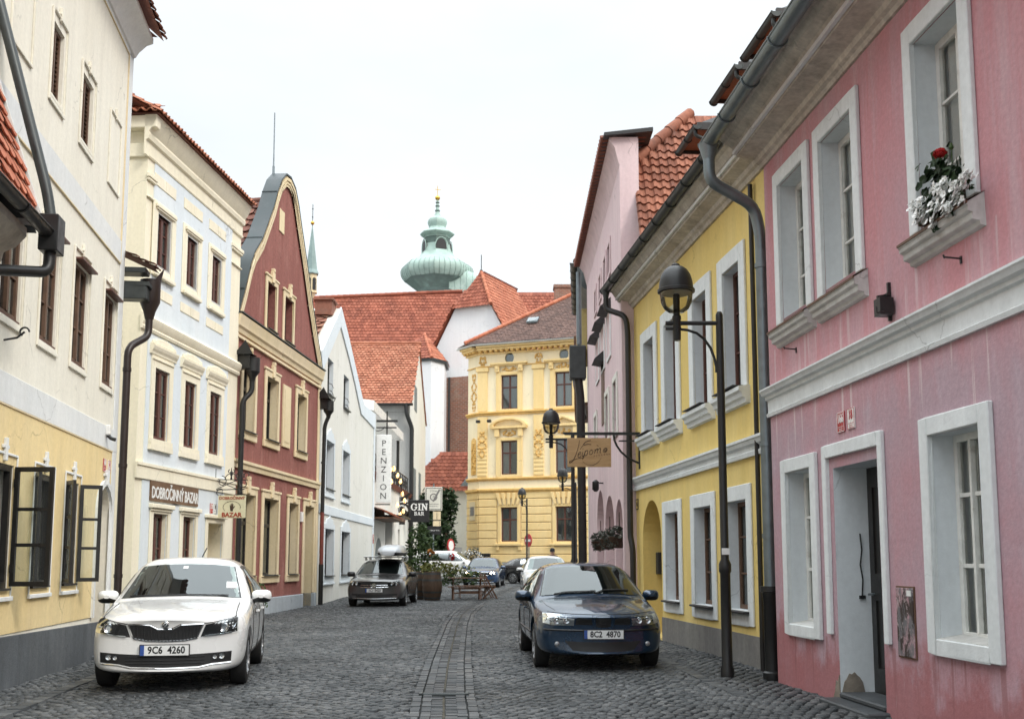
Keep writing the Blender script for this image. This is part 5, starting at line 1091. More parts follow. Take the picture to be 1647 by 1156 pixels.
b.prism([ring(.48),ring(.35)[::-1]],F); b.prism([[(-.40,3.72),(.40,3.72),(.36,3.95),(.16,4.08),(.12,4.2),(.0,4.28),(-.12,4.2),(-.16,4.08),(-.36,3.95)]],F)
b.prism([[(-.42,4.62),(-.1,4.52),(.2,4.6),(.5,4.95),(.36,5.0),(.12,4.78),(-.2,4.78)]],F); b.box(-.18,.18,-.04,.04,3.25,3.5); b.box(-.9,-.5,-.03,.03,4.0,4.06); b.build('silhouette','iron_black',rs)
bl=emit('bulb_glow',(1,.52,.16),2.6,(1,.8,.5))
sl_=empty('string_lights',(-6.13,48.6,0),gh.rotation_euler.z,'string of glowing warm bulbs hung along the guest house terrace','string lights')
pts=[(4.2,-.2,5.9),(5.5,-.2,6.05),(7.2,-.2,5.85),(8.6,-.2,5.65),(9.6,-.2,5.05),(7.4,-.2,4.35),(8.6,-.2,3.9),(9.6,-.2,3.75),(10.2,-.2,4.15),(10.8,-.2,4.75)]
b=MB()
for p,q in zip(pts,pts[1:]):
    b.tube([(p[0]+(q[0]-p[0])*t,p[1],p[2]+.12+(q[2]-p[2])*t-.25*math.sin(PI*t)) for t in (0,.25,.5,.75,1)],.02,5)
b.build('cable','iron_black',sl_)
for p in pts+[(4.0,-.25,5.3),(14.6,-.3,4.0)][:1]:
    b=MB(); b.lathe([(.03,p[2]+.12),(.04,p[2]+.10),(.075,p[2]-.02),(.075,p[2]-.08),(.04,p[2]-.14),(.01,p[2]-.15)],(p[0],p[1],0),10); b.build('bulb','bulb_glow',sl_,smooth=60)
# ---------------- pale block behind the guest house and the monastery church
ch=house('monastery_church',(-16.2,97.0),(1,0),'white church with long orange tiled roof and half-hipped transept','church')
b=MB(); b.box(-8,31,6,26,-.3,17); b.build('nave_wall','church_white',ch)
roof_tiles('nave_roof',ch,'church_tile',(-8,5.2,16.0),(1,0,0),(0,8.1,12.7),[(0,0),(39,0),(39,15.7),(19,15.7),(0,14.5)],tw=.34,th=.42,lift=.07)
ridge_tiles('nave_ridge',ch,'church_tile',(-8,13.0,28.3),(11,13.65,29.3),.22,.6)
def churchpt(px,py,Y):
    r=((px-823.5)/FPX,-(py-691.2)/FPX,1); c,s=math.cos(TILT),math.sin(TILT); d=(r[0],c*r[2]-s*r[1],s*r[2]+c*r[1]); t=Y/d[1]; return Vector((d[0]*t,Y,CAMH+d[2]*t))
# transept turned a little to the left, half-hipped
tr=churchpt(760,560,93.5); TR=house('x',(0,0),(1,0),'x'); bpy.data.objects.remove(TR)
e1=Vector((.90,-.44,0)); e2=Vector((.44,.90,0)); O=Vector((tr.x,tr.y,0)); chL=lambda p:p-Vector((-16.2,97.0,0))
P=lambda a,d,z:chL(O+e1*a+e2*d+Vector((0,0,z)))
zt,za,ze=23.7,27.1,9.0; hw=1.70; sl=1.79
wl=lambda z:hw+(zt-z)/sl
b=MB(); b.prism([[(-wl(17.5),17.5),(wl(17.5),17.5),(hw,zt),(-hw,zt)]],lambda a,z,k:P(a,0 if k==0 else 8,z)); b.build('transept_wall','church_white',ch)
b=MB(); b.prism([[(-wl(17.5),-.3),(wl(17.5),-.3),(wl(17.5),17.5),(-wl(17.5),17.5)]],lambda a,z,k:P(a,0 if k==0 else 8,z)); b.build('transept_brickwork','old_brick',ch)
hb=1.6; rt=[]
nR=(Vector(P(hw+.25,-.3,zt)),e2,(P(0,hb,za)-P(hw+.25,hb,zt)))
roof_tiles('transept_roof',ch,'bright_tile',P(wl(17)+.25,-.3,17),e2,(P(0,0,za)-P(wl(17)+.25,0,17)),[(0,0),(9,0),(9,11.6),(1.9,11.6),(0,7.67)],tw=.34,th=.42,lift=.06)  # sunlit right slope: the light is painted in as brighter tiles
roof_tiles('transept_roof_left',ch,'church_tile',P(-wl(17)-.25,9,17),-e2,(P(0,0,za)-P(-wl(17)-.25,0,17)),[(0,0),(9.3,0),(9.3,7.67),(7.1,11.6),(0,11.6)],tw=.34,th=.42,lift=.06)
V=P(0,hb,za)-P(0,-.3,zt-.1)
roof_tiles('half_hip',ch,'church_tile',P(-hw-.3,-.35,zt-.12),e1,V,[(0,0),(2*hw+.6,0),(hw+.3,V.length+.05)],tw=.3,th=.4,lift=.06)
ridge_tiles('hip_ridge',ch,'bright_tile',P(hw+.25,-.35,zt-.05),P(0,hb,za+.05),.16,.5)
b=MB(); b.tube([P(0,hb,za),P(0,hb,za+1.6)],.04,6); b.lathe([(.02,za+.0),(.16,za+.15),(.02,za+.32)],tuple(P(0,hb,0)),8); b.build('finial','zinc_dark',ch)
# small polygonal apse with its own little hipped roof
ap=churchpt(679,700,90); A=chL(Vector((ap.x,ap.y,0)))
b=MB(); poly=[(-2.6,4),(-2.6,.6),(.75,-.6),(1.75,.9),(1.75,4)]; b.prism([poly],lambda a,d,k:(A.x+a,A.y+d,18.2 if k==0 else -.3)); b.build('apse_wall','church_white',ch,recalc=True)
b=MB(); b.prism([[(-2.75,4),(-2.75,.5),(.8,-.78),(1.95,.9),(1.95,4)]],lambda a,d,k:(A.x+a,A.y+d,18.28 if k==0 else 18.05)); b.build('apse_cornice','zinc_dark',ch,recalc=True)
ax=Vector((A.x-.1,A.y+2.6,21.0)); q0=Vector((A.x+.8,A.y-.8,18.3)); q1=Vector((A.x+1.95,A.y+.9,18.3)); q2=Vector((A.x-2.75,A.y+.5,18.3)); q3=Vector((A.x+1.95,A.y+4,18.3))
def tri_tiles(nm,a,c,top,mt):
    U=(c-a); L_=U.length; U=U.normalized(); w_=top-a; u=w_.dot(U); V=(w_-U*u); roof_tiles(nm,ch,mt,a,U,V,[(0,0),(L_,0),(u,V.length)],tw=.3,th=.4,lift=.06)
tri_tiles('apse_roof',q2,q0,ax,'church_tile'); tri_tiles('apse_roof',q0,q1,ax,'bright_tile'); tri_tiles('apse_roof',q1,q3,ax,'bright_tile')  # right-hand faces get brighter tiles, sunlight put into the colour
ridge_tiles('apse_ridge',ch,'bright_tile',q0,ax,.14,.45)
b=MB(); p=chL(churchpt(722,690,91.5)); b.tube([(p.x,p.y,1),(p.x,p.y,17)],.10,8); b.build('downpipe','pipe_dark',ch)
b=MB(); p=chL(churchpt(680,725,89)); b.box(p.x-.12,p.x+.12,A.y-.4,A.y+.3,p.z-.35,p.z+.35); b.build('slit_window','black_ink',ch)
b=MB(); p=chL(churchpt(826,490,98)); b.beam((p.x-.75,4.9,25.4),(p.x+.75,3.6,21.2),.5,.12); b.build('valley_flashing','lead_sheet',ch)
b=MB(); b.box(20.4,22.2,8.0,9.5,19,28.3); b.box(20.3,22.3,7.9,9.6,28.3,28.6); b.build('chimney','old_brick',ch)
# low chapel roof in front of the brick wall
lc=empty('low_chapel',(-5.4,84,0),0,'low building with orange tiled roof and grey dormer beside the yellow corner house','building')
b=MB(); b.box(-3.2,4,0,6,-.3,7.0); b.build('wall','offwhite_plaster',lc)
roof_tiles('roof',lc,'church_tile',(-3.4,-.4,6.85),(1,0,0),(0,2.2,3.0),[(0,0),(7.4,0),(7.4,4),(3.2,4)],tw=.32,th=.36,lift=.06)
b=MB(); b.add([(1.4,-.2,7.2),(3.2,-.2,7.2),(3.2,2.2,8.4),(1.4,2.2,8.4),(2.3,-.2,8.1),(2.3,2.2,8.6)],[(0,1,4),(1,2,5,4),(3,0,4,5)]); b.build('dormer','zinc',lc)
# ---------------- onion tower
tw=empty('church_tower',(-8.2,116,.45),R(22),'green copper onion dome with arched lantern and gilded ball above the church roof','tower')
k=116/FPX
def ngon(prof,n=8,rot=0,name='',mat='',smooth=None):
    b=MB(); b.lathe(prof,(0,0,0),n); return b.build(name,mat,tw,smooth=smooth)
Z=lambda y:CAMH+(HZ_-y)*k; HZ_=903-2
rr=lambda px:px*k*1.04
b=MB(); b.box(-4.0,4.0,-4.0,4.0,-.8,27.6); b.build('tower_shaft','church_white',tw)
def ogee(y_r): return [(rr(r),Z(y)) for y,r in y_r]
b=MB(); b.lathe(ogee([(464,34),(458,42),(452,49.5),(446,54.5),(440,57),(434,57.5),(429,56),(425,53),(421.5,48),(419,43)]),(0,0,0),8,sq=1); 
o=b.build('onion_dome','copper_green',tw,smooth=38)
b=MB()
for i in range(8):
    a0=2*PI*(i+.5)/8; a1=2*PI*(i+1.5)/8
    for j in range(5):
        t=j/5
        pr=[(50,452),(54.8,446),(57.3,440),(57.8,434),(56.3,429),(53.2,425),(48,421.5)]
        b.tube([((rr(r)*(math.cos(a0)*(1-t)+math.cos(a1)*t)),(rr(r)*(math.sin(a0)*(1-t)+math.sin(a1)*t)),Z(y)) for r,y in pr],.02,4)
b.build('standing_seams','copper_dark',o)
b=MB(); b.lathe(ogee([(467,31),(458.5,41.6),(450.5,51.6)]),(0,0,0),8); b.build('dome_underside','copper_dark',tw)  # shade below the dome's overhang painted in as darker copper
b=MB(); b.lathe(ogee([(420,44),(417,41),(414,34),(408,28),(400,23),(392,20.5),(384,20)]),(0,0,0),8); b.build('lantern_skirt','copper_green',tw,smooth=28)
b=MB(); b.lathe(ogee([(392,20.3),(377,20.3)]),(0,0,0),8); lan=b.build('lantern','copper_dark',tw)
b=MB()
for i in range(8):
    a=2*PI*i/8
    if i%2==0:
        c,s_=math.cos(a),math.sin(a); r=rr(20)
        el=[(.62*math.cos(R(q)),Z(398)+1.0*math.sin(R(q))) for q in range(0,360,20)]
        b.prism([el],lambda u,z,kk,c=c,s_=s_,r=r:(c*(r+(.12 if kk==0 else -.2))-s_*u,s_*(r+(.12 if kk==0 else -.2))+c*u,z),0)
b.build('lantern_opening','black_ink',lan)
b=MB()
for i in range(0,8,2):
    a=2*PI*i/8; c,s_=math.cos(a),math.sin(a); r=rr(20)
    b.tube([(c*(r+.14)-s_*.74*math.cos(R(q)),s_*(r+.14)+c*.74*math.cos(R(q)),Z(398)+1.14*math.sin(R(q))) for q in range(0,360,20)],.05,5,closed=True)
b.build('opening_frame','copper_green',lan,smooth=50)
b=MB(); b.lathe(ogee([(378,21),(376,22),(374,25),(371,27.5),(369.5,27.5),(366,21),(362,15),(359,13.2),(357,13.5),(353,15.2),(349,15.5),(345,14),(342,10),(339,5.5),(334,3.2),(330,2.6),(311,1.6)]),(0,0,0),8); b.build('cupola','copper_green',tw,smooth=28)
b=MB()
for y,r in ((330,4),(322,3.4),(316,3)): b.lathe(ogee([(y+.8,r),(y-.8,r)]),(0,0,0),10)
b.build('spire_rings','copper_dark',tw)
b=MB(); zc=Z(308); b.lathe([(.28*math.cos(R(a))+.001,zc+.28*math.sin(R(a))) for a in range(-90,91,18)],(0,0,0),12); b.tube([(0,0,zc),(0,0,zc+1.4)],.035,6); b.beam((-.35,0,zc+.95),(.35,0,zc+.95),.05,.05); b.build('gilded_ball','gold',tw,smooth=60)
# the lower copper roof running away to the right of the dome
b=MB(); 
for i in range(10):
    pass
ex=empty('dome_annex_roof',(-8.2,116,.45),0,'rounded green copper roof sloping down right behind the onion dome','roof')
pr=[(rr(57),Z(470)),(rr(57),Z(452)),(rr(55),Z(440)),(rr(50),Z(430)),(rr(40),Z(424)),(rr(20),Z(420))]
b=MB()
for (r0,z0),(r1,z1) in zip(pr,pr[1:]):
    for j in range(8):
        x0,x1=1.5+j*.62,1.5+(j+1)*.62; d=lambda x:-(x-1.5)*.5; f=lambda r:-r*.55
        b.face([(x0,f(r0),z0+d(x0)),(x1,f(r0),z0+d(x1)),(x1,f(r1),z1+d(x1)),(x0,f(r1),z1+d(x0))])
    
for j in range(9):
    x=1.5+j*.62; b.tube([(x,-r*.55-.02,z-(x-1.5)*.5) for r,z in pr],.05,4)
b.face([(6.46,-pr[0][0]*.55,pr[0][1]-2.5),(6.46,0,pr[0][1]-2.5),(6.46,0,pr[-1][1]-2.5),(6.46,-pr[-1][0]*.55,pr[-1][1]-2.5)]); b.build('copper_roof','copper_green',ex,smooth=30)
# ---------------- slender ridge turret
st=empty('ridge_turret',(-19.75,104.5,0),R(15),'slender octagonal ridge turret with slate spire and gilded ball behind the red gable','turret')
k2=104.5/FPX; Z2=lambda y:CAMH+(901-y)*k2; q2=lambda r:r*k2*1.03
b=MB(); b.lathe([(q2(3),Z2(478)),(q2(5),Z2(470)),(q2(9.5),Z2(462)),(q2(9.5),Z2(432))],(0,0,0),6); o=b.build('turret_wall','sand_trim',st)
b=MB()
for i in range(6):
    a=2*PI*(i+1)/6; c,s_=math.cos(a),math.sin(a); r=q2(9.5)*.866
    b.prism([archring(-.20,.20,Z2(459),Z2(438))],lambda u,z,kk,c=c,s_=s_,r=r:(c*(r+(.03 if kk==0 else -.1))-s_*u,s_*(r+(.03 if kk==0 else -.1))+c*u,z))
b.build('belfry_opening','black_ink',o)
b=MB(); b.lathe([(q2(10.8),Z2(463)),(q2(10.8),Z2(461))],(0,0,0),6); b.build('turret_ledge','sand_trim',o)
b=MB(); b.lathe([(q2(12.5),Z2(431.5)),(q2(12.5),Z2(430)),(q2(10),Z2(424)),(q2(.6),Z2(350))],(0,0,0),6); b.build('spire',paint('spire_sheet',(.22,.30,.29),.55,.2,scale=1.2,c2=(.15,.20,.20)),st)
b=MB(); zc=Z2(344); b.lathe([(.19*math.cos(R(a))+.001,zc+.19*math.sin(R(a))) for a in range(-90,91,18)],(0,0,0),12); b.build('gilded_ball','gold',st,smooth=60)
b=MB(); b.tube([(0,0,Z2(352)),(0,0,Z2(312))],.035,6); 
for y in (334,320): b.lathe([(.02,Z2(y)-.08),(.09,Z2(y)),(.02,Z2(y)+.08)],(0,0,0),8)
b.build('rod','zinc_dark',st)
# ---------------- yellow corner house closing the street
cb=house('corner_house',(-2.3,76),(.94,-.342),'ornate yellow three-storey corner house with stucco window hoods and brown roof','house')
ZB=-.1
def cwin(a,c,z0,z1,**kw): return window(cb,a,c,z0,z1,rev=.12,fw=.09,mid=.11,mw=.07,rows=(),transom=.64,mat='brown_frame',deep=.06,**kw)
XS=[(1.64,2.87),(5.62,6.84),(9.6,10.8)]; U1=13.5
holes=[]
for a,c in XS: holes+=[rect(a,c,12.0,14.4),rect(a,c,7.42,9.78),rect(a,c,2.8,5.15)]
holes+=[[(x+.34*math.cos(R(q)),15.62+.38*math.sin(R(q))) for q in range(0,360,24)] for x in (2.25,6.25,10.2)]
shell(cb,[(0,-.3),(U1,-.3),(U1,16.1),(0,16.1)],holes,9,'corner_pale',rev=.16)
# chamfered corner
cdir=Vector((-.80,.60)); cw=1.55
def cc(u,d,z): # along the chamfer from the main corner, d outward
    n=Vector((-.60,-.80)); return (cdir.x*u+n.x*d,cdir.y*u+n.y*d,z)
b=MB(); b.prism([rect(0,cw,-.3,16.1)],lambda u,z,k:cc(u,0 if k==0 else -1,z)); e=cc(cw,0,0); b.face([(e[0],e[1],-.3),(e[0]-.2,9,-.3),(e[0]-.2,9,16.1),(e[0],e[1],16.1)]); b.build('corner_wall','corner_pale',cb)
# rusticated ground floor: courses with real grooves
b=MB(); z=1.35; ks=[]
for i in range(9):
    z1=z+.545
    xs=[0]
    for a,c in XS:
        if z<5.3 and z1>2.6: xs+= [a-.28,c+.28]
    xs.append(U1)
    for p in range(0,len(xs),2): b.box(xs[p],xs[p+1],-.10,-.001,z+.05,min(z1,6.2))
    b.prism([rect(.0,cw,z+.05,min(z1,6.2))],lambda u,zz,k:cc(u,.10 if k==0 else .001,zz))
    z=z1
b.build('rustication','corner_yellow',cb,bevel=.03)
b=MB(); b.box(0,U1,-.045,-.0005,1.3,6.25) if False else None
b.box(-.02,U1,-.16,-.001,-.3,1.38); b.prism([rect(-.05,cw+.05,-.3,1.38)],lambda u,zz,k:cc(u,.16 if k==0 else .001,zz)); b.build('plinth','pale_plinth',cb)
b=MB()
def ledge(prof_depth,z0,z1,m='corner_orna'):
    b.box(-.02,U1,-prof_depth,-.001,z0,z1); b.prism([rect(-.04,cw+.06,z0,z1)],lambda u,zz,k:cc(u,prof_depth if k==0 else .001,zz))
ledge(.22,6.28,6.46); ledge(.14,6.18,6.28); ledge(.16,7.10,7.24); ledge(.10,7.02,7.10); ledge(.20,11.72,11.86); ledge(.12,11.60,11.72); ledge(.10,15.05,15.13)
b.build('belt_course','corner_orna',cb,bevel=.03)
b=MB(); ledge(.25,15.95,16.05); ledge(.55,16.18,16.34)
ledge(.72,16.34,16.48); b.build('cornice','corner_yellow',cb,bevel=.04)
b=MB()
for i in range(34): b.box(.1+i*.4,.3+i*.4,-.48,-.001,16.05,16.18)
for i in range(4): b.prism([rect(.05+i*.4,.25+i*.4,16.05,16.18)],lambda u,zz,k:cc(u,.48 if k==0 else .001,zz))
b.build('dentils','corner_orna',cb)
b=MB(); b.box(-.3,U1,-.92,-.70,16.48,16.62); b.prism([rect(-.35,cw+.3,16.48,16.62)],lambda u,zz,k:cc(u,.92 if k==0 else .7,zz)); b.build('gutter','white_band',cb,bevel=.04)
# pilasters
for a in (-.12,4.05,8.0):
    b=MB(); b.box(a,a+.75,-.09,-.001,11.9,14.7); b.box(a-.1,a+.85,-.16,-.001,14.72,15.02); b.box(a,a+.75,-.09,-.001,7.26,11.5)
    for k in range(7): b.box(a,a+.75,-.12,-.091,7.35+k*.28,7.5+k*.28)
    b.build('pilaster','corner_yellow',cb,bevel=.02)
# stucco ornament: cartouches and garlands modelled from small bosses
def orna(name,cx,cz,w_,h,y,n,seed,pl=None):
    random.seed(seed); b=MB()
    for i in range(n):
        t=i/n; zz=cz+h*(t-.5)+random.uniform(-.05,.05); xx=w_*math.sin(t*11+seed)*(.35+.65*abs(math.sin(t*3.1)))*.5; r=random.uniform(.05,.10)
        for s in (-1,1):
            X=cx+s*abs(xx)
            if pl: 
                p=pl(X,y,zz)
                b.lathe([(r,p[1]),(r*.9,p[1]-.04),(r*.4,p[1]-.09)],(p[0],0,p[2]),7,ax='y')
            else: b.lathe([(r,y),(r*.9,y-.04),(r*.4,y-.09)],(X,0,zz),7,ax='y')
    return b.build(name,'corner_orna',cb,smooth=50)
for a in (.25,4.42,8.37):
    orna('stucco_garland',a,9.6,.62,1.9,-.095,16,int(a*3)); orna('stucco_cartouche',a,15.5,.5,.7,-.02,9,int(a*5))
orna('stucco_trophy',.72,13.4,.62,2.6,0,20,4,pl=lambda X,y,z:(cc(X,0,z)[0],cc(X,.02,z)[1],z)); orna('stucco_niche_relief',.72,8.7,.5,2.3,0,18,9,pl=lambda X,y,z:(cc(X,0,z)[0],cc(X,.05,z)[1],z))
b=MB(); ar=archring(.40,1.05,7.5,10.1); b.prism([ar],lambda u,z,k:cc(u,.04 if k==0 else .001,z)); b.build('corner_niche','corner_orna',cb)
for i,(a,c) in enumerate(XS):
    xm=(a+c)/2
    o=cwin(a,c,12.0,14.4,curtain=([(0,1)],.0,'curtain' if i==1 else 'curtain_dim'))
    b=MB(); strips(b,(a-.36,c+.36,11.88,14.62),(a,c,12.0,14.4),-.10,-.001); b.box(a-.75,c+.75,-.34,-.001,15.14,15.28); b.box(a-.65,c+.65,-.24,-.001,15.05,15.14)
    for s in (a-.42,c+.08): b.box(s,s+.34,-.24,-.1005,14.62,15.05); b.box(s+.05,s+.29,-.30,-.2405,14.8,15.05)
    b.build('surround','corner_yellow',o,bevel=.025)
    o2=cwin(a,c,7.42,9.78,curtain=([(.05,.45)],.0,'curtain_dim'))
    b=MB(); strips(b,(a-.36,c+.36,7.26,9.98),(a,c,7.42,9.78),-.10,-.001); b.box(a-.72,c+.72,-.34,-.001,10.62,10.76)
    for s in (a-.42,c+.08): b.box(s,s+.34,-.26,-.1005,10.05,10.62)
    if i%2==0:
        b.prism([[(xm+1.38*math.cos(R(q)),10.76+.62*math.sin(R(q))) for q in range(0,181,15)],[(xm+1.1*math.cos(R(q)),10.80+.42*math.sin(R(q))) for q in range(180,-1,-15)]],lambda x,z,k:(x,-.34 if k==0 else -.001,z))
    else: b.prism([[(a-.74,10.76),(c+.74,10.76),(xm,11.4)],[(xm,11.2),(c+.3,10.82),(a-.3,10.82)]],lambda x,z,k:(x,-.34 if k==0 else -.001,z))
    b.build('surround','corner_yellow',o2,bevel=.025)
    o3=cwin(a,c,2.8,5.15,curtain=([(0,.45),(.52,1)],.0,'curtain_grey'))
    b=MB(); strips(b,(a-.22,c+.22,2.68,5.3),(a,c,2.8,5.15),-.13,-.001); b.box(a-.38,c+.38,-.26,-.001,2.52,2.68); b.box(a-.3,a-.08,-.2,-.1005,2.2,2.52); b.box(c+.08,c+.3,-.2,-.1005,2.2,2.52)
    for kx in range(-2,3): b.prism([[(xm+kx*.30-.09,5.32),(xm+kx*.30+.09,5.32),(xm+kx*.42+.12,6.15),(xm+kx*.42-.12,6.15)]],lambda x,z,k:(x,-.19 if k==0 else -.101,z))
    b.build('surround','corner_yellow',o3,bevel=.02)
    w_=MB(); w_.prism([[(xm+.30*math.cos(R(q)),15.62+.34*math.sin(R(q))) for q in range(0,360,24)]],lambda x,z,k:(x,.12 if k==0 else .16,z)); w_.build('oval_window','glass_dark',cb)
    orna('stucco_hood_relief',xm,14.82,1.0,.2,-.02,10,i+20); orna('stucco_hood_relief',xm,10.3,1.0,.25,-.02,10,i+30)
# hipped brown roof rising to the right rear
EV=(-.4,-.95,16.62)
roof_tiles('roof',cb,'slate_brown',(-.75,-.95,16.6),(1,0,0),(0,5.6,4.4),[(0,0),(14.3,0),(14.3,7.2),(6.5,7.2)],tw=.26,th=.26,lift=.04)
b=MB(); b.face([(-.75,-.95,16.6),(5.75,4.65,21.0),(5.75,9,21),(-2.0,9,16.6),(-2.0,.4,16.6)]); b.face([(5.75,4.65,21),(13.55,4.65,21),(13.55,9,21),(5.75,9,21)]); b.build('roof_side','slate_brown',cb)
ridge_tiles('hip_ridge',cb,'bright_tile',(-.75,-.95,16.68),(5.75,4.65,21.1),.14,.4)
b=MB(); b.add([(3.2,.95,18.22),(4.0,.95,18.22),(4.0,1.45,18.61),(3.2,1.45,18.61),(3.2,.9,18.34),(4.0,.9,18.34),(4.0,1.4,18.73),(3.2,1.4,18.73)],[(4,5,6,7),(0,1,5,4),(1,2,6,5),(3,0,4,7)]); sk=b.build('skylight_frame','zinc',cb); b=MB(); b.face([(3.27,.95,18.39),(3.93,.95,18.39),(3.93,1.34,18.70),(3.27,1.34,18.70)]); b.build('skylight_pane','glass_mirror',sk)
b=MB(); b.box(11.6,13.2,3.2,4.4,18.5,22.6); b.build('chimney','old_brick',cb)
ps=empty('wall_plaque',(0,0,0),0,'pale plaque with dark lettering high on the rounded corner of the yellow corner house','plaque'); ps.matrix_world=cb.matrix_world
b=MB(); b.prism([rect(.35,1.05,4.3,5.6)],lambda u,z,k:cc(u,.14 if k==0 else .10,z)); b.build('plaque','sand_trim',ps); b=MB(); b.prism([rect(.45,.95,4.62,5.25)],lambda u,z,k:cc(u,.15 if k==0 else .141,z)); b.build('inscription','stone_grey_plinth',ps)
for (x,n_) in ((.12,'left'),(.95,'right')):
    c_=empty('security_camera',(0,0,0),0,'small dark camera on the pilaster of the yellow corner house, '+('nearer the corner' if n_=='left' else 'nearer the window'),'camera'); c_.matrix_world=cb.matrix_world
    b=MB(); b.beam((x,-.1,11.2),(x,-.4,11.2),.05,.05); b.box(x-.15,x+.12,-.62,-.38,11.05,11.25); b.build('housing','iron_black',c_,bevel=.02)
eb=empty('utility_box',(0,0,0),0,'dark utility box with a pale label on the plinth of the yellow corner house','box'); eb.matrix_world=cb.matrix_world
b=MB(); b.box(.25,.95,-.40,-.161,.2,2.0); b.build('box','iron_black',eb,bevel=.02); b=MB(); b.box(.5,.72,-.41,-.401,1.0,1.4); b.build('label_plate','white_enamel',eb)
# ================================================================== CARS (local frame: x right as seen from the front, y towards the tail, z up; nose at y=0)
def carpaint(name,c,metal=0.0,rough=.28,coat=1.0,flake=.0):
    m,t,n,L,b=mk(name); tc=n.new('ShaderNodeTexCoord').outputs['Object']
    col=mixc(n,L,1.0,c,rng(n,L,noise(n,L,tc,220,2),.3,.7,1-flake,1+flake),'MULTIPLY') if flake else c
    d=rng(n,L,noise(n,L,tc,2.2,6,.7),.5,.8,0,.12); col=mixc(n,L,d,col,(.16,.15,.14))
    L.new(col,b.inputs['Base Color']); b.inputs['Metallic'].default_value=metal
    L.new(rng(n,L,noise(n,L,tc,3,5),.3,.7,rough-.06,rough+.10),b.inputs['Roughness']); b.inputs['Coat Weight'].default_value=coat; b.inputs['Coat Roughness'].default_value=.04
carpaint('paint_white',(.78,.78,.77)); carpaint('paint_blue',(.008,.030,.066),.45,.28,flake=.25); carpaint('paint_grey',(.085,.082,.08),.6,.32,flake=.25)
carpaint('paint_navy',(.014,.04,.10),.4,.3,flake=.2); carpaint('paint_black',(.012,.012,.014),.1,.25)
paint('trim_black',(.013,.013,.014),.42,.15); paint('tyre_rubber',(.018,.018,.018),.85,.25,scale=14); paint('chrome',(.75,.76,.77),.12,.05,metal=1,bs=0); paint('alloy',(.42,.43,.44),.3,.1,metal=.9); paint('plate_white',(.74,.75,.74),.4,.04,bs=0); paint('plate_blue',(.03,.08,.30),.4,.05,bs=0); paint('cabin_dark',(.016,.017,.018),.8,.2); paint('seat_grey',(.06,.062,.065),.9,.2)
paint('box_silver',(.50,.53,.55),.35,.08,coat=.5); paint('lamp_amber',(.55,.16,.02),.3,.1); paint('tail_red',(.35,.01,.012),.25,.1)
def carglass(name,tint,rough=.015,ior=1.75):
    m,t,n,L,b=mk(name); n.remove(b); tr=n.new('ShaderNodeBsdfTransparent'); tr.inputs[0].default_value=(*tint,1); gl=n.new('ShaderNodeBsdfGlossy'); gl.inputs['Roughness'].default_value=rough; gl.inputs[0].default_value=(.95,1,1,1)
    fr=n.new('ShaderNodeFresnel'); fr.inputs[0].default_value=ior; m2=n.new('ShaderNodeMixShader'); L.new(fr.outputs[0],m2.inputs[0]); L.new(tr.outputs[0],m2.inputs[1]); L.new(gl.outputs[0],m2.inputs[2]); L.new(m2.outputs[0],n['Material Output'].inputs[0])
carglass('screen_glass',(.45,.52,.50)); carglass('side_glass',(.22,.25,.25)); carglass('lamp_glass',(.85,.88,.9),ior=1.28)
emit('headlamp_on',(1,.74,.42),30)
BASE=[ # y, then (x,z) for p1..p8 (p0 shares p1's z)
 (.00,[(.60,.235),(.675,.30),(.685,.46),(.67,.62),(.62,.715),(.46,.755),(.25,.77),(0,.775)]),
 (.07,[(.68,.205),(.765,.30),(.785,.48),(.77,.66),(.70,.755),(.50,.795),(.26,.81),(0,.815)]),
 (.22,[(.73,.19),(.82,.29),(.835,.50),(.82,.70),(.73,.80),(.51,.835),(.26,.85),(0,.855)]),
 (.50,[(.68,.19),(.83,.29),(.848,.54),(.838,.755),(.75,.842),(.52,.872),(.26,.887),(0,.892)]),
 (.92,[(.70,.19),(.835,.29),(.852,.56),(.845,.81),(.765,.888),(.53,.918),(.27,.932),(0,.937)]),
 (1.18,[(.70,.19),(.835,.29),(.853,.57),(.848,.84),(.775,.912),(.55,.942),(.28,.955),(0,.96)]),
 (1.25,[(.70,.19),(.835,.29),(.853,.57),(.848,.85),(.772,.925),(.60,.965),(.30,.985),(0,.99)]),
 (1.38,[(.70,.19),(.835,.29),(.853,.57),(.849,.87),(.762,.975),(.625,1.045),(.315,1.07),(0,1.075)]),
 (1.95,[(.70,.19),(.835,.29),(.853,.58),(.851,.93),(.725,1.17),(.585,1.37),(.33,1.41),(0,1.42)]),
 (2.08,[(.70,.19),(.835,.29),(.853,.58),(.852,.94),(.722,1.18),(.575,1.405),(.33,1.44),(0,1.448)]),
 (2.50,[(.70,.19),(.835,.29),(.853,.58),(.852,.95),(.720,1.19),(.57,1.42),(.33,1.455),(0,1.462)]),
 (3.10,[(.70,.19),(.835,.29),(.853,.58),(.850,.97),(.712,1.19),(.56,1.405),(.32,1.44),(0,1.447)]),
 (3.60,[(.70,.19),(.83,.29),(.848,.58),(.84,.98),(.70,1.16),(.55,1.33),(.31,1.365),(0,1.372)]),
 (4.00,[(.68,.20),(.81,.30),(.83,.58),(.815,.98),(.69,1.07),(.54,1.12),(.30,1.14),(0,1.145)]),
 (4.20,[(.62,.22),(.77,.32),(.795,.58),(.775,.93),(.68,.99),(.52,1.01),(.29,1.02),(0,1.025)]),
 (4.28,[(.55,.26),(.68,.36),(.70,.58),(.68,.85),(.62,.92),(.48,.95),(.28,.96),(0,.965)])]
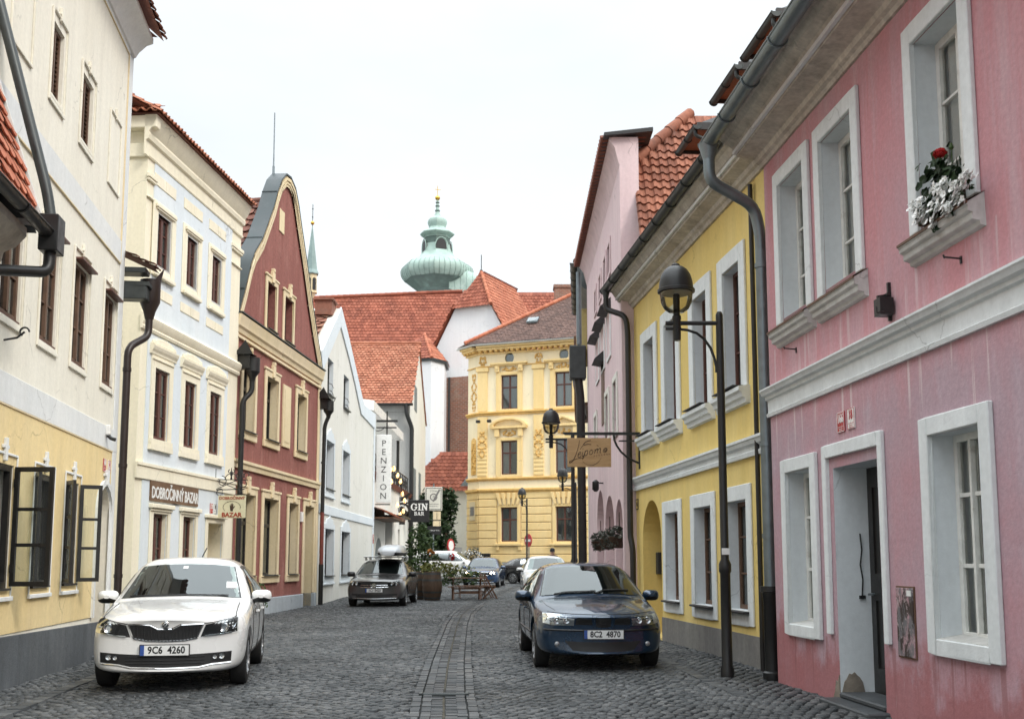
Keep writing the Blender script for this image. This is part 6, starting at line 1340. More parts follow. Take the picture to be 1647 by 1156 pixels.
class Car:
    def __init__(s,name,loc,ang,label,mat,W=1.70,H=1.46,L=4.28,hood=1.0,group=None,tune=None,wheel=.31,cat='car',bow=.17,rear=None,axles=(.86,3.44)):
        s.root=empty(name,loc,R(ang),label,cat,group); s.W=W/1.706; s.hz=H/1.462; s.ls=L/4.28; s.mat=mat
        V=[];F=[];K=len(BASE); n=8
        for j,(y,ps) in enumerate(BASE):
            y=y*s.ls; row=[]
            P=[(0,ps[0][1])]+list(ps)
            for i,(x,z) in enumerate(P):
                if tune: y2,x,z=tune(j,i,y,x,z)
                else: y2=y
                bw=bow*(abs(x)/.80)**2.4 if j<3 else bow*(abs(x)/.80)**2.4*max(0,1-(y-.22)/1.0)
                if y>3.9*s.ls: bw=-.14*(abs(x)/.8)**2.2*min(1,(y-3.9*s.ls)/.2)
                V.append((x*s.W,y2+bw,z*s.hz if z>.6 else z*(1 if z<.35 else 1+(s.hz-1)*(z-.35)/.25))); 
            for i in range(7,0,-1):
                q=V[j*16+i]; V.append((-q[0],q[1],q[2]))
        # ring order: p0..p8, then mirrored p7..p1
        def id_(j,i): return j*16+i%16
        for j in range(K-1):
            for i in range(16): F.append((id_(j,i),id_(j,i+1),id_(j+1,i+1),id_(j+1,i)))
        for j,fl in ((0,True),(K-1,False)):
            ctr=[]
            for i in range(1,8):
                a=V[j*16+i]; c0=V[j*16]; t=(a[2]-V[j*16][2])/(V[j*16+8][2]-V[j*16][2]); V.append((0,c0[1]+(V[j*16+8][1]-c0[1])*t,a[2])); ctr.append(len(V)-1)
            col=[id_(j,0)]+ctr+[id_(j,8)]
            for sgn in (1,-1):
                g=lambda i:id_(j,i) if sgn==1 else id_(j,16-i)
                for i in range(1,7):
                    f=(col[i],g(i),g(i+1),col[i+1]); F.append(f if (sgn==1)==fl else f[::-1])
                f=(col[0],g(1),col[1]); F.append(f if (sgn==1)==fl else f[::-1])
                f=(col[7],g(7),col[8]); F.append(f if (sgn==1)==fl else f[::-1])
        me=bpy.data.meshes.new('tmp'); me.from_pydata(V,[],F); o=bpy.data.objects.new('tmp',me); COL.objects.link(o)
        bm=bmesh.new(); bm.from_mesh(me); bmesh.ops.recalc_face_normals(bm,faces=bm.faces); bm.to_mesh(me); bm.free()
        md=o.modifiers.new('s','SUBSURF'); md.levels=2; md.render_levels=2
        tmp=[]
        bpy.context.view_layer.update(); dg=bpy.context.evaluated_depsgraph_get(); full=bpy.data.meshes.new_from_object(o.evaluated_get(dg))
        s.bvh=BVHTree.FromPolygons([v.co.copy() for v in full.vertices],[tuple(p.vertices) for p in full.polygons])
        # wheel arches cut out of the body
        s.ax=[a*s.ls for a in axles]; s.wr=wheel
        for a in s.ax:
            for sg in (-1,1):
                c=MB(); c.lathe([(wheel+.055,0),(wheel+.055,.42)],(sg*.50*s.W if sg>0 else -.92*s.W,a,wheel+.01),28,ax='x'); w_=c.build('cut','trim_black',recalc=True); w_.hide_render=True; tmp.append(w_)
                md=o.modifiers.new('b','BOOLEAN'); md.operation='DIFFERENCE'; md.object=w_; md.solver='EXACT'
        bpy.context.view_layer.update(); dg=bpy.context.evaluated_depsgraph_get(); cut=bpy.data.meshes.new_from_object(o.evaluated_get(dg))
        # cut the glazed openings out of the shell
        cut.name='body'; s.body=bpy.data.objects.new('body',cut); COL.objects.link(s.body); s.body.parent=s.root
        cut.materials.clear(); cut.materials.append(M[mat]); cut.polygons.foreach_set('use_smooth',[True]*len(cut.polygons)); cut.set_sharp_from_angle(angle=R(42))
        for w_ in tmp+[o]: bpy.data.objects.remove(w_)
        s.cutter=[]
    def hit(s,p,d):
        h=s.bvh.ray_cast(Vector(p),Vector(d)); return (h[0],h[1]) if h[0] else (None,None)
    def F(s,x,z,off=.004):
        """point on the nose/screen seen from the front"""
        h,n=s.hit((x,-3,z),(0,1,0))
        if h is None: h,n=s.hit((x*.97,-3,z),(0,1,0))
        if h is None: return Vector((x,1,z))
        if n.y>0: n=-n
        return h+n*off
    def S(s,y,z,sg,off=.004):
        h,n=s.hit((sg*3,y,z),(-sg,0,0))
        if h is None: return Vector((sg*.6,y,z))
        if n.x*sg<0: n=-n
        return h+n*off
    def T(s,x,y,off=.004):
        h,n=s.hit((x,y,4),(0,0,-1))
        if h is None: return Vector((x,y,.5))
        if n.z<0: n=-n
        return h+n*off
    def patch(s,name,top,bot,mat,proj='F',off=.005,rows=6,sub=3,sg=1,parent=None,thick=True,mb=None):
        def dens(c):
            r=[]
            for (a,b_),(d,e) in zip(c,c[1:]):
                for k in range(sub): r.append((a+(d-a)*k/sub,b_+(e-b_)*k/sub))
            r.append(c[-1]); return r
        t=dens(top); q=dens(bot); fn={'F':lambda a,b_,o:s.F(a,b_,o),'S':lambda a,b_,o:s.S(a,b_,sg,o),'T':lambda a,b_,o:s.T(a,b_,o)}[proj]
        m=mb or MB(); n=len(t); i0=len(m.v)
        for j in range(rows+1):
            for k in range(n):
                f=j/rows; m.v.append(tuple(fn(q[k][0]+(t[k][0]-q[k][0])*f,q[k][1]+(t[k][1]-q[k][1])*f,off)))
        for j in range(rows):
            for k in range(n-1): m.f.append((i0+j*n+k,i0+j*n+k+1,i0+(j+1)*n+k+1,i0+(j+1)*n+k)); m.mi.append(0); m.r.append(.5)
        if thick:
            edge=[i0+k for k in range(n)]+[i0+j*n+n-1 for j in range(1,rows+1)]+[i0+rows*n+k for k in range(n-2,-1,-1)]+[i0+j*n for j in range(rows-1,0,-1)]
            par=[(q[k][0],q[k][1]) for k in range(n)]+[(q[-1][0]+(t[-1][0]-q[-1][0])*j/rows,q[-1][1]+(t[-1][1]-q[-1][1])*j/rows) for j in range(1,rows+1)]+[(t[k][0],t[k][1]) for k in range(n-2,-1,-1)]+[(q[0][0]+(t[0][0]-q[0][0])*j/rows,q[0][1]+(t[0][1]-q[0][1])*j/rows) for j in range(rows-1,0,-1)]
            e0=len(m.v)
            for p in par: m.v.append(tuple(fn(p[0],p[1],-.012)))
            L=len(edge)
            for k in range(L): m.f.append((edge[k],edge[(k+1)%L],e0+(k+1)%L,e0+k)); m.mi.append(0); m.r.append(.5)
        if mb: return None
        return m.build(name,mat,parent or s.root,smooth=40)
    def seam(s,pts,proj='F',r=.0045,sg=1,mb=None,off=.0005,sub=4):
        fn={'F':lambda a,b_:s.F(a,b_,off),'S':lambda a,b_:s.S(a,b_,sg,off),'T':lambda a,b_:s.T(a,b_,off)}[proj]
        P=[]
        for (a,b_),(d,e) in zip(pts,pts[1:]):
            for k in range(sub): P.append(fn(a+(d-a)*k/sub,b_+(e-b_)*k/sub))
        P.append(fn(*pts[-1])); mb.tube(P,r,5)
    def wheels(s,rim='alloy',spokes=9,w_=.20):
        for a in s.ax:
            for sg in (-1,1):
                x0=sg*(.735*s.W); o=MB(); r=s.wr
                pr=[(r*.66,-w_/2+.01),(r*.8,-w_/2-.004),(r*.95,-w_/2+.012),(r,-w_/2+.04),(r*1.003,0),(r,w_/2-.04),(r*.95,w_/2-.012),(r*.8,w_/2+.004),(r*.66,w_/2-.01)]
                o.lathe(pr,(x0,a,r),32,ax='x'); 
                for k in (-.045,0,.045): pass
                t=o.build('wheel','tyre_rubber',s.root,smooth=35)
                q=MB(); f=sg*(w_/2)
                q.lathe([(r*.665,f-sg*.012),(r*.62,f-sg*.004),(r*.60,f-sg*.03),(r*.58,f-sg*.06),(.01,f-sg*.07)],(x0,a,r),28,ax='x'); q.lathe([(.055,f-sg*.075),(.055,f-sg*.012),(.03,f-sg*.005)],(x0,a,r),14,ax='x')
                for k in range(spokes):
                    an=2*PI*k/spokes; c,s_=math.cos(an),math.sin(an); q.beam((x0+f-sg*.022,a+c*.04,r+s_*.04),(x0+f-sg*.014,a+c*r*.63,r+s_*r*.63),.026,.032)
                q.build('rim',rim,t,smooth=35)
    def plate(s,txt,z,x=0,tilt=0,off=.012,y=None,mb=None):
        p=s.F(x,z,0); y=p.y-off if y is None else y; b=MB(); b.box(x-.268,x+.268,y-.008,y+.02,z-.064,z+.064); o=b.build('number_plate','trim_black',s.root,bevel=.003)
        b=MB(); b.box(x-.258,x+.258,y-.0105,y-.008,z-.055,z+.055); b.build('plate_face','plate_white',o)
        b=MB(); b.box(x-.258,x-.215,y-.0118,y-.0106,z-.055,z+.055); put_text(b,'CZ',.026,(x-.236,y-.0125,z-.035),ext=.0005); b.build('plate_band','plate_blue',o)
        b=MB(); put_text(b,txt,.104,(x+.020,y-.0112,z),sx=.90,sz=1.05,ext=.0008,bold=.003); b.build('plate_text','black_ink',o)
        return o
    def mirror(s,y=1.62,z=.985,x=.86,mat=None,base='trim_black',sz=1.0):
        for sg in (-1,1):
            b=MB(); c=Vector((sg*(x+.06)*s.W,y-.05,z)); pr=[]
            N=10
            for j in range(7):
                t=j/6; yy=-.075+.15*t; k=math.sqrt(max(0,1-((t-.62)/.64)**2)) if t<.62 else 1-.10*(t-.62)
                pr.append((yy,k))
            i0=len(b.v)
            for yy,k in pr:
                for q in range(16):
                    an=2*PI*q/16; cx=math.copysign(abs(math.cos(an))**.6,math.cos(an)); sz_=math.copysign(abs(math.sin(an))**.7,math.sin(an))
                    b.v.append((c.x+cx*.125*sz*k,c.y+yy,c.z+sz_*.082*sz*k-(.02*sg*cx)*0))
            for j in range(6):
                for q in range(16):
                    b.f.append((i0+j*16+q,i0+j*16+(q+1)%16,i0+(j+1)*16+(q+1)%16,i0+(j+1)*16+q)); b.mi.append(1 if 9<=q<=14 and base and mat!='trim_black' else 0); b.r.append(.5)
            b.f.append(tuple(i0+q for q in range(16))); b.mi.append(0); b.r.append(.5); b.f.append(tuple(i0+96+q for q in range(16))[::-1]); b.mi.append(0); b.r.append(.5)
            o=b.build('wing_mirror',[mat or s.mat,base],s.root,smooth=50)
            b=MB(); b.beam((sg*.80*s.W,y+.02,z-.07),(c.x-sg*.02,y-.02,z-.055),.07,.035); b.build('mirror_foot',base,o,bevel=.01)
    def screen(s,top,bot,sticker=None,mat='screen_glass'):
        s.patch('windscreen_frame',[(x*1.03,z) for x,z in top],[(x*1.035,z) for x,z in bot],'trim_black',off=.003,rows=8)
        o=s.patch('windscreen',top,bot,mat,off=.009,rows=10,thick=False); return o
def tune_mk(**k): pass
# ---------------- white hatchback, nearest left
def car_white():
    C=Car('parked_car',(-3.82,12.15,0),9.2,'white hatchback parked at the left kerb, slatted black grille, Czech plate 9C6 4260','paint_white',W=1.72,H=1.50,L=4.30,bow=.20)
    C.wheels(); C.mirror(y=1.66,z=1.0)
    tp=[(-.55,1.365),(-.3,1.392),(0,1.40),(.3,1.392),(.55,1.365)]; bt=[(-.685,.985),(-.4,1.01),(0,1.02),(.4,1.01),(.685,.985)]
    ws=C.screen(tp,bt)
    # inside: dashboard, seats, mirror, stickers
    b=MB(); b.box(-.66,.66,1.62,2.0,.80,.97); b.build('dashboard','cabin_dark',C.root,bevel=.04)
    for x in (-.36,.36):
        b=MB(); b.box(x-.23,x+.23,2.2,2.36,.6,1.12); b.box(x-.13,x+.13,2.24,2.33,1.14,1.32); b.build('seat','seat_grey',C.root,bevel=.05,seg=2)
    b=MB(); b.box(-.12,.12,1.93,1.96,1.26,1.32); b.build('inner_mirror','cabin_dark',C.root,bevel=.01)
    p=C.F(.60,1.13,.012); q=MB(); C.patch('x',[(.50,1.175),(.615,1.17)],[(.51,1.10),(.63,1.095)],'plate_white',off=.011,rows=2,mb=q,thick=False); C.patch('x',[(-.06,1.365),(.0,1.366)],[(-.06,1.335),(.0,1.335)],'plate_white',off=.011,rows=2,mb=q,thick=False); q.build('sticker','plate_white',ws)
    # face
    g=C.patch('grille',[(-.40,.735),(-.16,.725),(-.075,.68),(.075,.68),(.16,.725),(.40,.735)],[(-.335,.60),(-.2,.575),(-.08,.57),(.08,.57),(.2,.575),(.335,.60)],'trim_black',off=.004,rows=4)
    b=MB(); C.seam([(-.405,.745),(-.165,.735),(-.08,.69),(.08,.69),(.165,.735),(.405,.745)],mb=b,r=.009,off=.004); C.seam([(-.40,.74),(-.335,.59),(-.2,.565),(0,.558),(.2,.565),(.335,.59),(.40,.74)],mb=b,r=.009,off=.004); b.build('grille_surround','chrome',g,smooth=60)
    b=MB()
    for k in range(19):
        x=-.34+k*.68/18; zt=.725 if abs(x)>.15 else .67; C.seam([(x,zt),(x*.97,.585)],mb=b,r=.006,off=.008,sub=3)
    b.build('grille_slats','cabin_dark',g,smooth=60)
    b=MB(); p=C.F(0,.745,.0); b.lathe([(.0385,p.y-.001),(.0385,p.y-.012),(.034,p.y-.016),(.012,p.y-.018)],(0,0,.742),24,ax='y'); e=b.build('badge','chrome',C.root,smooth=40)
    b=MB(); b.tube([(.026*math.cos(R(a)),p.y-.019,.742+.026*math.sin(R(a))) for a in range(0,360,24)],.004,5,closed=True); b.prism([[(-.016,.733),(.012,.738),(.014,.752),(.002,.757),(-.012,.748)]],lambda x,z,k:(x,p.y-.0225 if k==0 else p.y-.018,z)); b.build('badge_mark','trim_black',e)
    for sg in (-1,1):
        f=lambda L_:[(x*sg,z) for x,z in L_]
        T_=f([(.425,.735),(.55,.765),(.66,.785),(.745,.80)]); B_=f([(.375,.605),(.52,.615),(.66,.635),(.755,.655)])
        h=C.patch('headlight',T_,B_,'trim_black',off=.003,rows=5)
        b=MB(); p=C.F(sg*.62,.70,.0); n=Vector((sg*.35,-.93,.15)).normalized()
        for r,dd in ((.052,.010),(.038,.014)):
            b.lathe([(r,-dd),(r*.93,-dd-.006),(r*.8,-dd-.002),(r*.3,-dd+.004)],(p.x,p.y,p.z),20,ax='y')
        b.build('lamp_reflector','chrome',h,smooth=50)
        b=MB(); C.seam(f([(.42,.615),(.55,.628),(.70,.648)]),mb=b,r=.008,off=.012); C.seam(f([(.70,.68),(.735,.74)]),mb=b,r=.008,off=.012); b.build('lamp_strip','chrome',h,smooth=50)
        C.patch('lamp_cover',T_,B_,'lamp_glass',off=.022,rows=5,parent=h,thick=False)
        fg=C.patch('fog_lamp',f([(.50,.415),(.66,.425)]),f([(.50,.345),(.66,.365)]),'trim_black',off=.012,rows=2); b=MB(); p=C.F(sg*.60,.39,.012); b.lathe([(.03,p.y-.001),(.03,p.y-.008),(.012,p.y-.004)],(p.x,0,.388),14,ax='y'); p2=C.F(sg*.53,.38,.012); b.lathe([(.022,p2.y-.001),(.022,p2.y-.006),(.01,p2.y-.003)],(p2.x,0,.382),12,ax='y'); b.build('fog_lens','chrome',fg,smooth=40); 
    lo=C.patch('lower_intake',[(-.705,.44),(-.5,.425),(-.27,.415),(0,.412),(.27,.415),(.5,.425),(.705,.44)],[(-.70,.33),(-.5,.315),(-.36,.285),(0,.275),(.36,.285),(.5,.315),(.70,.33)],'trim_black',off=.004,rows=3)
    b=MB(); C.seam([(-.70,.315),(-.5,.30),(-.36,.27),(0,.262),(.36,.27),(.5,.30),(.70,.315)],mb=b,r=.007,off=.004); b.build('chrome_strip','chrome',lo,smooth=60)
    b=MB()
    for k in range(3): C.seam([(-.42,.39-.035*k),(0,.385-.035*k),(.42,.39-.035*k)],mb=b,r=.006,off=.006)
    b.build('intake_slats','cabin_dark',lo,smooth=60)
    C.plate('9C6  4260',.463)
    b=MB(); C.seam([(.30,.56),(.33,.53)],mb=b,r=.001)
    b=MB()
    C.seam([(-.73,.815),(-.70,.80),(-.43,.75),(-.16,.742),(-.075,.70),(.075,.70),(.16,.742),(.43,.75),(.70,.80),(.73,.815)],mb=b,r=.0055,off=.001); 
    for sg in (-1,1):
        C.seam([(sg*.725,.36),(sg*.715,.55),(sg*.70,1.15)],'T',mb=b,r=.0055,off=.001); C.seam([(sg*.30,.25),(sg*.38,.7),(sg*.50,1.2)],'T',mb=b,r=.001,off=0)
        for yy in (1.34,2.36,3.25): C.seam([(yy,.30),(yy+.0,.60),(yy+.03,.93)],'S',sg=sg,mb=b,r=.006)
    b.build('panel_gaps','trim_black',C.body,smooth=60)
    side_glass(C)
    b=MB(); b.tube([(.0,3.0,1.44),(.07,3.14,1.62)],.008,6); b.build('aerial','trim_black',C.root)
    b=MB(); b.tube([C.F(x,.995+.02*(1-abs(x)),.02) for x in (-.6,-.4,-.2,0)],.008,5); b.tube([C.F(x,1.0+.02*(1-abs(x)),.02) for x in (-.02,.2,.4,.55)],.008,5); b.build('wiper','trim_black',C.root)
    for sg in (-1,1):
        for yy in (2.18,3.10):
            p=C.S(yy,.80,sg,.012); b=MB(); b.box(p.x-.012,p.x+.012,yy-.09,yy+.09,.785,.815); b.build('door_handle',C.mat,C.root,bevel=.008,seg=2)
def side_glass(C,y0=1.72,y1=2.42,y2=3.30,y3=3.72,zb=.985,zt=1.345,k=1.0):
    for sg in (-1,1):
        f=C.patch('side_window_frame',[(y0-.02,zb+.06),(y0+.36,zt+.02),(y1,zt+.035),(y2,zt+.01),(y3,zt-.13)],[(y0-.22,zb-.01),(y0+.36,zb-.01),(y1,zb),(y2,zb+.01),(y3+.05,zb+.02)],'trim_black',proj='S',sg=sg,off=.003,rows=5,thick=False)
        C.patch('side_window',[(y0+.12,zb+.13),(y0+.42,zt-.02),(y1-.04,zt)],[(y0-.04,zb+.015),(y0+.42,zb+.02),(y1-.04,zb+.025)],'side_glass',proj='S',sg=sg,off=.008,rows=5,parent=f,thick=False)
        C.patch('side_window',[(y1+.04,zt),(y2-.1,zt-.02),(y2+.05,zt-.03)],[(y1+.04,zb+.025),(y2-.1,zb+.035),(y2+.05,zb+.035)],'side_glass',proj='S',sg=sg,off=.008,rows=5,parent=f,thick=False)
car_white()
# ---------------- dark blue hatchback, right
def car_blue():
    def tn(j,i,y,x,z):
        if j<=3 and z>.6: z-=.05*(1-j/4)
        return y,x,z
    C=Car('parked_car',(1.20,14.4,0),3.6,'dark blue older saloon parked at the right, Czech plate 8C2 4870','paint_blue',W=1.74,H=1.43,L=4.44,bow=.24,tune=tn)
    C.wheels(spokes=7); C.mirror(y=1.70,z=.945,x=.86,sz=.95)
    ws=C.screen([(-.56,1.33),(-.3,1.358),(0,1.366),(.3,1.358),(.56,1.33)],[(-.70,.945),(-.4,.97),(0,.98),(.4,.97),(.70,.945)])
    b=MB(); b.box(-.66,.66,1.62,2.05,.75,.93); b.build('dashboard','seat_grey',C.root,bevel=.05,seg=2)
    for x in (-.36,.36):
        b=MB(); b.box(x-.24,x+.24,2.25,2.42,.6,1.10); b.box(x-.14,x+.14,2.30,2.38,1.12,1.30); b.build('seat','seat_grey',C.root,bevel=.06,seg=2)
    b=MB(); b.box(-.55,.55,3.2,3.35,.6,1.12); b.build('rear_seat','seat_grey',C.root,bevel=.05,seg=2)
    for sg in (-1,1):
        f=lambda L_:[(x*sg,z) for x,z in L_]
        T_=f([(.375,.715),(.52,.725),(.66,.735),(.755,.74)]); B_=f([(.385,.60),(.52,.60),(.66,.605),(.76,.625)])
        h=C.patch('headlight',T_,B_,'alloy',off=.003,rows=4)
        b=MB()
        for xx,r in ((.48,.042),(.60,.048)):
            p=C.F(sg*xx,.662,0); b.lathe([(r,-.006),(r*.9,-.012),(r*.4,-.006),(.01,-.014)],(p.x,p.y,p.z),18,ax='y')
        b.build('lamp_reflector','chrome',h,smooth=50)
        C.patch('indicator',f([(.69,.73),(.75,.735)]),f([(.69,.612),(.755,.628)]),'stone_sill',off=.010,rows=2,parent=h)
        C.patch('lamp_cover',T_,B_,'lamp_glass',off=.02,rows=4,parent=h,thick=False)
        gr=C.patch('side_grille',f([(.155,.69),(.255,.70),(.355,.705)]),f([(.145,.61),(.255,.612),(.365,.612)]),'trim_black',off=.004,rows=3)
        b=MB()
        for k in range(4): C.seam(f([(.155,.63+k*.02),(.35,.63+k*.02)]),mb=b,r=.004,off=.007)
        b.build('grille_slats','cabin_dark',gr)
        p=C.F(sg*.60,.36,.0); b=MB(); b.lathe([(.032,p.y-.002),(.032,p.y-.010),(.02,p.y-.014),(.01,p.y-.015)],(p.x,0,.36),16,ax='y'); b.build('fog_lamp','alloy',C.root,smooth=50)
        b=MB(); C.seam(f([(.30,.50),(.36,.38),(.40,.29)]),mb=b,r=.006,off=0)
    g=C.patch('centre_grille',[(-.105,.715),(-.05,.725),(.05,.725),(.105,.715)],[(-.095,.59),(-.05,.575),(.05,.575),(.095,.59)],'trim_black',off=.004,rows=4)
    b=MB(); p=C.F(0,.65,.006); b.tube([(.05*math.cos(R(a)),p.y-.004,.65+.035*math.sin(R(a))) for a in range(40,330,20)],.007,5); b.beam((-.045,p.y-.004,.65),(.045,p.y-.004,.65),.008,.012); b.build('badge','cabin_dark',g,smooth=50)
    b=MB()
    for x in (-.125,.125): C.seam([(x,.57),(x*1.05,.73)],mb=b,r=.016,off=.0,sub=6)
    b.build('grille_bars',C.mat,g,smooth=60)
    lo=C.patch('lower_intake',[(-.50,.40),(-.3,.39),(0,.385),(.3,.39),(.50,.40)],[(-.40,.28),(-.25,.265),(0,.26),(.25,.265),(.40,.28)],'trim_black',off=.004,rows=3)
    b=MB(); C.seam([(-.76,.545),(-.5,.54),(-.25,.535),(0,.533),(.25,.535),(.5,.54),(.76,.545)],mb=b,r=.014,off=.002); b.build('bumper_strip','trim_black',C.root,smooth=60)
    C.plate('8C2  4870',.487,off=.03)
    b=MB(); C.seam([(-.70,.765),(-.4,.748),(-.16,.742),(0,.74),(.16,.742),(.4,.748),(.70,.765)],mb=b,r=.0055,off=.001)
    for sg in (-1,1):
        C.seam([(sg*.60,.40),(sg*.68,.75),(sg*.72,1.18)],'T',mb=b,r=.004,off=0); C.seam([(sg*.12,.25),(sg*.15,.6),(sg*.26,1.15)],'T',mb=b,r=.002,off=-.001)
        for yy in (1.38,2.42,3.3): C.seam([(yy,.30),(yy,.60),(yy+.03,.90)],'S',sg=sg,mb=b,r=.006)
    b.build('panel_gaps','trim_black',C.body,smooth=60)
    for sg in (-1,1):
        b=MB(); C.seam([(1.2,.46),(2.2,.46),(3.2,.46)],'S',sg=sg,mb=b,r=.018,off=.002,sub=8); b.build('rubbing_strip','trim_black',C.root,smooth=60)
        for yy in (2.25,3.15):
            p=C.S(yy,.76,sg,.012); b=MB(); b.box(p.x-.012,p.x+.012,yy-.09,yy+.09,.745,.775); b.build('door_handle',C.mat,C.root,bevel=.008)
    side_glass(C,zb=.955,zt=1.31)
    b=MB(); b.tube([C.F(x,z,.022) for x,z in ((-.52,.955),(-.35,.985),(-.15,.99),(.08,1.0))],.010,5); b.tube([C.F(x,z,.022) for x,z in ((.05,.965),(.2,1.01),(.4,1.015),(.56,1.01))],.010,5); b.build('wiper','trim_black',C.root)
car_blue()
# ---------------- grey estate with roof box
def simple_face(C,bar=True,badge=True,lights='alloy',grz=(.69,.60),txt=None,lampz=(.76,.645),on=False,pz=.50):
    for sg in (-1,1):
        f=lambda L_:[(x*sg,z) for x,z in L_]
        h=C.patch('headlight',f([(.40,lampz[0]-.03),(.58,lampz[0]),(.74,lampz[0]+.02)]),f([(.42,lampz[1]-.02),(.58,lampz[1]-.01),(.755,lampz[1]+.03)]),'trim_black',off=.004,rows=4)
        b=MB()
        for xx,r in ((.53,.045),(.66,.045)):
            p=C.F(sg*xx,(lampz[0]+lampz[1])/2,0); b.lathe([(r,-.008),(r*.85,-.014),(r*.4,-.006),(.01,-.012)],(p.x,p.y,p.z),14,ax='y')
        b.build('lamp_reflector','chrome' if not on else 'headlamp_on',h,smooth=50)
        C.patch('lamp_cover',f([(.40,lampz[0]-.03),(.58,lampz[0]),(.74,lampz[0]+.02)]),f([(.42,lampz[1]-.02),(.58,lampz[1]-.01),(.755,lampz[1]+.03)]),'lamp_glass',off=.018,rows=3,parent=h,thick=False)
        C.patch('fog_lamp',f([(.50,.40),(.68,.41)]),f([(.50,.34),(.68,.36)]),'trim_black',off=.006,rows=2)
    g=C.patch('grille',[(-.40,grz[0]),(0,grz[0]-.005),(.40,grz[0])],[(-.42,grz[1]),(0,grz[1]-.01),(.42,grz[1])],'trim_black',off=.005,rows=3)
    b=MB(); C.seam([(-.40,grz[0]-.03),(0,grz[0]-.035),(.40,grz[0]-.03)],mb=b,r=.006,off=.008); C.seam([(-.42,grz[1]),(0,grz[1]-.01),(.42,grz[1])],mb=b,r=.008,off=.006); b.build('chrome_strip','chrome',g,smooth=60)
    lo=C.patch('lower_intake',[(-.50,.40),(0,.39),(.50,.40)],[(-.58,.29),(0,.27),(.58,.29)],'trim_black',off=.004,rows=3)
    b=MB(); C.seam([(-.66,.272),(0,.252),(.66,.272)],mb=b,r=.008,off=.004); b.build('bumper_strip','alloy',lo,smooth=60)
    if badge:
        p=C.F(0,grz[0]-.02,.01); zc=(grz[0]+grz[1])/2+.01; b=MB(); b.tube([(.055*math.cos(R(a)),p.y-.012,zc+.055*math.sin(R(a))) for a in range(0,360,20)],.007,6,closed=True)
        for s_ in (-1,1): b.beam((s_*.028,p.y-.012,zc+.04),(s_*.004,p.y-.012,zc+.004),.01,.012); b.beam((s_*.045,p.y-.012,zc+.005),(s_*.02,p.y-.012,zc-.042),.01,.012); b.beam((s_*.02,p.y-.012,zc-.042),(0,p.y-.012,zc-.005),.01,.012)
        b.build('badge','chrome',C.root,smooth=50)
    if txt: C.plate(txt,pz)
def car_grey():
    C=Car('parked_car',(-4.15,33.0,gz(33)),-1.6,'dark grey hatchback carrying a pale roof box, parked before the white gabled house','paint_grey',W=1.80,H=1.46,L=4.5,bow=.20)
    C.wheels(); C.mirror(y=1.65,z=.97,mat='trim_black')
    C.screen([(-.56,1.35),(0,1.385),(.56,1.35)],[(-.69,.97),(0,1.01),(.69,.97)]); side_glass(C); simple_face(C,txt='1C1 5423',pz=.50)
    b=MB(); b.box(-.66,.66,1.62,2.0,.85,1.0); b.build('dashboard','cabin_dark',C.root,bevel=.04)
    b=MB(); C.seam([(-.73,.80),(-.43,.735),(0,.725),(.43,.735),(.73,.80)],mb=b,r=.0055,off=.001)
    for sg in (-1,1): C.seam([(sg*.62,.4),(sg*.70,.8),(sg*.72,1.2)],'T',mb=b,r=.0055,off=.001)
    b.build('panel_gaps','trim_black',C.body,smooth=60)
    rk=MB()
    for yy in (2.15,3.05):
        rk.beam((-.67,yy,1.51),(.67,yy,1.51),.06,.035)
        for sg in (-1,1): rk.beam((sg*.58,yy,1.40),(sg*.60,yy,1.50),.07,.05)
    rk.build('roof_rack','alloy',C.root,bevel=.008)
    bx=MB(); secs=[(1.55,.24,.03),(1.62,.31,.10),(1.9,.37,.20),(2.6,.40,.27),(3.3,.40,.27),(3.6,.36,.2),(3.68,.3,.1)]; n=14; i0=0
    pts=[]
    for (yy,hw_,h) in secs:
        for q in range(n):
            an=2*PI*q/n; cx=math.copysign(abs(math.cos(an))**.55,math.cos(an)); cz=math.copysign(abs(math.sin(an))**.7,math.sin(an)); bx.v.append((.17+cx*hw_,yy,1.645+(cz*h if cz>0 else cz*.10)))
    for j in range(len(secs)-1):
        for q in range(n): bx.f.append((j*n+q,j*n+(q+1)%n,(j+1)*n+(q+1)%n,(j+1)*n+q)); bx.mi.append(1 if q>=n//2 else 0); bx.r.append(.5)
    bx.f.append(tuple(range(n))[::-1]); bx.mi.append(0); bx.r.append(.5); bx.f.append(tuple((len(secs)-1)*n+q for q in range(n))); bx.mi.append(0); bx.r.append(.5)
    rb=empty('roof_box',(0,0,0),0,'pale grey aerodynamic roof box on top of the dark grey hatchback','roof box'); bpy.context.view_layer.update(); rb.matrix_world=C.root.matrix_world
    bx.build('box_shell',['box_silver','trim_black'],rb,smooth=50); b=MB(); b.tube([(.17-.405,2.0,1.635),(.17-.405,3.5,1.635)],.012,5); b.tube([(.17+.405,2.0,1.635),(.17+.405,3.5,1.635)],.012,5); b.build('box_seam','trim_black',rb)
car_grey()
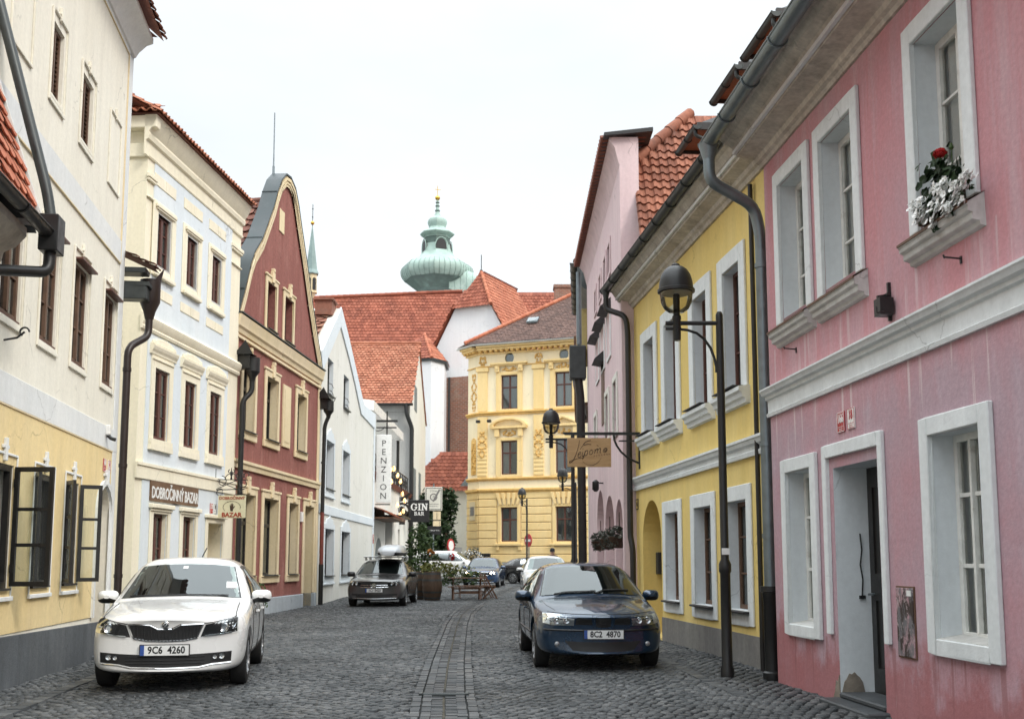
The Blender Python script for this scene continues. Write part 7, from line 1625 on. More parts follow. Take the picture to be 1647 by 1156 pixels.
# ---------------- blue hatchback coming towards us with its lamps lit
def car_oct():
    C=Car('moving_car',(-1.55,53.0,gz(53)),-4.6,'dark blue hatchback with both headlamps lit in front of the yellow corner house','paint_navy',W=1.82,H=1.48,L=4.6)
    C.wheels(); C.mirror(y=1.65,z=.98); C.screen([(-.56,1.36),(0,1.395),(.56,1.36)],[(-.69,.98),(0,1.02),(.69,.98)]); side_glass(C); simple_face(C,txt='3C6 1278',badge=False,grz=(.74,.59),on=True,pz=.45,lampz=(.75,.66))
    b=MB(); C.seam([(-.42,.75),(-.1,.75),(0,.735),(.1,.75),(.42,.75)],mb=b,r=.012,off=.006); b.build('grille_frame','chrome',C.root,smooth=60)
    b=MB(); p=C.F(0,.78,.0); b.lathe([(.04,p.y-.001),(.04,p.y-.012),(.01,p.y-.016)],(0,0,.775),14,ax='y'); b.build('badge','chrome',C.root)
    b=MB(); b.box(-.66,.66,1.62,2.0,.85,1.0); b.build('dashboard','cabin_dark',C.root,bevel=.04)
car_oct()
def car_far_white():
    C=Car('parked_car',(1.30,38.6,gz(39)),1.5,'white car parked on the right, half hidden behind the dark blue saloon','paint_white',W=1.80,H=1.56,L=4.4)
    C.wheels(); C.mirror(y=1.60,z=1.04); C.screen([(-.56,1.44),(0,1.475),(.56,1.44)],[(-.69,1.04),(0,1.08),(.69,1.04)]); side_glass(C,zb=1.05,zt=1.43); simple_face(C,txt='2C8 3307')
    b=MB(); b.box(-.66,.66,1.62,2.0,.9,1.06); b.build('dashboard','cabin_dark',C.root,bevel=.04)
car_far_white()
def car_van():
    def tn(j,i,y,x,z):
        if j>=11 and z>1.0: z=max(z,1.44 if i>=6 else z); 
        if j>=13 and i>=6: z=[1.40,1.30,1.0][j-13] if j<16 else z
        return y,x,z
    C=Car('parked_car',(-1.0,62.5,gz(62)),84,'white people carrier standing crosswise behind the potted plants','paint_white',W=1.82,H=1.84,L=4.7,tune=tn)
    C.wheels(); C.mirror(y=1.65,z=1.2); C.screen([(-.56,1.70),(0,1.74),(.56,1.70)],[(-.69,1.30),(0,1.37),(.69,1.30)]); side_glass(C,zb=1.24,zt=1.66,y3=4.1,y2=3.4,y1=2.5); simple_face(C)
car_van()
def car_dark():
    C=Car('parked_car',(3.9,60.5,gz(60)),72,'black estate car with chrome window line and red tail lamp beside the yellow corner house','paint_black',W=1.82,H=1.48,L=4.7)
    C.wheels(); C.mirror(y=1.65,z=.98); side_glass(C,zb=.99,zt=1.34)
    for sg in (-1,1):
        b=MB(); C.seam([(1.75,1.02),(2.15,1.385),(2.7,1.40),(3.6,1.34),(4.0,1.12)],'S',sg=sg,mb=b,r=.016,off=.008,sub=6); b.build('window_chrome','chrome',C.root,smooth=60)
        C.patch('tail_lamp',[(4.25,.93),(4.55,.93)],[(4.2,.78),(4.55,.76)],'tail_red',proj='S',sg=sg,off=.01,rows=3)
    C.screen([(-.56,1.36),(0,1.395),(.56,1.36)],[(-.69,.98),(0,1.02),(.69,.98)]); simple_face(C)
car_dark()
# ================================================================== STREET FURNITURE, SIGNS, PLANTS, PEOPLE
def lampglass():
    m,t,n,L,b=mk('lamp_bowl'); n.remove(b); tr=n.new('ShaderNodeBsdfTransparent'); tr.inputs[0].default_value=(.80,.77,.66,1); gl=n.new('ShaderNodeBsdfGlossy'); gl.inputs['Roughness'].default_value=.05
    lw=n.new('ShaderNodeLayerWeight'); lw.inputs[0].default_value=.25; mx=n.new('ShaderNodeMixShader'); L.new(lw.outputs['Fresnel'],mx.inputs[0]); L.new(tr.outputs[0],mx.inputs[1]); L.new(gl.outputs[0],mx.inputs[2]); L.new(mx.outputs[0],n['Material Output'].inputs[0])
lampglass()
def street_lamp(loc,ang,label):
    r=empty('street_lamp',loc,ang,label,'street lamp','street lamps along the right side')
    b=MB(); b.lathe([(.085,0),(.085,.10),(.068,.14),(.064,1.28),(.078,1.31),(.078,1.40),(.052,1.46),(.050,3.6),(.047,4.52),(.047,4.62),(.03,4.66),(.004,4.665)],(0,0,0),18); b.build('post','iron_black',r,smooth=40)
    b=MB(); b.tube([(0,0,4.51),(-.70,0,4.51)],.028,10); b.tube([(-.70,0,4.44),(-.50,0,4.44)],.022,8)
    b.tube([(-.05,0,3.92),(-.075,0,4.05),(-.12,0,4.18),(-.20,0,4.30),(-.30,0,4.38),(-.42,0,4.42),(-.52,0,4.43)],.018,8); b.tube([(-.05,0,3.86),(-.05,0,4.0)],.02,8); b.tube([(0,0,3.98),(-.07,0,3.98)],.012,6)
    b.build('arm','iron_black',r,smooth=40)
    b=MB(); b.lathe([(.045,4.28),(.052,4.30),(.052,4.55),(.058,4.56),(.058,4.60),(.042,4.62),(.042,4.74),(.046,4.78),(.046,4.88),(.03,4.90)],(-.555,0,0),14); b.build('lamp_stem','iron_black',r,smooth=35)
    b=MB(); b.lathe([(.10,4.655),(.16,4.70),(.20,4.78),(.212,4.88),(.212,4.93)],(-.555,0,0),28); b.build('lamp_bowl','lamp_bowl',r,smooth=60)
    b=MB(); b.lathe([(.235,4.915),(.243,4.92),(.243,4.955),(.225,4.965),(.222,5.0),(.214,5.07),(.19,5.15),(.15,5.215),(.10,5.255),(.055,5.27),(.055,5.29),(.035,5.305),(.004,5.31)],(-.555,0,0),28); o=b.build('lamp_hood','iron_black',r,smooth=50)
    b=MB(); b.lathe([(.20,4.90),(.20,4.96),(.02,5.1)],(-.555,0,0),20); b.build('reflector','stone_sill',o,smooth=60)
    return r
street_lamp((2.70,13.9,0),0,'black street lamp before the yellow house, nearest and tallest of the four lamps')
street_lamp((1.56,27.8,gz(27.8)),0,'black street lamp behind the dark blue saloon, its head left of the wooden sign')
street_lamp((2.72,46.5,gz(46)),0,'black street lamp whose head shows just below the wooden bakery sign')
street_lamp((.82,60.0,gz(60)),R(-62),'smallest street lamp, before the ground floor window of the yellow corner house')
b=MB(); b.box(2.70-.05,2.70+.05,13.9-.0675,13.9-.064,1.52,1.60); q=tag(b.build('sticker','white_enamel'),'small white sticker on the black post of the nearest street lamp','sticker')
# hanging wooden bakery sign
lp=empty('bakery_sign',(2.60,22.3,0),R(0),'wooden hanging sign with dark script Leipomo on a black bracket at the yellow house','hanging sign')
b=MB(); b.beam((.05,0,4.05),(-1.50,0,4.05),.04,.06); b.add([(-1.50,-.02,4.02),(-1.50,.02,4.02),(-1.58,.02,4.08),(-1.58,-.02,4.08),(-1.50,-.02,4.08),(-1.50,.02,4.08)],[(0,1,2,3),(3,2,5,4),(0,3,4),(1,5,2)]); b.beam((.03,0,4.08),(.03,0,3.32),.05,.07)
b.tube([(-.50,0,4.03),(-.49,0,3.92),(-.44,0,3.80),(-.36,0,3.68),(-.24,0,3.57),(-.10,0,3.49),(.02,0,3.44)],.022,8); b.beam((-.40,.0,3.90),(-.05,0,3.90),.02,.03)
for x in (-1.33,-.66): b.tube([(x,0,4.02),(x,0,3.96)],.012,6)
b.build('iron_bracket','iron_black',lp,smooth=40)
wood('sign_oak',(.36,.215,.10),(.46,.29,.145),scale=1.6,axis=(.35,1,2.4),rough=.55)
b=MB(); b.box(-1.46,-.56,-.016,.016,3.36,3.96); b.build('sign_board','sign_oak',lp,bevel=.005)
t=MB(); Yk=-.0185
def stroke(mb,pts,r0,r1=None,n=5):
    P=[]; pts=[Vector((p[0],0,p[1])) for p in pts]
    for i in range(len(pts)-1):
        p0=pts[max(0,i-1)];p1=pts[i];p2=pts[i+1];p3=pts[min(len(pts)-1,i+2)]
        for k in range(4):
            u=k/4; P.append(.5*((2*p1)+(p2-p0)*u+(2*p0-5*p1+4*p2-p3)*u*u+(3*p1-p0-3*p2+p3)*u**3))
    P.append(pts[-1]); m=len(P); r1=r0 if r1 is None else r1
    mb.tube([(p.x,Yk,p.z) for p in P],[r0+(r1-r0)*abs(2*i/(m-1)-1) for i in range(m)],n)
U=lambda px,py:(-1.46+(px-130)/915*.90,3.96-(py-165)/610*.60)   # from the lettering's own drawing square
def st(pts,a,b_=None): stroke(t,[U(*p) for p in pts],a,b_)
st([(385,210),(365,330),(320,480),(270,600),(225,665),(180,685),(170,660),(205,645),(260,625),(360,595),(480,580)],.009,.004)
st([(358,520),(402,495),(412,465),(390,460),(362,500),(350,545),(362,572),(392,564),(418,540)],.0075,.004)
st([(456,452),(442,500),(436,542),(448,550),(468,535)],.0075,.004); st([(452,398),(460,392)],.009)
st([(505,430),(480,530),(440,620)],.009,.004); st([(490,480),(530,430),(555,435),(550,490),(515,535),(485,530)],.007,.004)
st([(630,415),(600,440),(592,490),(610,515),(650,490),(665,440),(640,415),(630,425)],.007,.0045)
st([(715,400),(695,500)],.008,.0045); st([(705,450),(745,395),(765,400),(750,490)],.008,.0045); st([(757,445),(800,385),(825,390),(810,470),(835,470)],.008,.0045)
st([(930,375),(890,400),(878,440),(895,470),(935,455),(960,410),(945,375),(915,400),(900,440),(925,440),(945,400)],.007,.0045)
st([(400,410),(430,350),(470,320)],.004); 
for k in range(9):
    a,c=460+k*19,318-8*math.sin(k*.6)-k*10 if k<5 else 262-(k-5)*6; 
for (x,y,an) in ((470,300,-30),(490,275,-25),(515,252,-18),(545,238,-12),(578,228,-8),(608,222,-5),(490,318,-14),(520,308,-8),(552,302,-2),(585,300,2),(615,305,5)):
    c,s_=math.cos(R(-an)),math.sin(R(-an)); st([(x-18*c,y+18*s_),(x,y-4),(x+18*c,y-18*s_)],.009,.003)
st([(440,650),(500,705),(580,738),(670,735),(750,690),(800,640),(832,585)],.005,.002); st([(740,310),(785,350)],.005,.002)
t.build('lettering','oak_dark',lp,smooth=50)
t=MB(); 
for k,ch in enumerate('PEKÁRNA'):
    x,z=U(690+k*52,552-k*8); put_text(t,ch,.055,(x,-.018,z),ext=.0015,shear=.15)
t.build('small_lettering','timber_brown',lp)
# ---- plants
foliage('leaf_dark',(.012,.028,.012),(.03,.055,.02)); foliage('leaf_mid',(.03,.06,.018),(.075,.115,.035)); foliage('leaf_yellow',(.10,.12,.03),(.22,.20,.06)); foliage('petal_white',(.84,.85,.83),(.92,.92,.90)); foliage('petal_red',(.30,.006,.008),(.46,.012,.012)); foliage('petal_orange',(.45,.13,.03),(.5,.25,.06)); foliage('leaf_grey',(.045,.05,.04),(.10,.105,.085))
def leaves(b,c,rad,n,s,m=0,shell=.55,up=.25,wide=.5):
    c=Vector(c)
    for _ in range(n):
        d=Vector((random.gauss(0,1),random.gauss(0,1),random.gauss(0,1))).normalized()*(shell+(1-shell)*random.random())
        p=c+Vector((d.x*rad[0],d.y*rad[1],d.z*rad[2])); a=Vector((random.gauss(0,1),random.gauss(0,1),random.gauss(0,.6)+up)).normalized(); q=a.cross(Vector((random.gauss(0,1),random.gauss(0,1),random.gauss(0,1)))).normalized()
        l=s*random.uniform(.6,1.3); w_=l*wide; r=random.random()
        b.face([p-a*l*.5,p+q*w_*.5-a*l*.05,p+a*l*.5,p-q*w_*.5-a*l*.05],m,r)
def bush(name,loc,label,cat,blobs,n,s,mat,stem=None,group=None,extra=None):
    r=empty(name,loc,0,label,cat,group); b=MB()
    for (c,rad) in blobs: leaves(b,c,rad,int(n*rad[0]*rad[2]*4),s)
    b.build('foliage',mat,r)
    if stem:
        t=MB()
        for (c,rad) in blobs: t.tube([(0,0,stem),(c[0]*.5,c[1]*.5,(c[2]+stem)*.5),(c[0],c[1],c[2])],[.03,.02,.008],6)
        t.build('stem','timber_brown',r)
    if extra: 
        e=MB(); leaves(e,extra[0],extra[1],extra[2],extra[3],shell=.85,wide=.9); e.build('blossoms',extra[4],r)
    return r
# big dark yew hedge between church and corner house
hd=empty('yew_tree',(-4.6,73,gz(73)),0,'large dark evergreen trees between the guest house and the yellow corner house','tree')
b=MB(); 
for i in range(46): leaves(b,(random.uniform(-3.5,.35),random.uniform(-.7,.9),random.uniform(.9,5.3)),(.9,.8,.9),230,.36)
b.build('crown','leaf_dark',hd)
b=MB(); 
for x in (-2.6,-1.6,-.7,.1): b.tube([(x,0,0),(x+.1,0,2.4),(x,0,4.5)],[.14,.11,.05],8)
b.build('trunk','oak_dark',hd)
b=MB(); b.box(-4.0,1.2,1.0,1.1,-.2,2.1)
tag(b.build('garden_wall','grey_wall',None,loc=(-4.6,73,gz(73))),'low grey garden wall behind the dark evergreen trees','wall')
bush('oleander',(-3.0,66,gz(66)),'grey-green oleander bush with pale flowers beside the round sign','plant',[((0,0,.9),(.7,.5,.8)),((.7,0,1.3),(.6,.5,.8)),((1.3,0,.8),(.6,.5,.8))],260,.16,'leaf_grey',extra=((.5,-.3,1.2),(.9,.3,.7),160,.12,'petal_white'))
def pt(px,py,Y):
    r=((px-823.5)/FPX,-(py-691.2)/FPX,1); c,s=math.cos(TILT),math.sin(TILT); d=(r[0],c*r[2]-s*r[1],s*r[2]+c*r[1]); t=Y/d[1]; return Vector((d[0]*t,Y,CAMH+d[2]*t))
def barrel(loc,label):
    r=empty('wooden_barrel',loc,0,label,'barrel','old barrels used as planters')
    b=MB(); pr=[(.27,0),(.30,.12),(.34,.32),(.355,.5),(.34,.68),(.30,.86),(.275,.98),(.25,.98),(.25,.93)]; b.lathe(pr,(0,0,0),22); b.build('staves','barrel_oak',r,smooth=30)
    for z0,z1,ra,rb in ((.04,.10,.285,.297),(.24,.30,.325,.338),(.66,.72,.346,.336),(.88,.94,.298,.285)):
        b=MB(); b.lathe([(ra+.006,z0),(rb+.006,z1)],(0,0,0),22); b.build('hoop','zinc_dark',r,smooth=40)
wood('barrel_oak',(.055,.03,.017),(.095,.055,.03),scale=5)
barrel((-2.80,38.6,gz(38.6)),'old wooden barrel planter at the end of the folding table, nearer one'); barrel((-3.42,39.5,gz(39.5)),'old wooden barrel half hidden behind the grey hatchback, under green plants')
bush('potted_plant',(-2.72,38.7,gz(39)+.95),'low yellow-green plant with red blossom growing out of the nearer barrel','plant',[((.1,0,.18),(.42,.35,.22)),((.55,0,.15),(.35,.3,.2)),((-.25,0,.12),(.3,.3,.2))],420,.13,'leaf_yellow',stem=0,extra=((.62,-.1,.55),(.10,.08,.10),40,.10,'petal_red'))
bush('potted_plant',(-3.35,39.6,gz(39)+.9),'tall leafy green plant in the barrel under the GIN BAR sign','plant',[((0,0,.35),(.35,.3,.35)),((.15,0,.95),(.30,.25,.40)),((.05,0,1.5),(.25,.22,.35)),((-.35,0,.15),(.3,.3,.3)),((.45,0,.45),(.3,.25,.35))],300,.15,'leaf_mid',stem=0,extra=((.45,-.2,.75),(.14,.1,.12),26,.12,'petal_orange'))
bush('potted_plant',(-4.05,42,gz(42)),'climbing green plant against the guest house corner beside the long downpipe','plant',[((0,0,.6),(.4,.3,.6)),((.2,0,1.4),(.4,.3,.6)),((.45,0,2.2),(.45,.3,.6)),((.8,0,2.0),(.35,.3,.5)),((.6,0,.7),(.4,.3,.6)),((.3,0,.25),(.6,.3,.3))],260,.17,'leaf_mid',stem=0)
bush('potted_plant',(-2.05,41.5,gz(42)),'low green planter with yellow blossoms behind the folding table','plant',[((0,0,.75),(.5,.3,.35)),((.6,0,.7),(.45,.3,.3)),((-.5,0,.8),(.45,.3,.4))],300,.14,'leaf_mid',stem=0,extra=((0,-.2,.95),(.8,.2,.25),90,.10,'leaf_yellow'))
bush('small_shrub',(-6.38,27.4,gz(27)),'small green shrub at the foot of the dark red house','shrub',[((0,0,.35),(.3,.25,.35)),((.15,-.2,.6),(.2,.2,.3))],420,.10,'leaf_mid',stem=0)
# beer garden furniture
def trestle(name,loc,ang,label,L_,w_,h,cat,group):
    r=empty(name,loc,ang,label,cat,group); b=MB(); n=max(3,int(w_/.095))
    for k in range(n): y=-w_/2+w_*(k+.5)/n; b.box(-L_/2,L_/2,y-w_/n*.42,y+w_/n*.42,h-.025,h)
    for x in (-L_*.38,L_*.38): b.box(x-.03,x+.03,-w_/2,w_/2,h-.06,h-.025)
    b.build('table_top' if cat=='table' else 'seat','timber_brown',r,bevel=.004)
    for x in (-L_*.36,L_*.36):
        for s in (-1,1):
            b=MB(); b.beam((x+s*.02,-s*w_*.55,0),(x+s*.02,s*w_*.40,h-.03),.03,.05); b.build('leg','timber_brown',r)
    b=MB(); b.box(-L_*.36,L_*.36,-.02,.02,h*.45,h*.45+.05); b.build('stretcher','timber_brown',r); return r
trestle('folding_table',(-1.62,39.4,gz(39)),R(4),'brown slatted folding table beside the wooden barrel',1.35,.65,.76,'table','folding beer garden furniture')
trestle('folding_bench',(-1.62,38.7,gz(39)),R(4),'brown slatted folding bench in front of the folding table, nearest the street',1.3,.28,.46,'bench','folding beer garden furniture')
trestle('folding_bench',(-1.45,40.3,gz(40)),R(4),'brown slatted folding bench behind the folding table',1.3,.28,.46,'bench','folding beer garden furniture')
def fchair(loc,ang,label):
    r=empty('folding_chair',loc,ang,label,'chair'); b=MB()
    for k in range(4): b.box(-.2,.2,-.18+k*.095,-.105+k*.095,.44,.46)
    b.build('seat','timber_brown',r); b=MB()
    for k in range(3): b.box(-.2,.2,.20,.22,.60+k*.11,.67+k*.11)
    b.build('backrest','timber_brown',r)
    for x in (-.2,.2):
        b=MB(); b.beam((x,-.24,0),(x,.22,.88),.025,.035); b.build('leg','timber_brown',r); b=MB(); b.beam((x*.9,.26,0),(x*.9,-.18,.45),.025,.035); b.build('leg','timber_brown',r)
fchair((-.95,40.6,gz(40)),R(80),'brown folding chair at the right end of the folding table'); fchair((-.78,39.6,gz(40)),R(95),'brown folding chair set askew nearest the roadway')
# traffic signs
zs=empty('zone_sign',(-4.58,63.6,gz(63)),0,'square pale end-of-zone traffic sign with a grey diagonal bar on a steel pole','traffic sign')
b=MB(); b.tube([(0,.03,0),(0,.03,4.9)],.035,8); b.build('pole','zinc',zs,smooth=50)
b=MB(); b.box(-.43,.43,-.02,.01,3.55,4.72); b.build('sign_face','sign_pale',zs,bevel=.03) if 'sign_pale' in M else (paint('sign_pale',(.66,.64,.56),.5,.06),b.build('sign_face','sign_pale',zs,bevel=.03))
b=MB(); strips(b,(-.39,.39,3.59,4.68),(-.36,.36,3.62,4.65),-.024,-.0205); b.build('sign_border','black_ink',zs)
b=MB(); ci=lambda r,z0=4.22:[(r*math.cos(R(a)),z0+r*math.sin(R(a))) for a in range(0,360,20)]
b.prism([ci(.19),ci(.135)[::-1]],lambda x,z,k:(x,-.026 if k==0 else -.0205,z)); b.beam((-.02,-.03,4.0),(.30,-.03,4.60),.005,.09)
put_text(b,'ZÓNA',.13,(0,-.024,4.52),ext=.002); put_text(b,'P',.2,(0,-.026,4.22),ext=.002); b.box(-.26,.26,-.024,-.0205,3.86,3.885); b.box(-.2,.2,-.024,-.0205,3.76,3.78); b.build('sign_symbol','stone_grey_plinth',zs)
b=MB(); b.box(-.02,.36,-.015,.005,2.7,3.5); b.build('lower_plate','sand_trim',zs,bevel=.02); b=MB(); b.box(-.02,.36,-.02,-.0155,3.08,3.10); b.box(.16,.18,-.02,-.0155,3.12,3.45); b.build('plate_line','black_ink',zs)
zs.scale=(1.17,)*3
bb=empty('board_sign',(-4.1,52.4,gz(52)),0,'small black board with thin white script below the square zone sign','sign')
b=MB(); b.box(-.12,.70,-.02,.02,2.55,2.95); b.tube([(-.05,.0,2.95),(-.05,.0,3.2)],.01,5); b.tube([(.62,0,2.95),(.62,0,3.2)],.01,5); b.box(-.12,.70,-.015,.015,3.2,3.23); b.build('board','black_ink',bb); t=MB(); put_text(t,'Art & Beauty Place',.085,(.29,-.024,2.75),shear=.3,ext=.001); t.build('lettering','white_enamel',bb)
def disc(b,r,z,y0,y1,n=28): b.prism([[(r*math.cos(2*PI*k/n),z+r*math.sin(2*PI*k/n)) for k in range(n)]],lambda x,q,k:(x,y0 if k==0 else y1,q))
rs_=empty('round_traffic_sign',(-3.75,67,gz(67)),R(63),'round white traffic sign with red rim before the dark evergreen trees','traffic sign')
b=MB(); disc(b,.42,2.15,-.02,.02); b.build('sign_rim','red_enamel',rs_); b=MB(); disc(b,.30,2.15,-.03,-.021); b.build('sign_face','white_enamel',rs_); b=MB(); b.tube([(0,.05,0),(0,.05,2.5)],.04,8); b.build('pole','zinc',rs_)
ns=empty('no_entry_sign',(.98,66,gz(66)),R(-58),'red no-entry sign with white bar seen nearly edge-on by the small street lamp','traffic sign')
b=MB(); disc(b,.40,2.45,-.02,.02); b.build('sign_face','red_enamel',ns); b=MB(); b.box(-.28,.28,-.03,-.021,2.38,2.52); b.build('sign_bar','white_enamel',ns); b=MB(); b.tube([(0,.05,0),(0,.05,2.7)],.035,8); b.build('pole','zinc',ns)
# flower baskets hanging in the arches of the tall pink house
for (u,lab) in ((-6.0,'farthest'),(-3.3,'middle'),(-1.0,'nearest')):
    r=empty('flower_basket',(0,0,0),0,lab+' dark flower basket hanging in an arch of the tall pink house','flower basket','flower baskets in the arches'); r.matrix_world=tp.matrix_world
    b=MB(); leaves(b,(u,-.05,2.05),(.40,.22,.16),220,.10); leaves(b,(u,-.10,1.85),(.28,.18,.18),90,.10); b.build('foliage','leaf_grey',r); b=MB(); b.lathe([(.08,1.72),(.16,1.78),(.24,1.96),(.22,1.97)],(u,-.02,0),14); b.tube([(u,0,1.98),(u,.0,2.5)],.012,5); b.build('basket','oak_dark',r)
# ---- window flowers on the pink house
gs=empty('geranium',(0,0,0),0,'dark-leaved geranium with one red flower head on the pink house window sill','flowers'); gs.matrix_world=pk.matrix_world
IM=pk.matrix_world.inverted()
def onp(px,py,d):
    r=((px-823.5)/FPX,-(py-691.2)/FPX,1); c,s=math.cos(TILT),math.sin(TILT); dv=Vector((r[0],c*r[2]-s*r[1],s*r[2]+c*r[1])); o_=IM@Vector((0,0,CAMH)); e_=IM.to_3x3()@dv; t=(d-o_.y)/e_.y; return o_+e_*t
def rleaf(b,p,n_,s,m=0):
    n_=n_.normalized(); a=n_.cross(Vector((random.gauss(0,1),random.gauss(0,1),random.gauss(0,1)))).normalized(); c=n_.cross(a); k=9; r=random.random(); pts=[]
    for i in range(k):
        an=2*PI*i/k+.3; f=s*(1+.12*math.cos(3*an))*(.55 if i==0 else 1); pts.append(p+a*f*math.cos(an)+c*f*math.sin(an)+n_*(.12*s*math.cos(2*an)))
    for i in range(k): b.face([p-n_*s*.18,pts[i],pts[(i+1)%k]],m,r)
b=MB()
for (px,py,rad,n) in ((1515,262,.10,26),(1500,285,.10,26),(1530,285,.12,34),(1495,318,.10,26),(1525,315,.12,30),(1515,340,.12,26),(1545,320,.10,22),(1548,345,.08,16),(1488,345,.08,14)):
    c=onp(px,py,-.06)
    for _ in range(n): rleaf(b,c+Vector((random.gauss(0,rad*.55),random.gauss(0,.05),random.gauss(0,rad*.55))),Vector((random.gauss(0,.5),-1,random.gauss(.35,.5))),random.uniform(.028,.05))
b.build('foliage','leaf_dark',gs)
b=MB(); c=onp(1512,247,-.08)
for _ in range(75):
    d=Vector((random.gauss(0,1),random.gauss(0,1),random.gauss(0,1))).normalized(); rleaf(b,c+Vector((d.x*.065,d.y*.05,d.z*.038)),d,random.uniform(.014,.02))
b.build('flower_head','petal_red',gs); b=MB(); b.tube([c-Vector((0,0,.02)),c+Vector((.01,.02,-.14))],.006,5); e=onp(1530,238,-.04); b.tube([e,e+Vector((0,0,-.15))],.005,5); b.lathe([(.004,-.02),(.02,0),(.008,.04)],tuple(e),8); b.build('stalk','leaf_mid',gs)
pe=empty('petunias',(0,0,0),0,'white petunias spilling over the pink house window sill below the red geranium','flowers'); pe.matrix_world=pk.matrix_world
def petunia(b,g_,p,n_,s):
    n_=n_.normalized(); a=n_.cross(Vector((0,0,1))).normalized(); c=n_.cross(a); k=15; ph=random.random()*6; r=random.random(); ring=[]
    for i in range(k):
        an=2*PI*i/k+ph; f=s*(.90+.14*math.cos(5*an)); ring.append(p+a*f*math.cos(an)+c*f*math.sin(an)+n_*(.05*s*math.sin(10*an)+.006))
    for i in range(k): b.face([p-n_*s*.15,ring[i],ring[(i+1)%k]],0,r)
    g_.lathe([(.004,0),(.006,.004),(.001,.006)],tuple(p-n_*.004),6)
b=MB(); g_=MB()
for (px,py,sx,sz,n) in ((1482,338,.075,.10,52),(1500,358,.05,.04,14),(1512,315,.11,.11,80),(1525,335,.07,.05,24),(1545,318,.05,.05,18),(1552,288,.06,.06,26),(1538,300,.05,.04,14),(1472,330,.03,.04,9)):
    c=onp(px,py,-.17)
    for _ in range(n): petunia(b,g_,c+Vector((random.uniform(-1,1)*sx,random.gauss(0,.03),random.uniform(-1,1)*sz)),Vector((random.gauss(-.1,.3),-1,random.gauss(.55,.35))),random.uniform(.026,.036))
b.build('blossoms','petal_white',pe); g_.build('flower_eyes','leaf_yellow',pe)
b=MB()
for (px,py,n) in ((1482,345,60),(1512,330,60),(1535,335,40),(1550,300,40)): leaves(b,onp(px,py,-.12),(.10,.05,.10),n,.05)
b.build('foliage','leaf_dark',pe)
fb=empty('flower_trough',(0,0,0),0,'dark flower trough behind the white petunias on the sill','flower box'); fb.matrix_world=pk.matrix_world; b=MB(); b.box(1.2,1.85,-.09,.06,4.26,4.38); b.build('trough','oak_dark',fb,bevel=.01)
vt=empty('potted_flower',(0,0,0),0,'small violet pot plant behind the middle upper window of the pink house','flowers'); vt.matrix_world=pk.matrix_world
b=MB(); leaves(b,(-.48,.30,4.6),(.10,.05,.14),90,.05); b.build('foliage','leaf_mid',vt); b=MB(); leaves(b,(-.48,.28,4.78),(.05,.03,.12),30,.035); paint('petal_violet',(.10,.05,.22),.7,.2); b.build('blossoms','petal_violet',vt); b=MB(); b.lathe([(.04,4.36),(.06,4.48),(.05,4.48)],(-.48,.30,0),12); b.build('pot','timber_brown',vt)
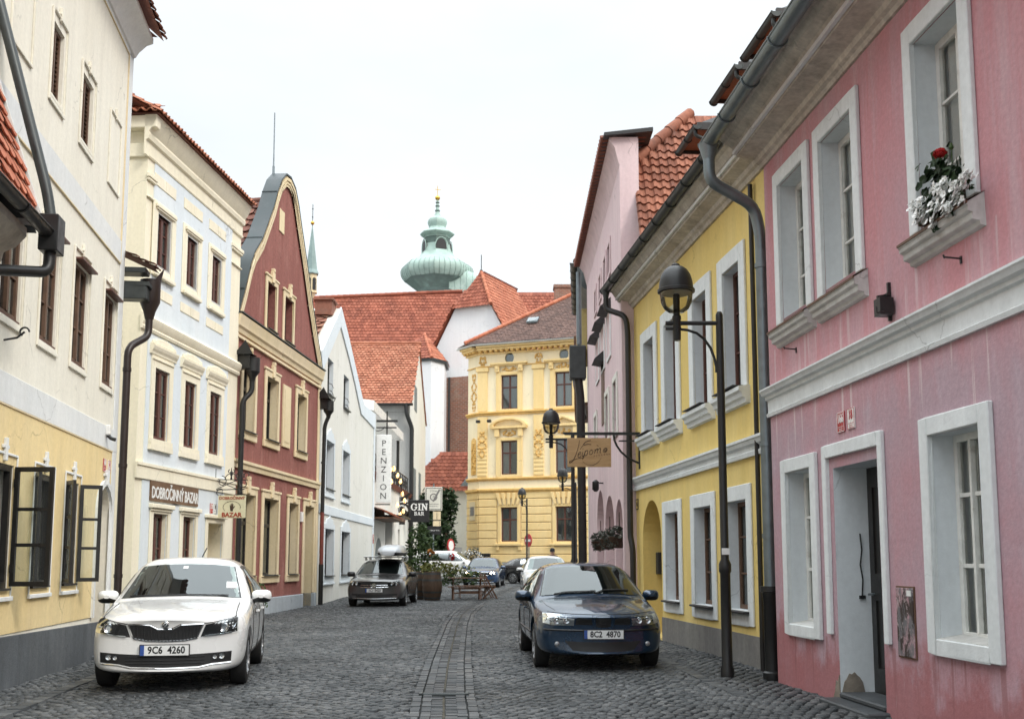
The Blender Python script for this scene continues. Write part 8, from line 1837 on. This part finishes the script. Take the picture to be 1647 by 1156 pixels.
# ---- person behind the white car
def person(loc,ang):
    r=empty('person',loc,ang,'person in dark clothes and a dark cap standing behind the far white car','person')
    J={'pel':(0,0,.98),'sp':(0,.01,1.22),'ch':(0,0,1.42),'nk':(0,0,1.57),'hd':(0,-.02,1.66),'tp':(0,-.01,1.78),'sl':(-.18,0,1.49),'sr':(.18,0,1.49),'el':(-.25,.02,1.2),'er':(.25,.02,1.2),'wl':(-.25,-.08,.96),'wr':(.25,-.08,.96),'hl':(-.10,0,.92),'hr':(.10,0,.92),'kl':(-.11,-.01,.5),'kr':(.12,-.01,.5),'al':(-.11,.02,.09),'ar':(.13,.02,.09),'tl':(-.12,-.16,.04),'tr':(.15,-.16,.04)}
    rad={'pel':.145,'sp':.13,'ch':.15,'nk':.06,'hd':.085,'tp':.075,'sl':.075,'sr':.075,'el':.05,'er':.05,'wl':.036,'wr':.036,'hl':.10,'hr':.10,'kl':.065,'kr':.065,'al':.045,'ar':.045,'tl':.04,'tr':.04}
    E=[('pel','sp'),('sp','ch'),('ch','nk'),('nk','hd'),('hd','tp'),('ch','sl'),('ch','sr'),('sl','el'),('sr','er'),('el','wl'),('er','wr'),('pel','hl'),('pel','hr'),('hl','kl'),('hr','kr'),('kl','al'),('kr','ar'),('al','tl'),('ar','tr')]
    for sd,w_ in ((-1,'wl'),(1,'wr')):
        W_=Vector(J[w_]); J[w_+'p']=tuple(W_+Vector((0,-.03,-.07))); rad[w_+'p']=.03; E.append((w_,w_+'p'))
        for k in range(4): J[w_+'f%d'%k]=tuple(W_+Vector((sd*(k-1.5)*.018,-.06-.01*k,-.15+.008*abs(k-1.5)))); rad[w_+'f%d'%k]=.009; E.append((w_+'p',w_+'f%d'%k))
        J[w_+'t']=tuple(W_+Vector((-sd*.045,-.07,-.09))); rad[w_+'t']=.010; E.append((w_+'p',w_+'t'))
    K=list(J); me=bpy.data.meshes.new('body'); me.from_pydata([J[k] for k in K],[(K.index(a),K.index(c)) for a,c in E],[]); o=bpy.data.objects.new('body',me); COL.objects.link(o)
    md=o.modifiers.new('skin','SKIN'); sub=o.modifiers.new('sub','SUBSURF'); sub.levels=1; sub.render_levels=1
    for i,k in enumerate(K): me.skin_vertices[0].data[i].radius=(rad[k],rad[k]*(.8 if k in('ch','sp','pel') else 1)); me.skin_vertices[0].data[i].use_root=(k=='pel')
    bpy.context.view_layer.update(); m2=bpy.data.meshes.new_from_object(o.evaluated_get(bpy.context.evaluated_depsgraph_get())); bpy.data.objects.remove(o)
    paint('cloth_dark',(.02,.022,.028),.9,.2); paint('skin',(.42,.24,.17),.6,.1); m2.materials.clear(); m2.materials.append(M['cloth_dark']); m2.materials.append(M['skin'])
    for p in m2.polygons:
        c=p.center; p.material_index=1 if c.z>1.56 or (c.z<.97 and abs(c.x)>.19) else 0; p.use_smooth=True
    o=bpy.data.objects.new('body',m2); COL.objects.link(o); o.parent=r
    b=MB(); b.lathe([(.095,1.70),(.100,1.76),(.085,1.82),(.04,1.85),(.004,1.855)],(0,-.01,0),16); b.add([(-.08,-.09,1.71),(.08,-.09,1.71),(.06,-.20,1.70),(-.06,-.20,1.70)],[(0,1,2,3)]); b.build('cap','cloth_dark',r,smooth=50)
    b=MB(); b.lathe([(.012,-.0),(.016,.02),(.006,.035)],(0,-.115,1.655),8)
    for s in (-1,1): b.lathe([(.006,0),(.014,.025),(.006,.05)],(s*.09,-.01,1.64),8)
    b.build('nose_and_ears','skin',r,smooth=60); b=MB()
    for s in (-1,1): b.lathe([(.004,-.006),(.011,0),(.004,.006)],(s*.032,-.098,1.685),8)
    b.box(-.025,.025,-.103,-.095,1.607,1.613); b.build('eyes_and_mouth','black_ink',r)
person((1.62,44.0,gz(44)),R(15))
